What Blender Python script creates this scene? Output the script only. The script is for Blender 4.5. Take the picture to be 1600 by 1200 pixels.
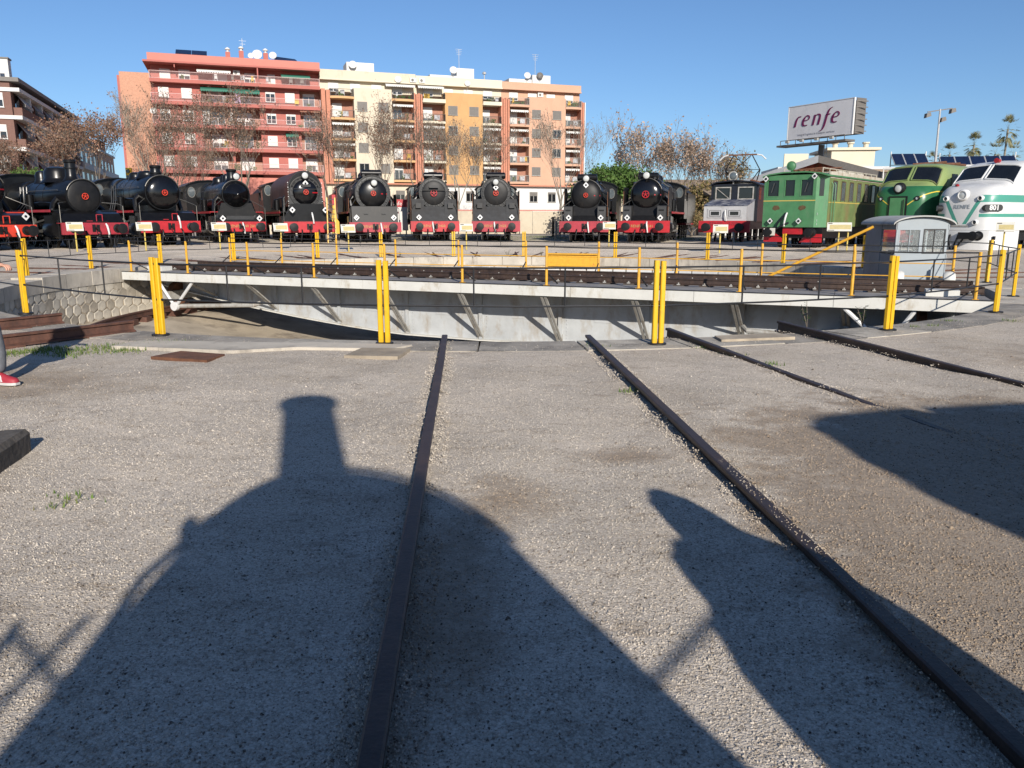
import bpy, math, random
import numpy as np
from mathutils import Vector, Matrix, noise
R = math.radians
rnd = random.Random(7)
for o in list(bpy.data.objects): bpy.data.objects.remove(o, do_unlink=True)
SC = bpy.context.scene
COL = SC.collection

# ------------------------------------------------------------------ camera
cd = bpy.data.cameras.new('camera'); cam = bpy.data.objects.new('camera', cd); COL.objects.link(cam)
cam.location = (0, 0, 1.5); cam.rotation_euler = (R(90 - 11.71), 0, 0)
cd.sensor_width = 36; cd.lens = 36 * 1240 / 1600; cd.clip_start = 0.05; cd.clip_end = 6000
SC.camera = cam
SC.render.resolution_x = 1024; SC.render.resolution_y = 768
# ------------------------------------------------------------------ sky and sun
SUN_AZ = R(-15.0)          # direction the light travels, measured from +Y towards +X
SUN_EL = R(24.2)
w = bpy.data.worlds.new('World'); SC.world = w; w.use_nodes = True
nt = w.node_tree; bg = nt.nodes['Background']
sky = nt.nodes.new('ShaderNodeTexSky'); sky.sky_type = 'NISHITA'; sky.sun_disc = False
sky.sun_elevation = SUN_EL; sky.sun_rotation = SUN_AZ + math.pi
sky.altitude = 20; sky.air_density = 0.88; sky.dust_density = 0.45; sky.ozone_density = 6.0
nt.links.new(sky.outputs[0], bg.inputs[0]); bg.inputs[1].default_value = 0.09
sl = bpy.data.lights.new('sun', 'SUN'); sl.energy = 5.0; sl.angle = R(0.53); sl.color = (1, 0.93, 0.83)
sun = bpy.data.objects.new('sun', sl); COL.objects.link(sun)
ldir = Vector((math.sin(SUN_AZ) * math.cos(SUN_EL), math.cos(SUN_AZ) * math.cos(SUN_EL), -math.sin(SUN_EL)))
sun.rotation_euler = ldir.to_track_quat('-Z', 'Y').to_euler(); sun.location = (10, -40, 40)
vs = SC.view_settings; vs.view_transform = 'Standard'; vs.look = 'None'; vs.gamma = 1; vs.exposure = 0.4
SC.render.engine = 'CYCLES'

# ------------------------------------------------------------------ materials
MATS = {}
GROUND_MATS = {'concrete', 'pit_concrete', 'coping', 'rim_pale', 'wall_stone_dark', 'deck_plate', 'wall_stone', 'timber', 'rail_steel', 'rail_rust', 'rust', 'sole', 'old_timber', 'skin'}
def mat(name, rgb, rough=0.6, metal=0.0, var=0.18, vs=3.0, bump=0.0, bs=40.0, dirt=None, dirt_amt=0.5, ds=2.0, spec=0.5, coat=0.0):
    """procedural paint / stone / metal: colour mottling, optional dirt and fine relief"""
    if name in MATS: return MATS[name]
    if name not in GROUND_MATS: rgb = tuple(c*0.72 for c in rgb); dirt = dirt and tuple(c*0.72 for c in dirt)
    m = bpy.data.materials.new(name); m.use_nodes = True; t = m.node_tree; n = t.nodes; L = t.links
    b = n['Principled BSDF']; b.inputs['Roughness'].default_value = rough; b.inputs['Metallic'].default_value = metal
    b.inputs['Specular IOR Level'].default_value = spec; b.inputs['Coat Weight'].default_value = coat
    tc = n.new('ShaderNodeTexCoord')
    nz = n.new('ShaderNodeTexNoise'); nz.inputs['Scale'].default_value = vs; nz.inputs['Detail'].default_value = 6; nz.inputs['Roughness'].default_value = 0.65
    L.new(tc.outputs['Object'], nz.inputs['Vector'])
    cr = n.new('ShaderNodeValToRGB'); e = cr.color_ramp.elements
    e[0].position = 0.3; e[1].position = 0.7
    e[0].color = tuple(c * (1 - var) for c in rgb) + (1,); e[1].color = tuple(min(1, c * (1 + var)) for c in rgb) + (1,)
    L.new(nz.outputs['Fac'], cr.inputs['Fac']); out = cr.outputs['Color']
    if dirt:
        n2 = n.new('ShaderNodeTexNoise'); n2.inputs['Scale'].default_value = ds; n2.inputs['Detail'].default_value = 8; n2.inputs['Roughness'].default_value = 0.7
        mp = n.new('ShaderNodeMapping'); mp.inputs['Location'].default_value = (3.1, 7.7, 1.3); mp.inputs['Scale'].default_value = (1, 1, 0.45)
        L.new(tc.outputs['Object'], mp.inputs['Vector']); L.new(mp.outputs[0], n2.inputs['Vector'])
        r2 = n.new('ShaderNodeValToRGB'); r2.color_ramp.elements[0].position = 0.62 - 0.3 * dirt_amt; r2.color_ramp.elements[1].position = 0.82 - 0.25 * dirt_amt
        L.new(n2.outputs['Fac'], r2.inputs['Fac'])
        mx = n.new('ShaderNodeMix'); mx.data_type = 'RGBA'; mx.inputs[7].default_value = tuple(dirt) + (1,)
        L.new(r2.outputs['Color'], mx.inputs[0]); L.new(out, mx.inputs[6]); out = mx.outputs[2]
    L.new(out, b.inputs['Base Color'])
    if bump:
        n3 = n.new('ShaderNodeTexNoise'); n3.inputs['Scale'].default_value = bs; n3.inputs['Detail'].default_value = 5
        L.new(tc.outputs['Object'], n3.inputs['Vector'])
        bp = n.new('ShaderNodeBump'); bp.inputs['Strength'].default_value = bump; bp.inputs['Distance'].default_value = 0.02
        L.new(n3.outputs['Fac'], bp.inputs['Height']); L.new(bp.outputs[0], b.inputs['Normal'])
    MATS[name] = m; return m
def brick_mat(name, rgb, mortar, scale=1.0):
    m = mat(name, rgb, 0.85, bump=0.0)
    t = m.node_tree; n = t.nodes; L = t.links; b = n['Principled BSDF']
    tc = n.new('ShaderNodeTexCoord'); sp = n.new('ShaderNodeSeparateXYZ'); cb = n.new('ShaderNodeCombineXYZ'); ad = n.new('ShaderNodeMath')
    L.new(tc.outputs['Object'], sp.inputs[0]); L.new(sp.outputs[0], ad.inputs[0]); L.new(sp.outputs[1], ad.inputs[1])
    L.new(ad.outputs[0], cb.inputs[0]); L.new(sp.outputs[2], cb.inputs[1])
    bt = n.new('ShaderNodeTexBrick'); bt.inputs['Scale'].default_value = 4 * scale; bt.inputs['Mortar Size'].default_value = 0.018
    bt.inputs['Color1'].default_value = tuple(c * 1.12 for c in rgb) + (1,); bt.inputs['Color2'].default_value = tuple(c * 0.8 for c in rgb) + (1,); bt.inputs['Mortar'].default_value = tuple(mortar) + (1,)
    L.new(cb.outputs[0], bt.inputs['Vector'])
    src = b.inputs['Base Color'].links[0].from_socket
    mx = n.new('ShaderNodeMix'); mx.data_type = 'RGBA'; mx.inputs[0].default_value = 0.6
    L.new(src, mx.inputs[6]); L.new(bt.outputs['Color'], mx.inputs[7]); L.new(mx.outputs[2], b.inputs['Base Color'])
    return m
def island_mat(name, stops, rough=0.9, spec=0.3):
    m = bpy.data.materials.new(name); m.use_nodes = True; t = m.node_tree; n = t.nodes; L = t.links; b = n['Principled BSDF']
    b.inputs['Roughness'].default_value = rough; b.inputs['Specular IOR Level'].default_value = spec
    g = n.new('ShaderNodeNewGeometry'); cr = n.new('ShaderNodeValToRGB'); e = cr.color_ramp.elements
    e[0].position, e[0].color = stops[0][0], tuple(stops[0][1]) + (1,); e[1].position, e[1].color = stops[-1][0], tuple(stops[-1][1]) + (1,)
    for pz, c in stops[1:-1]:
        k = e.new(pz); k.color = tuple(c) + (1,)
    L.new(g.outputs['Random Per Island'], cr.inputs['Fac']); L.new(cr.outputs['Color'], b.inputs['Base Color'])
    MATS[name] = m; return m
def leaf_mat(name, stops):
    m = island_mat(name, stops, 0.7, 0.25); t = m.node_tree; n = t.nodes; L = t.links; b = n['Principled BSDF']
    tr = n.new('ShaderNodeBsdfTranslucent'); ms = n.new('ShaderNodeMixShader'); ms.inputs[0].default_value = 0.25
    L.new(b.inputs['Base Color'].links[0].from_socket, tr.inputs['Color'])
    L.new(b.outputs[0], ms.inputs[1]); L.new(tr.outputs[0], ms.inputs[2]); L.new(ms.outputs[0], n['Material Output'].inputs['Surface'])
    return m

mat('black_paint', (0.008, 0.008, 0.009), 0.3, var=0.35, vs=5, dirt=(0.022, 0.02, 0.017), dirt_amt=0.2, ds=3, bump=0.06, bs=12, spec=0.35)
mat('gloss_black', (0.006, 0.006, 0.007), 0.16, var=0.2, vs=4, bump=0.03, bs=8, dirt=(0.03, 0.028, 0.026), dirt_amt=0.15)
mat('matt_black', (0.010, 0.010, 0.011), 0.5, var=0.3, vs=5, dirt=(0.03, 0.026, 0.023), dirt_amt=0.3, ds=3, spec=0.3)
mat('smokebox_grey', (0.025, 0.026, 0.028), 0.5, var=0.3, vs=6, dirt=(0.075, 0.07, 0.065), dirt_amt=0.3, bump=0.05, bs=15)
mat('apron_grey', (0.036, 0.037, 0.039), 0.6, var=0.3, vs=4, dirt=(0.025, 0.022, 0.02), dirt_amt=0.5, bump=0.04, bs=20)
mat('loco_red', (0.50, 0.012, 0.022), 0.5, var=0.2, vs=3, dirt=(0.22, 0.03, 0.03), dirt_amt=0.4)
mat('faded_red', (0.42, 0.03, 0.05), 0.55, var=0.16, vs=3, dirt=(0.22, 0.04, 0.04), dirt_amt=0.5)
mat('orange_red', (0.72, 0.06, 0.03), 0.4, var=0.1)
mat('white_paint', (0.78, 0.78, 0.77), 0.45, var=0.06, vs=6)
mat('lamp_glass', (0.62, 0.64, 0.62), 0.08, var=0.1, spec=0.8)
mat('dark_glass', (0.012, 0.014, 0.017), 0.06, var=0.2, spec=0.8)
mat('grey_glass', (0.10, 0.12, 0.13), 0.08, var=0.4, vs=2, spec=0.8)
mat('rust', (0.12, 0.05, 0.025), 0.85, var=0.4, vs=6, bump=0.2, bs=30)
mat('rusty_casing', (0.11, 0.045, 0.032), 0.5, var=0.35, vs=2.5, dirt=(0.04, 0.028, 0.024), dirt_amt=0.6, ds=1.2)
mat('brown_panel', (0.12, 0.075, 0.03), 0.7, var=0.4, vs=4, dirt=(0.05, 0.03, 0.02), dirt_amt=0.5)
mat('rod_steel', (0.22, 0.21, 0.19), 0.45, 0.7, var=0.25, vs=8)
mat('rail_steel', (0.042, 0.027, 0.022), 0.5, 0.25, var=0.35, vs=9, dirt=(0.075, 0.045, 0.032), dirt_amt=0.45, ds=6, bump=0.12, bs=60)
mat('rail_rust', (0.10, 0.045, 0.03), 0.7, 0.1, var=0.35, vs=8, dirt=(0.045, 0.028, 0.024), dirt_amt=0.5, ds=5, bump=0.15, bs=40)
mat('yellow_paint', (0.86, 0.49, 0.008), 0.45, var=0.1, vs=8, dirt=(0.42, 0.26, 0.04), dirt_amt=0.22, ds=14, bump=0.05, bs=30)
mat('deck_yellow', (0.80, 0.42, 0.035), 0.5, var=0.14, vs=8, dirt=(0.4, 0.2, 0.04), dirt_amt=0.2, ds=8)
mat('black_bar', (0.018, 0.018, 0.02), 0.5, var=0.2)
mat('bridge_white', (0.72, 0.71, 0.66), 0.55, var=0.08, vs=2, dirt=(0.42, 0.34, 0.22), dirt_amt=0.28, ds=2.5, bump=0.03, bs=10)
mat('girder_grey', (0.52, 0.54, 0.55), 0.55, var=0.16, vs=1.5, dirt=(0.36, 0.30, 0.22), dirt_amt=0.4, ds=2.2, bump=0.03, bs=9)
mat('brace_grey', (0.42, 0.41, 0.38), 0.6, var=0.2, vs=5, dirt=(0.2, 0.15, 0.1), dirt_amt=0.4, ds=6)
mat('deck_plate', (0.20, 0.19, 0.185), 0.75, var=0.25, vs=2.5, dirt=(0.30, 0.28, 0.25), dirt_amt=0.45, ds=2, bump=0.1, bs=30)
mat('timber', (0.055, 0.042, 0.034), 0.9, var=0.35, vs=6, bump=0.3, bs=25)
mat('concrete', (0.42, 0.38, 0.32), 0.9, var=0.2, vs=1.2, dirt=(0.16, 0.14, 0.12), dirt_amt=0.35, ds=1.6, bump=0.15, bs=25)
mat('pit_concrete', (0.38, 0.32, 0.24), 0.9, var=0.25, vs=0.8, dirt=(0.16, 0.13, 0.10), dirt_amt=0.5, ds=0.9, bump=0.15, bs=20)
mat('rim_pale', (0.36, 0.33, 0.28), 0.92, var=0.3, vs=2, dirt=(0.15, 0.135, 0.115), dirt_amt=0.5, ds=2.5, bump=0.4, bs=18)
mat('coping', (0.27, 0.245, 0.21), 0.92, var=0.35, vs=2, dirt=(0.11, 0.10, 0.09), dirt_amt=0.45, ds=2.5, bump=0.3, bs=22)
mat('wall_stone', (0.47, 0.43, 0.36), 0.9, var=0.22, vs=2.5, dirt=(0.18, 0.16, 0.13), dirt_amt=0.35, ds=2.2, bump=0.25, bs=14)
mat('wall_stone_dark', (0.36, 0.32, 0.26), 0.9, var=0.3, vs=2.5, dirt=(0.13, 0.115, 0.09), dirt_amt=0.5, ds=2.2, bump=0.3, bs=14)
mat('green_loco', (0.075, 0.235, 0.10), 0.5, var=0.16, vs=2, dirt=(0.13, 0.24, 0.13), dirt_amt=0.4, ds=3)
mat('green_faded', (0.17, 0.24, 0.085), 0.6, var=0.25, vs=1.5, dirt=(0.24, 0.19, 0.08), dirt_amt=0.45, ds=1.5)
mat('cream_roof', (0.62, 0.56, 0.46), 0.6, var=0.12, vs=3, dirt=(0.36, 0.22, 0.12), dirt_amt=0.35, ds=3)
mat('silver_hood', (0.50, 0.50, 0.51), 0.5, 0.0, var=0.1, vs=4, dirt=(0.33, 0.32, 0.31), dirt_amt=0.3)
mat('navy_paint', (0.010, 0.012, 0.02), 0.4, var=0.3, vs=5)
mat('peeling_hood', (0.05, 0.06, 0.11), 0.5, var=0.3, vs=5, dirt=(0.58, 0.58, 0.58), dirt_amt=0.55, ds=2.6)
mat('cabin_grey', (0.34, 0.385, 0.415), 0.5, var=0.06, vs=2, dirt=(0.33, 0.35, 0.36), dirt_amt=0.25)
mat('cabin_shaded', (0.27, 0.29, 0.31), 0.6, var=0.12, vs=2, dirt=(0.2, 0.2, 0.2), dirt_amt=0.4)  # darker copy of the cabin grey: shade painted on the left side
mat('cabin_roof', (0.48, 0.48, 0.46), 0.7, var=0.12, vs=3, dirt=(0.3, 0.28, 0.25), dirt_amt=0.3)
mat('sign_white', (0.74, 0.72, 0.64), 0.5, var=0.04)
mat('sign_print', (0.60, 0.50, 0.24), 0.5, var=0.1, vs=9)
mat('sign_yellow', (0.66, 0.50, 0.12), 0.5, var=0.06)
mat('sign_ink', (0.10, 0.09, 0.07), 0.6, var=0.1)
mat('bark', (0.20, 0.165, 0.13), 0.9, var=0.3, vs=4)
mat('pale_bark', (0.30, 0.27, 0.22), 0.9, var=0.35, vs=3)
leaf_mat('dry_leaves', [(0.0, (0.16, 0.085, 0.055)), (0.35, (0.27, 0.155, 0.105)), (0.7, (0.22, 0.125, 0.085)), (1.0, (0.36, 0.25, 0.18))])
leaf_mat('pale_dry_leaves', [(0.0, (0.30, 0.20, 0.15)), (0.5, (0.42, 0.30, 0.22)), (1.0, (0.52, 0.40, 0.30))])
leaf_mat('green_leaves', [(0.0, (0.045, 0.09, 0.02)), (0.5, (0.075, 0.14, 0.03)), (1.0, (0.13, 0.20, 0.05))])
leaf_mat('olive_leaves', [(0.0, (0.12, 0.12, 0.04)), (0.5, (0.22, 0.17, 0.07)), (1.0, (0.30, 0.20, 0.11))])
leaf_mat('palm_leaves', [(0.0, (0.10, 0.11, 0.05)), (0.5, (0.17, 0.17, 0.08)), (1.0, (0.30, 0.27, 0.14))])
leaf_mat('grass_blades', [(0.0, (0.07, 0.12, 0.025)), (0.6, (0.12, 0.19, 0.04)), (1.0, (0.26, 0.25, 0.10))])

# ------------------------------------------------------------------ mesh helpers
class MB:
    def __init__(s): s.v = []; s.f = []
    def add(s, vs, fs):
        o = len(s.v); s.v += [tuple(v) for v in vs]; s.f += [tuple(i + o for i in f) for f in fs]; return s
    def box(s, x0, x1, y0, y1, z0, z1):
        return s.add([(x0,y0,z0),(x1,y0,z0),(x1,y1,z0),(x0,y1,z0),(x0,y0,z1),(x1,y0,z1),(x1,y1,z1),(x0,y1,z1)],
                     [(0,3,2,1),(4,5,6,7),(0,1,5,4),(1,2,6,5),(2,3,7,6),(3,0,4,7)])
    def bar(s, p, q, w, h=None, up=(0,0,1)):
        p = Vector(p); q = Vector(q); h = h or w; d = (q - p).normalized(); up = Vector(up)
        if abs(d.dot(up)) > 0.99: up = Vector((1,0,0))
        x = d.cross(up).normalized(); y = x.cross(d).normalized()
        a = [x*sx*w/2 + y*sy*h/2 for sx, sy in ((-1,-1),(1,-1),(1,1),(-1,1))]
        return s.add([p + k for k in a] + [q + k for k in a], [(3,2,1,0),(4,5,6,7),(0,1,5,4),(1,2,6,5),(2,3,7,6),(3,0,4,7)])
    def tube(s, pts, r, n=8, caps=True):
        pts = [Vector(p) for p in pts]; rs = r if isinstance(r, (list, tuple)) else [r] * len(pts)
        vs, fs = [], []; px = None
        for i, p in enumerate(pts):
            d = (pts[min(i+1, len(pts)-1)] - pts[max(i-1, 0)]).normalized()
            if px is None:
                up = Vector((0,0,1)) if abs(d.z) < 0.95 else Vector((1,0,0)); px = d.cross(up).normalized()
            else: px = (px - d * px.dot(d)).normalized()
            py = d.cross(px)
            vs += [p + (px*math.cos(2*math.pi*k/n) + py*math.sin(2*math.pi*k/n)) * rs[i] for k in range(n)]
        for i in range(len(pts)-1):
            for k in range(n):
                a = i*n+k; b = i*n+(k+1)%n; fs.append((a, b, b+n, a+n))
        if caps: fs += [tuple(range(n-1,-1,-1)), tuple(range((len(pts)-1)*n, len(pts)*n))]
        return s.add(vs, fs)
    def lathe(s, prof, o=(0,0,0), ax=(0,0,1), n=24, close=True):
        """prof: list of (radius, distance along ax)"""
        o = Vector(o); d = Vector(ax).normalized(); up = Vector((0,0,1)) if abs(d.z) < 0.9 else Vector((0,1,0))
        x = d.cross(up).normalized(); y = d.cross(x)
        vs, fs = [], []
        for r, t in prof:
            vs += [o + d*t + (x*math.cos(2*math.pi*k/n) + y*math.sin(2*math.pi*k/n)) * max(r, 1e-4) for k in range(n)]
        for i in range(len(prof)-1):
            for k in range(n):
                a = i*n+k; b = i*n+(k+1)%n; fs.append((a, b, b+n, a+n))
        if close: fs += [tuple(range(n-1,-1,-1)), tuple(range((len(prof)-1)*n, len(prof)*n))]
        return s.add(vs, fs)
    def prism(s, poly, axis, a, b):
        f = {'x': lambda p, t: (t, p[0], p[1]), 'y': lambda p, t: (p[0], t, p[1]), 'z': lambda p, t: (p[0], p[1], t)}[axis]
        n = len(poly)
        return s.add([f(p, a) for p in poly] + [f(p, b) for p in poly],
                     [tuple(range(n-1,-1,-1)), tuple(range(n, 2*n))] + [(i, (i+1)%n, (i+1)%n+n, i+n) for i in range(n)])
    def torus(s, c, ax, r, t, n=20, m=6):
        c = Vector(c); d = Vector(ax).normalized(); up = Vector((0,0,1)) if abs(d.z) < 0.9 else Vector((0,1,0))
        x = d.cross(up).normalized(); y = d.cross(x); vs, fs = [], []
        for i in range(n):
            e = x*math.cos(2*math.pi*i/n) + y*math.sin(2*math.pi*i/n)
            vs += [c + e*(r + t*math.cos(2*math.pi*k/m)) + d*t*math.sin(2*math.pi*k/m) for k in range(m)]
        for i in range(n):
            for k in range(m):
                fs.append((i*m+k, i*m+(k+1)%m, ((i+1)%n)*m+(k+1)%m, ((i+1)%n)*m+k))
        return s.add(vs, fs)
    def mesh(s, name, m, smooth=True, ang=35):
        me = bpy.data.meshes.new(name); me.from_pydata(s.v, [], s.f)
        me.materials.append(MATS[m] if isinstance(m, str) else m)
        import bmesh
        if len(s.f) < 20000:
            bm = bmesh.new(); bm.from_mesh(me); bmesh.ops.recalc_face_normals(bm, faces=bm.faces); bm.to_mesh(me); bm.free()
        if smooth:
            me.polygons.foreach_set('use_smooth', [True] * len(me.polygons)); me.set_sharp_from_angle(angle=R(ang))
        me.update(); return me
    def build(s, name, m, parent=None, smooth=True, ang=35):
        return link(name, s.mesh(name, m, smooth, ang), parent)
def link(name, me, parent=None, loc=None, rotz=0):
    o = bpy.data.objects.new(name, me); COL.objects.link(o)
    if parent is not None: o.parent = parent
    if loc is not None: o.location = loc; o.rotation_euler = (0, 0, rotz)
    return o
def tag(o, label, cat, group=None):
    o['label'] = label; o['category'] = cat
    if group: o['group'] = group
    return o
def thing(name, label, cat, loc=(0,0,0), rotz=0, group=None):
    return tag(link(name, None, None, loc, rotz), label, cat, group)
def struct(o): o['kind'] = 'structure'; return o
def stuff(o): o['kind'] = 'stuff'; return o
def box(name, m, parent, x0, x1, y0, y1, z0, z1): return MB().box(x0, x1, y0, y1, z0, z1).build(name, m, parent, False)
def text(name, body, size, m, parent, loc, rot=(R(90), 0, 0), depth=0.008, align='CENTER', sx=1.0, bold=0.0):
    c = bpy.data.curves.new(name, 'FONT'); c.body = body; c.size = size; c.extrude = depth; c.align_x = align; c.align_y = 'CENTER'; c.offset = bold; c.resolution_u = 2
    tmp = bpy.data.objects.new(name, c); COL.objects.link(tmp)
    me = bpy.data.meshes.new_from_object(tmp.evaluated_get(bpy.context.evaluated_depsgraph_get()))
    bpy.data.objects.remove(tmp, do_unlink=True)
    me.materials.clear(); me.materials.append(MATS[m])
    o = link(name, me, parent); o.location = loc; o.rotation_euler = rot; o.scale = (sx, 1, 1); return o
def sstep(a, b, x):
    t = max(0, min(1, (x - a) / (b - a))); return t*t*(3-2*t)
# ================================================================== the setting: ground, pit, tracks
CX, CY = -0.4, 21.3          # turntable centre
PR = 11.5                    # pit radius
def rise(x, y):
    r = math.hypot(x - CX, y - CY)
    return 0.2 * sstep(13.2, 20, r) * sstep(17, 27, y)
def gz(x, y):
    """height of the gravel: nearly level, with low humps"""
    h = 0.010*math.sin(2.1*x + 0.7*y) * math.sin(1.3*y - 0.4*x + 1) + 0.006*math.sin(5.3*x - 2.2*y) + 0.004*math.sin(9.1*y + 4.7*x)
    r = math.hypot(x - CX, y - CY)
    return rise(x, y) + h * sstep(12.0, 13.0, r) * (1 - sstep(30, 60, r))
def polar(r, az): return (CX + r*math.sin(az), CY + r*math.cos(az))

def gravel_material(name, loose=False):
    m = bpy.data.materials.new(name); m.use_nodes = True; t = m.node_tree; n = t.nodes; L = t.links; b = n['Principled BSDF']
    b.inputs['Roughness'].default_value = 0.95; b.inputs['Specular IOR Level'].default_value = 0.2
    tc = n.new('ShaderNodeTexCoord'); P = tc.outputs['Object']
    def noise_(sc, det=6, rg=0.6, loc=(0,0,0), scl=(1,1,1)):
        mp = n.new('ShaderNodeMapping'); mp.inputs['Location'].default_value = loc; mp.inputs['Scale'].default_value = scl; L.new(P, mp.inputs['Vector'])
        x = n.new('ShaderNodeTexNoise'); x.inputs['Scale'].default_value = sc; x.inputs['Detail'].default_value = det; x.inputs['Roughness'].default_value = rg
        L.new(mp.outputs[0], x.inputs['Vector']); return x.outputs['Fac']
    def ramp(f, stops):
        r = n.new('ShaderNodeValToRGB'); e = r.color_ramp.elements
        e[0].position, e[0].color = stops[0][0], (*stops[0][1], 1); e[1].position, e[1].color = stops[-1][0], (*stops[-1][1], 1)
        for p_, c in stops[1:-1]: k = e.new(p_); k.color = (*c, 1)
        L.new(f, r.inputs['Fac']); return r.outputs['Color']
    def math_(op, a, c):
        x = n.new('ShaderNodeMath'); x.operation = op
        for i, q in enumerate((a, c)):
            if isinstance(q, (int, float)): x.inputs[i].default_value = q
            else: L.new(q, x.inputs[i])
        return x.outputs[0]
    def mix(f, a, c, bt='MIX'):
        x = n.new('ShaderNodeMix'); x.data_type = 'RGBA'; x.blend_type = bt
        for i, q in ((0, f), (6, a), (7, c)):
            if isinstance(q, (int, float)): x.inputs[i].default_value = q
            elif isinstance(q, tuple): x.inputs[i].default_value = (*q, 1)
            else: L.new(q, x.inputs[i])
        return x.outputs[2]
    def blob(cx, cy, rx, ry, edge=0.5):      # an oval stain with a ragged edge
        mp = n.new('ShaderNodeMapping'); mp.vector_type = 'POINT'
        mp.inputs['Scale'].default_value = (1/rx, 1/ry, 0); mp.inputs['Location'].default_value = (-cx/rx, -cy/ry, 0); L.new(P, mp.inputs['Vector'])
        le = n.new('ShaderNodeVectorMath'); le.operation = 'LENGTH'; L.new(mp.outputs[0], le.inputs[0])
        d = math_('ADD', le.outputs['Value'], math_('MULTIPLY', math_('SUBTRACT', noise_(2.2, 5, 0.7), 0.5), 1.6))
        x = n.new('ShaderNodeMapRange'); x.interpolation_type = 'SMOOTHSTEP'; x.inputs['From Min'].default_value = 1.0; x.inputs['From Max'].default_value = 1.0 - edge
        L.new(d, x.inputs['Value']); return x.outputs[0]
    vo = n.new('ShaderNodeTexVoronoi'); vo.inputs['Scale'].default_value = 105; vo.inputs['Randomness'].default_value = 1; L.new(P, vo.inputs['Vector'])
    v2 = n.new('ShaderNodeTexVoronoi'); v2.inputs['Scale'].default_value = 230; L.new(P, v2.inputs['Vector'])
    sep = n.new('ShaderNodeSeparateColor'); L.new(vo.outputs['Color'], sep.inputs[0])
    sep2 = n.new('ShaderNodeSeparateColor'); L.new(v2.outputs['Color'], sep2.inputs[0])
    stone = ramp(sep.outputs[0], [(0.0, (0.14, 0.125, 0.11)), (0.2, (0.33, 0.305, 0.27)), (0.75, (0.46, 0.43, 0.39)), (0.97, (0.52, 0.49, 0.45)), (1.0, (0.56, 0.53, 0.49))])
    fine = ramp(sep2.outputs[0], [(0.0, (0.27, 0.25, 0.22)), (0.6, (0.44, 0.41, 0.37)), (1.0, (0.55, 0.52, 0.48))])
    base = mix(0.42, stone, fine)
    if loose:
        geo = n.new('ShaderNodeNewGeometry')
        base = ramp(geo.outputs['Random Per Island'], [(0.0, (0.07, 0.062, 0.055)), (0.14, (0.2, 0.18, 0.16)), (0.3, (0.33, 0.31, 0.28)), (0.55, (0.39, 0.37, 0.34)), (0.9, (0.43, 0.41, 0.38)), (0.997, (0.46, 0.44, 0.41)), (1.0, (0.6, 0.57, 0.53))])
    # shade between stones, painted as darker cell edges
    if not loose: base = mix(1.0, base, ramp(vo.outputs['Distance'], [(0.0, (1.12, 1.12, 1.12)), (0.6, (1.0, 1.0, 1.0)), (0.95, (0.72, 0.7, 0.68))]), 'MULTIPLY')
    # broad tone: paler worn gravel and duller, dustier stretches
    base = mix(1.0, base, ramp(noise_(0.55, 7, 0.62), [(0.28, (0.78, 0.75, 0.71)), (0.5, (0.98, 0.965, 0.945)), (0.72, (1.12, 1.1, 1.08))]), 'MULTIPLY')
    base = mix(1.0, base, ramp(noise_(3.3, 6, 0.7, (4, 2, 0), (1.0, 1.9, 1)), [(0.3, (0.72, 0.69, 0.66)), (0.46, (1, 1, 1)), (1.0, (1.04, 1.04, 1.04))]), 'MULTIPLY')
    base = mix(1.0, base, (1.17, 1.12, 1.06), 'MULTIPLY')
    earth = ramp(noise_(28, 8, 0.75), [(0.3, (0.15, 0.115, 0.085)), (0.55, (0.28, 0.225, 0.17)), (0.75, (0.40, 0.33, 0.26))])
    st = math_('MAXIMUM', blob(3.3, 4.9, 2.3, 2.2, 0.4), blob(2.3, 3.2, 1.3, 2.2, 0.4))
    for q in ((0.75, 5.0, 0.5, 0.3, 0.9), (-0.0, 4.2, 0.4, 0.5, 0.9), (-5.0, 7.2, 2.6, 1.3, 1.0), (6.6, 8.6, 2.6, 1.3, 1.0), (-0.25, 3.0, 0.36, 1.2, 0.8), (-7.5, 8.5, 2.4, 1.3, 1.0)):
        st = math_('MAXIMUM', st, blob(*q))
    base = mix(math_('MULTIPLY', st, 0.8), base, earth if not loose else mix(1.0, base, (0.66, 0.55, 0.44), 'MULTIPLY'))
    gr = ramp(noise_(2.0, 6, 0.65, (9, 1, 0)), [(0.5, (0, 0, 0)), (0.62, (1, 1, 1))])
    base = mix(blob(0, 42, 34, 13.5, 0.35), base, mix(1.0, base, (1.3, 1.28, 1.24), 'MULTIPLY'))
    base = mix(blob(0, 11, 9, 2.2, 0.8), base, mix(1.0, base, (1.12, 1.11, 1.1), 'MULTIPLY'))
    far = blob(6, 58, 40, 12, 0.5)
    base = mix(math_('MULTIPLY', gr, far), base, (0.10, 0.13, 0.045))
    L.new(base, b.inputs['Base Color'])
    MATS[name] = m
    if loose: return m
    hgt = math_('ADD', math_('MULTIPLY', vo.outputs['Distance'], -1.0), math_('MULTIPLY', v2.outputs['Distance'], -0.5))
    hgt = math_('ADD', hgt, math_('MULTIPLY', noise_(8, 6, 0.7), 2.0))
    bp = n.new('ShaderNodeBump'); bp.inputs['Strength'].default_value = 0.55; bp.inputs['Distance'].default_value = 0.006
    L.new(hgt, bp.inputs['Height']); L.new(bp.outputs[0], b.inputs['Normal'])
    return m
gravel_material('gravel_ground'); gravel_material('stone_mix', True)

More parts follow.
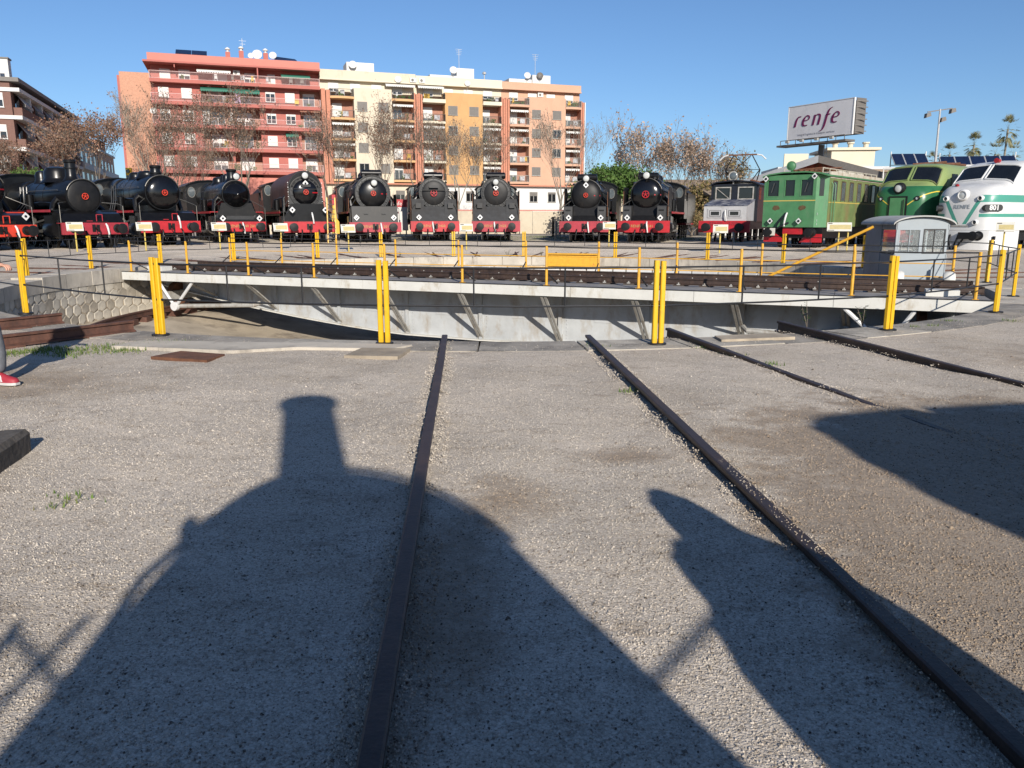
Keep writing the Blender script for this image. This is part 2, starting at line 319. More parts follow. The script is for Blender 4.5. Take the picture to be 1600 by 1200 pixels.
def build_ground():
    azs = []; a = -180.0
    while a < 180:
        azs.append(R(a)); a += 0.45 if abs(a) > 140 else 3.0
    rs = [PR + 0.72 + 0.0*i for i in range(1)] + [12.35 + 0.13*i for i in range(1, 95)] + [26, 28, 31, 35, 40, 48, 60, 80, 110, 160, 260, 500, 1200, 3500]
    vs, fs = [], []; n = len(azs)
    for r in rs:
        for az in azs:
            x, y = polar(r, az); vs.append((x, y, gz(x, y)))
    for i in range(len(rs)-1):
        for k in range(n):
            fs.append((i*n+k, i*n+(k+1)%n, (i+1)*n+(k+1)%n, (i+1)*n+k))
    o = MB().add(vs, fs).build('ground', 'gravel_ground', None, True, 80); struct(o); return o
build_ground()

def ring(r0, r1, z0, z1, a0=-180, a1=180, n=120, bevel=0.0):
    m = MB(); k = n
    vs = []
    for i in range(k+1):
        az = R(a0 + (a1-a0)*i/k)
        for r, z in ((r0, z0), (r0, z1), (r1, z1), (r1, z0)):
            x, y = polar(r, az); vs.append((x, y, z))
    fs = [(i*4+j, (i+1)*4+j, (i+1)*4+(j+1)%4, i*4+(j+1)%4) for i in range(k) for j in range(4)]
    if abs(a1-a0) < 359.9: fs += [(0,1,2,3), (k*4+3, k*4+2, k*4+1, k*4)]
    return m.add(vs, fs)
# pit floor, dished towards the middle
m = MB(); n = 96; prof = [(PR+0.2, -1.32), (10.6, -1.30), (9.4, -1.36), (7.5, -1.75), (5.0, -2.0), (0.01, -2.05)]
vs = [(*polar(r, 2*math.pi*k/n), z + 0.03*math.sin(k*1.7+i)) for i, (r, z) in enumerate(prof) for k in range(n)]
fs = [(i*n+k, i*n+(k+1)%n, (i+1)*n+(k+1)%n, (i+1)*n+k) for i in range(len(prof)-1) for k in range(n)]
struct(m.add(vs, fs).build('pit_floor', 'pit_concrete'))
# pit wall (mortar backing, then stones and coping slabs set proud of it)
pw = struct(ring(PR+0.03, PR+0.5, -1.45, -0.06).build('pit_wall', 'pit_concrete'))
stones = []
for k in range(6):
    w_, h_ = 0.21 + 0.05*rnd.random(), 0.155 + 0.02*rnd.random(); pts = []
    for j in range(6):
        a = 2*math.pi*(j+0.5)/6; pts.append((w_*math.cos(a)*(0.92+0.16*rnd.random()), h_*1.12*math.sin(a)*(0.92+0.14*rnd.random())))
    mb = MB(); q = [(x*0.86, z*0.86) for x, z in pts]
    mb.add([(x, 0.05, z) for x, z in pts] + [(x, 0.0, z) for x, z in pts] + [(x, -0.03, z) for x, z in q],
           [tuple(range(12, 18))] + [(i, (i+1)%6, (i+1)%6+6, i+6) for i in range(6)] + [(i+6, (i+1)%6+6, (i+1)%6+12, i+12) for i in range(6)])
    stones.append(mb.mesh('stone', 'wall_stone' if k % 3 else 'wall_stone_dark', True, 30))
for row in range(4):
    for k in range(46):
        az = R(-112) + (k + 0.5*(row % 2)) * 0.385/PR
        x, y = polar(PR+0.02, az); z = -1.2 + row*0.265
        o = link('stone', stones[rnd.randrange(6)], pw, (x, y, z), -az); o.rotation_euler = (0, rnd.uniform(-.22, .22), -az); o.scale = (rnd.uniform(0.82, 1.06), rnd.uniform(0.15, 0.5), rnd.uniform(0.82, 1.05))
# coping slabs round the rim
cop = struct(ring(PR+0.05, PR+0.76, -0.3, -0.035).build('pit_rim', 'coping'))
for k in range(60):
    a = -180 + 6*k
    zt = 0.004 + 0.010*rnd.random() + (0.06 if abs(a) < 100 and abs(a) > 60 and a < 0 else 0)
    ring(PR - 0.01*rnd.random(), PR+0.72+0.03*rnd.random(), -0.32, zt, a+0.06, a+5.94, 4).build('coping_slab', rnd.choice(['coping', 'rim_pale', 'coping']) if abs(a) > 120 else 'concrete', cop, False)
# white facing blocks low on the far wall
for k in range(34):
    a = R(-30 + 2.7*k); x, y = polar(PR - 0.02, a)
    o = box('facing_block', 'white_paint', pw, -0.24, 0.24, -0.03, 0.06, -0.62, -0.38); o.location = (x, y, 0); o.rotation_euler = (0, 0, -a)
# ring rail on the pit floor
m = MB(); rr = 10.1
for i in range(2):
    pass
rv = ring(rr-0.035, rr+0.035, -1.06, -1.02); rv2 = ring(rr-0.07, rr+0.07, -1.18, -1.165); rv3 = ring(rr-0.012, rr+0.012, -1.165, -1.06)
rv.add(rv2.v, rv2.f).add(rv3.v, rv3.f); o = rv.build('ring_rail', 'rail_rust'); struct(o)
for k in range(40):
    a = R(-125 + 4.1*k); x, y = polar(rr, a)
    q = box('rail_chair', 'rail_rust', o, -0.14, 0.14, -0.2, 0.2, -1.33, -1.185); q.location = (x, y, 0); q.rotation_euler = (0, 0, -a)

RAILP = [(-0.065,-0.15),(0.065,-0.15),(0.065,-0.135),(0.012,-0.118),(0.010,-0.04),(0.035,-0.03),(0.036,-0.006),(0.028,0),(-0.028,0),(-0.036,-0.006),(-0.035,-0.03),(-0.010,-0.04),(-0.012,-0.118),(-0.065,-0.135)]
def rail(parent, p, q, ztop, mname='rail_steel', zq=None, seg=1):
    p = Vector((*p, ztop)); q = Vector((*q, ztop if zq is None else zq)); d = (q-p); L = d.length
    mb = MB()
    ks = [i/seg for i in range(seg+1)]; vs = []; npz = len(RAILP)
    for t in ks:
        j = rnd.uniform(-0.004, 0.004) if 0 < t < 1 else 0
        vs += [(x + j, t*L, z + j) for x, z in RAILP]
    fs = [tuple(range(npz-1,-1,-1)), tuple(range(len(vs)-npz, len(vs)))] + [(i*npz+k, i*npz+(k+1)%npz, (i+1)*npz+(k+1)%npz, (i+1)*npz+k) for i in range(seg) for k in range(npz)]
    o = mb.add(vs, fs).build('rail', mname, parent, True, 30)
    o.location = p; o.rotation_euler = (math.asin(d.z/L), 0, -math.atan2(d.x, d.y)); return o
def track(az_deg, r0, r1, dz=0.05, mname='rail_steel', slope=False, seg=1):
    az = R(az_deg); t = struct(link('railway_track', None)); ux, uy = math.sin(az), math.cos(az); nx, ny = uy, -ux
    for s in (-0.87, 0.87):
        e0 = math.sqrt(max(r0*r0 - s*s, 0)); a = (CX + e0*ux + s*nx, CY + e0*uy + s*ny); c = (CX + r1*ux + s*nx, CY + r1*uy + s*ny)
        rail(t, a, c, gz(*a) + dz, mname, gz(*c) + dz if slope else None, seg)
    return t
# foreground track, its right neighbour and the one on the left, each running up to the pit rim
t = struct(link('railway_track', None))
rail(t, (-0.85, 9.95), (0.25, -9.0), 0.075, 'rail_steel', 0.055, 12); rail(t, (0.96, 9.95), (2.06, -9.0), 0.075, 'rail_steel', 0.055, 12)
t = struct(link('railway_track', None))
rail(t, (2.06, 10.42), (3.02, 6.3), 0.10, 'rail_steel', -0.004, 6); rail(t, (3.02, 6.3), (6.3, -8), -0.004, 'rail_steel', -0.12, 6)
rail(t, (3.72, 11.0), (4.85, 6.3), 0.12, 'rail_steel', 0.03, 6); rail(t, (4.85, 6.3), (8.1, -8), 0.03, 'rail_steel', 0.03, 6)
t = struct(link('railway_track', None))
rail(t, (-5.16, 10.74), (-9.6, 3.6), 0.16, 'rail_rust', None, 4); rail(t, (-6.62, 11.62), (-11.1, 4.5), 0.16, 'rail_rust', None, 4)
for k, (x, y, a) in enumerate(((-5.55, 10.35, .6), (-6.1, 9.45, .6), (-7.0, 11.1, .6), (-7.5, 10.3, .6))):
    o = MB().box(-.2, .2, -.14, .14, -.02, .025).build('base_plate', 'rail_rust', t, False); o.location = (x, y, 0); o.rotation_euler = (0, 0, -a)

LOCO = {'L0': (-21.4, 34.0), 'L1': (-18.77, 36.5), 'L2': (-17.04, 40.5), 'L3': (-15.18, 45.5), 'L4': (-11.49, 46.0), 'L5': (-7.75, 46.0), 'L6': (-4.65, 49.0), 'L7': (-0.97, 49.0),
        'L8': (4.25, 47.5), 'L9': (7.46, 46.0), 'L10': (12.3, 47.0), 'L11': (12.96, 37.5), 'L12': (18.02, 38.0), 'L13': (19.37, 35.0)}
def az_of(k): x, y = LOCO[k]; return math.degrees(math.atan2(x - CX, y - CY))
for k in LOCO: track(az_of(k), PR + 0.05, 46, 0.03, 'rail_rust', True, 1)
for a in (5.8, 34.5, 66, 76, 88, -68, -80): track(a, PR + 0.05, 46, 0.03, 'rail_rust', True, 1)

# rusty access cover and concrete patches by the rim
o = MB().prism([(-3.98, 8.62), (-3.27, 8.38), (-3.22, 8.78), (-3.80, 9.0)], 'z', -0.01, 0.024).build('access_cover', 'rust'); tag(o, 'rusty flat iron access cover lying in the gravel near the pit rim', 'cover')
for pts, mm in (([(-4.75, 9.3), (-3.2, 8.95), (-2.3, 9.28), (-2.7, 9.55), (-4.6, 9.75)], 'concrete'), ([(-3.0, 9.25), (-1.4, 9.1), (-1.2, 9.4), (-2.5, 9.62)], 'concrete'), ([(-1.85, 8.62), (-1.25, 8.55), (-1.18, 9.12), (-1.75, 9.16)], 'pit_concrete'), ([(2.6, 9.75), (3.6, 10.0), (3.5, 10.35), (2.6, 10.1)], 'pit_concrete')):
    struct(MB().prism(pts, 'z', -0.05, 0.024 + 0.0035*len(pts) + 0.0012*pts[0][0]).build('paving_patch', mm, None, False))

# ================================================================== the turntable bridge
AZB = R(-22.94)
bridge = thing('turntable_bridge', 'long pale steel turntable bridge with rails spanning the round pit', 'turntable', (CX, CY, 0), AZB)
HL, HW = 11.2, 2.15
def ibeam(mb, x0, x1, y, z0, z1, t=0.02, fl=0.1): pass
# deck plates along both walkways
xs = [-HL + i*1.4 for i in range(16)] + [HL]
for i in range(16):
    for s in (-1, 1):
        y0, y1 = sorted((s*1.02, s*(HW-0.012)))
        box('deck_plate', 'deck_plate', bridge, xs[i]+0.006, xs[i+1]-0.006, y0, y1, -0.06, -0.012 + 0.006*rnd.random())
box('deck_plate', 'deck_plate', bridge, -HL, HL, -0.66, 0.66, -0.08, -0.045)
for s in (-1, 1):
    for i in range(8):
        x0, x1 = -HL + i*2.8, -HL + (i+1)*2.8
        mb = MB().box(x0+0.004, x1-0.004, *sorted((s*(HW-0.01), s*(HW+0.01))), -0.24, -0.015)
        mb.box(x0+0.004, x1-0.004, *sorted((s*(HW-0.09), s*(HW-0.011))), -0.24, -0.222)
        mb.build('fascia_beam', 'bridge_white', bridge, False)
    mb = MB().bar((-HL, s*(HW-0.01), -0.003), (HL, s*(HW-0.01), -0.003), 0.05, 0.02); mb.build('edge_angle', 'black_bar', bridge, False)
    # fish-bellied plate girder
    def zb(x): return -0.45 - 1.13*(1 - (abs(x)/10.7)**1.7) if abs(x) > 2.4 else -1.53 + 0.03*(abs(x)/2.4)
    N = 40; gx = [-10.7 + 21.4*i/N for i in range(N+1)]; yg = s*1.0
    mb = MB()
    vs = []
    for x in gx:
        for yy, zz in ((yg-0.01, -0.07), (yg+0.01, -0.07), (yg+0.01, zb(x)), (yg-0.01, zb(x))): vs.append((x, yy, zz))
    fs = [(i*4+j, (i+1)*4+j, (i+1)*4+(j+1)%4, i*4+(j+1)%4) for i in range(N) for j in range(4)] + [(0,1,2,3), (N*4+3, N*4+2, N*4+1, N*4)]
    gd = mb.add(vs, fs).build('girder', 'girder_grey', bridge, False)
    mb = MB(); vs = []
    for x in gx:
        for yy, zz in ((yg-0.15, zb(x)), (yg+0.15, zb(x)), (yg+0.15, zb(x)-0.03), (yg-0.15, zb(x)-0.03)): vs.append((x, yy, zz))
    mb.add(vs, fs).build('bottom_flange', 'bridge_white', bridge, False)
    rv_ = MB()
    for i in range(-9, 10):
        x = i*1.085
        if abs(x) > 10.4: continue
        mb = MB()
        yo = yg + s*0.045
        if i % 2 == 0:
            mb.box(x-0.045, x+0.045, *sorted((yg+s*0.0105, yg+s*0.075)), zb(x)+0.005, -0.08)
            for k in range(int((-0.1 - zb(x))/0.09)):
                for xx in (x-0.16, x+0.16): rv_.lathe([(0.016, 0), (0.012, 0.012), (0.002, 0.016)], (xx, yg + s*0.011, -0.12-0.09*k), (0, s, 0), 6)
        else:
            mb.box(x-0.22, x+0.22, *sorted((yg+s*0.0105, yg+s*0.02)), max(zb(x)+0.12, -0.95), -0.32)
            for k in range(5):
                for xx in (x-0.17, x+0.17): rv_.lathe([(0.016, 0), (0.012, 0.012), (0.002, 0.016)], (xx, yg + s*0.02, -0.4-0.1*k), (0, s, 0), 6)
        mb.build('stiffener', 'girder_grey', gd, False)
    stuff(rv_.build('rivets', 'girder_grey', gd, False))
    # raking braces that carry the walkway
    for i in range(-4, 6):
        x = i*2.17 - 0.03
        if abs(x) > 10: continue
        mb = MB(); zt, zl = -0.26, max(zb(x)+0.06, -1.46)
        for dx in (-0.045, 0.045):
            mb.bar((x+dx-0.03, s*(HW-0.06), zt), (x+dx+0.03, yg+s*0.06, zl), 0.035, 0.06, up=(1, 0, 0))
        mb.bar((x-0.03, s*(HW-0.03), zt+0.03), (x-0.03, s*1.02, zt+0.03), 0.08, 0.06)
        mb.box(x-0.09, x+0.09, *sorted((yg+s*0.011, yg+s*0.03)), zl-0.07, zl+0.16)
        mb.build('brace', 'brace_grey', bridge, False)
# cross sleepers and the rails
for i in range(38):
    x = -10.9 + i*0.59
    box('sleeper', 'timber', bridge, x-0.12, x+0.12, -1.03, 1.03, -0.045, 0.012 + 0.008*rnd.random())
for s in (-0.87, 0.87):
    o = MB().prism([(x, z) for x, z in RAILP], 'y', -HL, HL).build('rail', 'rail_steel', bridge, True, 30); o.location = (0, s, 0.165); o.rotation_euler = (0, 0, R(90))
    mb = MB()
    for i in range(38):
        x = -10.9 + i*0.59
        for d in (-0.12, 0.12):
            mb.box(x-0.035, x+0.035, s+d-0.03, s+d+0.03, 0.018, 0.042)
            mb.lathe([(0.016, 0), (0.016, 0.035)], (x, s+d, 0.038), (0, 0, 1), 6)
    stuff(mb.build('rail_clips', 'brace_grey', bridge, False))
mb = MB()
for x in (-10.6, 10.4):
    mb.box(x-0.3, x+0.3, -1.5, -1.1, -0.01, 0.12)
mb.build('locking_gear', 'bridge_white', bridge, False)
for x in (10.75, 9.7):
    MB().lathe([(0.16, -0.12), (0.2, -0.06), (0.2, 0.06), (0.16, 0.12)], (x, 1.2, 0.14), (1, 0, 0), 14).build('lock_roller', 'bridge_white', bridge)
for i, x in enumerate((-1.95, -1.4, -0.9)): box('white_block', 'white_paint', bridge, x, x+0.42, 1.3, 1.62, -0.005, 0.16)
# walkway railings
for s in (-1, 1):
    top = [(-10.9 + 2.18*i) for i in range(11)]
    for x in top:
        mb = MB().tube([(x, s*(HW-0.08), -0.01), (x, s*(HW-0.08), 0.9)], 0.032, 8); mb.box(x-0.06, x+0.06, *sorted((s*(HW-0.14), s*(HW-0.02))), -0.006, 0.012)
        mb.build('railing_post', 'deck_yellow', bridge)
        MB().bar((x, s*(HW-0.1), 0.3), (x+0.05, s*(HW-0.7), 0.0), 0.025).build('post_stay', 'black_bar', bridge, False)
    for i in range(10):
        MB().tube([(top[i], s*(HW-0.08), 0.885), ((top[i]+top[i+1])/2, s*(HW-0.08), 0.872), (top[i+1], s*(HW-0.08), 0.885)], 0.016, 6).build('hand_rail', 'black_bar', bridge)
        if s == 1:
            for z in (0.16, 0.47): MB().tube([(top[i], s*(HW-0.08), z), (top[i+1], s*(HW-0.08), z)], 0.013, 6).build('knee_rail', 'deck_yellow', bridge)
MB().tube([(6.65, 2.1, 0.02), (9.1, 2.0, 1.33)], 0.035, 8).build('push_pole', 'deck_yellow', bridge)
# end wheel carriages on the ring rail
for s in (-1, 1):
    MB().bar((s*10.1, -1.7, -0.72), (s*10.1, 1.7, -0.72), 0.3, 0.25).build('end_carriage', 'brace_grey', bridge, False)
    for y in (-1.15, 1.15):
        MB().lathe([(0.05, -0.09), (0.34, -0.09), (0.36, -0.07), (0.33, 0.0), (0.33, 0.08), (0.05, 0.09)], (s*10.1, y, -0.69), (1, 0, 0), 22).build('carrying_wheel', 'rust', bridge)
    MB().tube([(s*9.9, -HW+0.1, -0.25), (s*9.45, -1.95, -0.98)], 0.045, 8).build('strut', 'white_paint', bridge)
    MB().tube([(s*8.6, -HW+0.1, -0.25), (s*9.4, -1.95, -0.98)], 0.045, 8).build('strut', 'white_paint', bridge)
    MB().lathe([(0.13, -0.05), (0.13, 0.05)], (s*9.42, -1.97, -0.98), (0, 1, 0), 14).build('roller', 'white_paint', bridge)
    MB().tube([(s*9.4, -1.9, -0.98), (s*6.7, -1.75, -0.86), (s*6.6, -1.6, -0.8)], 0.06, 8).build('drive_pipe', 'brace_grey', bridge)
MB().lathe([(0.9, -1.95), (0.9, -1.75), (0.5, -1.6), (0.5, -1.2)], (0, 0, 0), (0, 0, 1), 24).build('centre_pivot', 'matt_black', bridge)
for i in range(-4, 5): box('cross_girder', 'girder_grey', bridge, i*2.4-0.05, i*2.4+0.05, -0.98, 0.98, -0.6, -0.09)

# control cabin
cab = thing('control_cabin', 'small grey control cabin with arched roof at the right end of the bridge', 'cabin', (10.72, 21.1, -0.6), R(-3))
W2, DP, HH = 0.66, 2.0, 1.98
mb = MB(); gw = 'cabin_grey'
box('wall', gw, cab, -W2, W2, -0.0, 0.04, 0, 1.22)
for x0, x1 in ((-W2, -W2+0.06), (-0.03, 0.03), (W2-0.06, W2)): box('window_post', gw, cab, x0, x1, 0.0, 0.04, 1.22, 1.86)
arch = [(-W2, 1.86), (W2, 1.86)] + [(W2*math.cos(R(a)), 1.98 + 0.17*math.sin(R(a))) for a in range(0, 181, 12)]
MB().prism(arch, 'y', 0.0, 0.04).build('gable', gw, cab, False)
MB().prism(arch, 'y', DP-0.04, DP).build('gable', gw, cab, False)
box('wall', gw, cab, -W2, W2, DP-0.04, DP, 0, 1.22)
box('wall', 'cabin_shaded', cab, -W2-0.02, -W2+0.02, 0.0, DP, 0, 1.2); box('wall', 'cabin_shaded', cab, -W2-0.02, -W2+0.02, 0.0, DP, 1.84, 2.0)
box('wall', 'cabin_shaded', cab, -W2-0.02, -W2+0.02, 0.95, DP, 1.2, 1.84); box('door_post', 'cabin_shaded', cab, -W2-0.03, -W2+0.03, 0.9, 1.0, 0, 2.0)
box('wall', gw, cab, W2-0.02, W2+0.02, 0.0, DP, 0, 1.2); box('wall', gw, cab, W2-0.02, W2+0.02, 0.0, DP, 1.84, 2.0); box('wall', gw, cab, W2-0.02, W2+0.02, 1.2, DP, 1.2, 1.84)
def pane_mat():
    m = bpy.data.materials.new('window_pane'); m.use_nodes = True; b = m.node_tree.nodes['Principled BSDF']
    b.inputs['Base Color'].default_value = (0.75, 0.8, 0.8, 1); b.inputs['Roughness'].default_value = 0.03; b.inputs['Transmission Weight'].default_value = 0.85; b.inputs['IOR'].default_value = 1.2
    MATS['window_pane'] = m
pane_mat()
for x0, x1, mm in ((-W2+0.06, -0.03, 'window_pane'), (0.03, W2-0.06, 'window_pane')):
    wn = box('window', mm, cab, x0, x1, 0.016, 0.024, 1.22, 1.86)
    fm = 'cabin_grey' if x0 < 0 else 'black_bar'
    mb = MB(); t_ = 0.03
    mb.box(x0, x1, -0.006, 0.034, 1.22, 1.22+t_); mb.box(x0, x1, -0.006, 0.034, 1.86-t_, 1.86); mb.box(x0, x0+t_, -0.006, 0.034, 1.22+t_, 1.86-t_); mb.box(x1-t_, x1, -0.006, 0.034, 1.22+t_, 1.86-t_)
    mb.box((x0+x1)/2-0.01, (x0+x1)/2+0.01, -0.004, 0.03, 1.22+t_, 1.86-t_)
    mb.build('frame', fm, wn, False)
wn = box('window', 'window_pane', cab, -W2-0.004, -W2+0.004, 0.06, 0.88, 1.22, 1.82)
roof = [( (W2+0.14)*math.cos(R(a)), 1.97 + 0.235*math.sin(R(a))) for a in range(6, 175, 8)]
MB().prism(roof + [(x*0.985, z-0.035) for x, z in reversed(roof)], 'y', -0.12, DP+0.15).build('roof', 'cabin_roof', cab, True, 30)
box('floor', 'deck_plate', cab, -W2+0.03, W2-0.03, 0.05, DP-0.05, 0.02, 0.06)
box('desk', 'matt_black', cab, -0.1, 0.5, 1.3, 1.8, 0.06, 1.25); box('seat_back', 'black_paint', cab, 0.15, 0.45, 0.8, 0.88, 0.6, 1.6)
for x in (-0.5, 0.5):
    MB().bar((x, 0.1, 0.02), (x, 0.9, -0.5), 0.07).build('bracket', 'black_bar', cab, False)

# ================================================================== fence round the pit
POSTS = [(-4.62, 10.35), (-1.56, 9.62), (1.77, 9.57), (5.17, 10.84), (7.93, 12.98), (9.91, 15.72), (11.47, 19.28), (11.05, 25.21), (9.39, 27.8), (7.3, 30.0), (4.11, 32.0), (0.49, 32.9),
         (-2.39, 32.9), (-5.36, 32.9), (-7.74, 32.0), (-10.39, 30.0), (-12.35, 28.2), (-13.0, 24.75), (-13.1, 21.6), (-12.0, 16.6), (-7.86, 12.8)]
PL = ['nearest the left end of the bridge, beside the bare rail ends', 'in front of the bridge, left of the foreground rails', 'in front of the bridge, just right of the foreground rails', 'at the near right of the pit, before the grey cabin',
      'at the far right rim, tallest of the right-hand cluster', 'at the right frame edge, beyond the bridge end', 'right of the cabin, before the white diesel', 'left of the cabin, before the green streamlined diesel',
      'before the boxy green electric locomotive', 'before the silver and red electric locomotive', 'between the two black engines right of the gap', 'in the gap right of the middle engine pair', 'between the two grey-aproned middle engines',
      'before the engine with the white brake hose and walkway ladder', 'before the streamlined brown-cased engine', 'before the cone-nosed engine', 'before the engine with the glossy domed smokebox', 'before the far left black engine with sloping rods', 'at the far left, topping the nearer post in view', 'outside the left edge of the view', 'at the near left rim, leftmost of the near posts']
for i, (x, y) in enumerate(POSTS):
    az = math.atan2(x - CX, y - CY); z0 = gz(x, y) if math.hypot(x-CX, y-CY) > PR + 0.75 else 0.02
    t = thing('fence_post', 'yellow twin-tube fence post ' + PL[i], 'fence post', (x, y, z0), -az, 'yellow posts of the pit fence')
    for s in (-1, 1):
        c = 0.0415*s; r_ = 0.030
        MB().prism([(c-r_, -r_+.01), (c-r_+.01, -r_), (c+r_-.01, -r_), (c+r_, -r_+.01), (c+r_, r_-.01), (c+r_-.01, r_), (c-r_+.01, r_), (c-r_, r_-.01)], 'z', 0.0, 1.0 + 0.004*s).build('tube', 'yellow_paint', t, False)
    MB().lathe([(0.11, -0.02), (0.11, 0.008), (0.1, 0.012)], (0, 0, 0), (0, 0, 1), 14).build('base_plate', 'black_bar', t)
    for z in (0.46, 0.92): MB().lathe([(0.016, -0.085), (0.016, 0.085)], (0, 0, z), (1, 0, 0), 8).build('rail_socket', 'black_bar', t)
NP = len(POSTS)
PANL = ['before the left half of the bridge', 'before the middle of the bridge', 'before the right half of the bridge', 'on the near right rim by the bridge end', 'on the right rim beside the bridge end', 'at the right frame edge', 'behind the grey cabin', 'before the two green engines', 'between the two electrics',
        'before the silver electric', 'before the black pair with deflectors', 'before the gap in the row of engines', 'before the middle aproned engine', 'before the engine with the ladder', 'before the brown-cased engine', 'before the cone-nosed engine', 'before the glossy domed engine', 'before the far left engine', 'beyond the left frame edge', 'beside the left loose rails', 'over the left stone wall of the pit']
for i in range(NP):
    a = Vector((*POSTS[i], 0)); c = Vector((*POSTS[(i+1) % NP], 0)); 
    t = thing('railing_panel', 'thin black two-bar railing panel ' + PANL[i], 'railing', a, 0, 'black railing panels of the pit fence')
    d = c - a; za = 0.02 if i < 7 or i > 19 else gz(*POSTS[i]); 
    mid = d*0.5 + Vector((0, 0, -0.012))
    for nm, z in (('top_rail', 0.92), ('bottom_rail', 0.46)):
        MB().tube([Vector((0,0,z+za)), mid + Vector((0,0,z+za)), d + Vector((0,0,z+za))], 0.0125, 6).build(nm, 'black_bar', t)
    for f in (0.33, 0.66):
        q = d*f; MB().tube([q + Vector((0,0,0.45+za)), q + Vector((0,0,0.92+za))], 0.011, 6).build('baluster', 'black_bar', t)
# ================================================================== locomotives
mat('beam_letters', (0.5, 0.33, 0.12), 0.6, var=0.25, vs=6)
def wheel(parent, name, x, y, r, s, spokes=12, m='matt_black', tyre='rod_steel'):
    """spoked railway wheel, axis along x"""
    w_ = MB().lathe([(r*0.86, -0.05), (r*0.98, -0.06), (r, -0.04), (r, 0.05), (r*1.06, 0.06), (r*1.06, 0.075), (r*0.86, 0.075), (r*0.86, -0.05)], (x, y, r), (-s, 0, 0), 28, False)
    o = w_.build(name, m, parent)
    sp = MB().lathe([(r*0.2, -0.08), (r*0.2, 0.07)], (x, y, r), (-s, 0, 0), 12)
    for k in range(spokes):
        a = 2*math.pi*k/spokes; sp.bar((x, y + r*0.15*math.cos(a), r + r*0.15*math.sin(a)), (x, y + r*0.9*math.cos(a), r + r*0.9*math.sin(a)), 0.045, 0.05, up=(1, 0, 0))
    sp.build('spokes', m, o); return o
def buffer(parent, x, z, r=0.23, m='matt_black'):
    MB().lathe([(0.2, 0), (0.2, 0.04), (0.13, 0.06), (0.11, 0.3), (0.085, 0.31), (0.085, 0.5), (r*0.9, 0.52), (r, 0.535), (r*0.97, 0.56), (0.02, 0.58)], (x, 0, z), (0, -1, 0), 20).build('buffer', m, parent)
def marker_lamp(parent, x, y, z, s=0.15):
    o = MB().lathe([(0.09, 0.0), (0.1, 0.1), (0.11, 0.16)], (x, y, z), (0, -1, 0), 12).build('marker_lamp', 'matt_black', parent)
    q = [(x + s*math.cos(R(a))*(1.1 if a % 90 == 0 else 0.86), z + s*math.sin(R(a))*(1.18 if a % 90 == 0 else 0.86)) for a in range(0, 360, 30)]
    MB().prism(q, 'y', y-0.18, y-0.16).build('lamp_rim', 'white_paint', o, False)
    MB().lathe([(0.062, 0), (0.05, 0.02), (0.01, 0.03)], (x, y-0.18, z), (0, -1, 0), 12).build('lens', 'dark_glass', o)
def head_lamp(parent, x, y, z, r=0.2, glass='lamp_glass', m='matt_black'):
    o = MB().lathe([(0.05, 0), (r*0.7, 0.04), (r, 0.18), (r*1.08, 0.2), (r*1.08, 0.26), (r*0.96, 0.26)], (x, y, z), (0, -1, 0), 20).build('head_lamp', m, parent)
    MB().lathe([(r*0.96, 0.24), (r*0.7, 0.285), (r*0.3, 0.3), (0.01, 0.305)], (x, y, z), (0, -1, 0), 20).build('lens', glass, o)
    MB().bar((x, y-0.1, z-r), (x, y-0.05, z-r-0.2), 0.08).build('bracket', m, o, False)
def hose(parent, x, y, z, m='white_paint', dx=0.05):
    MB().tube([(x, y, z), (x+0.0*dx, y-0.1, z-0.1), (x+dx*0.4, y-0.13, z-0.25), (x+dx, y-0.12, z-0.45), (x+dx*1.3, y-0.08, z-0.6)], [0.035, 0.045, 0.045, 0.04, 0.04], 8).build('brake_hose', m, parent)
def handwheel(parent, y, z, r, m='loco_red', spokes=4, x=0.0):
    mb = MB().torus((x, y, z), (0, 1, 0), r, r*0.13, 18, 6).lathe([(r*0.28, 0), (r*0.2, 0.06)], (x, y+0.02, z), (0, -1, 0), 10)
    for k in range(spokes):
        a = math.pi*2*(k+0.25)/spokes; mb.bar((x, y, z), (x + r*math.cos(a), y, z + r*math.sin(a)), r*0.16)
    mb.build('handwheel', m, parent)

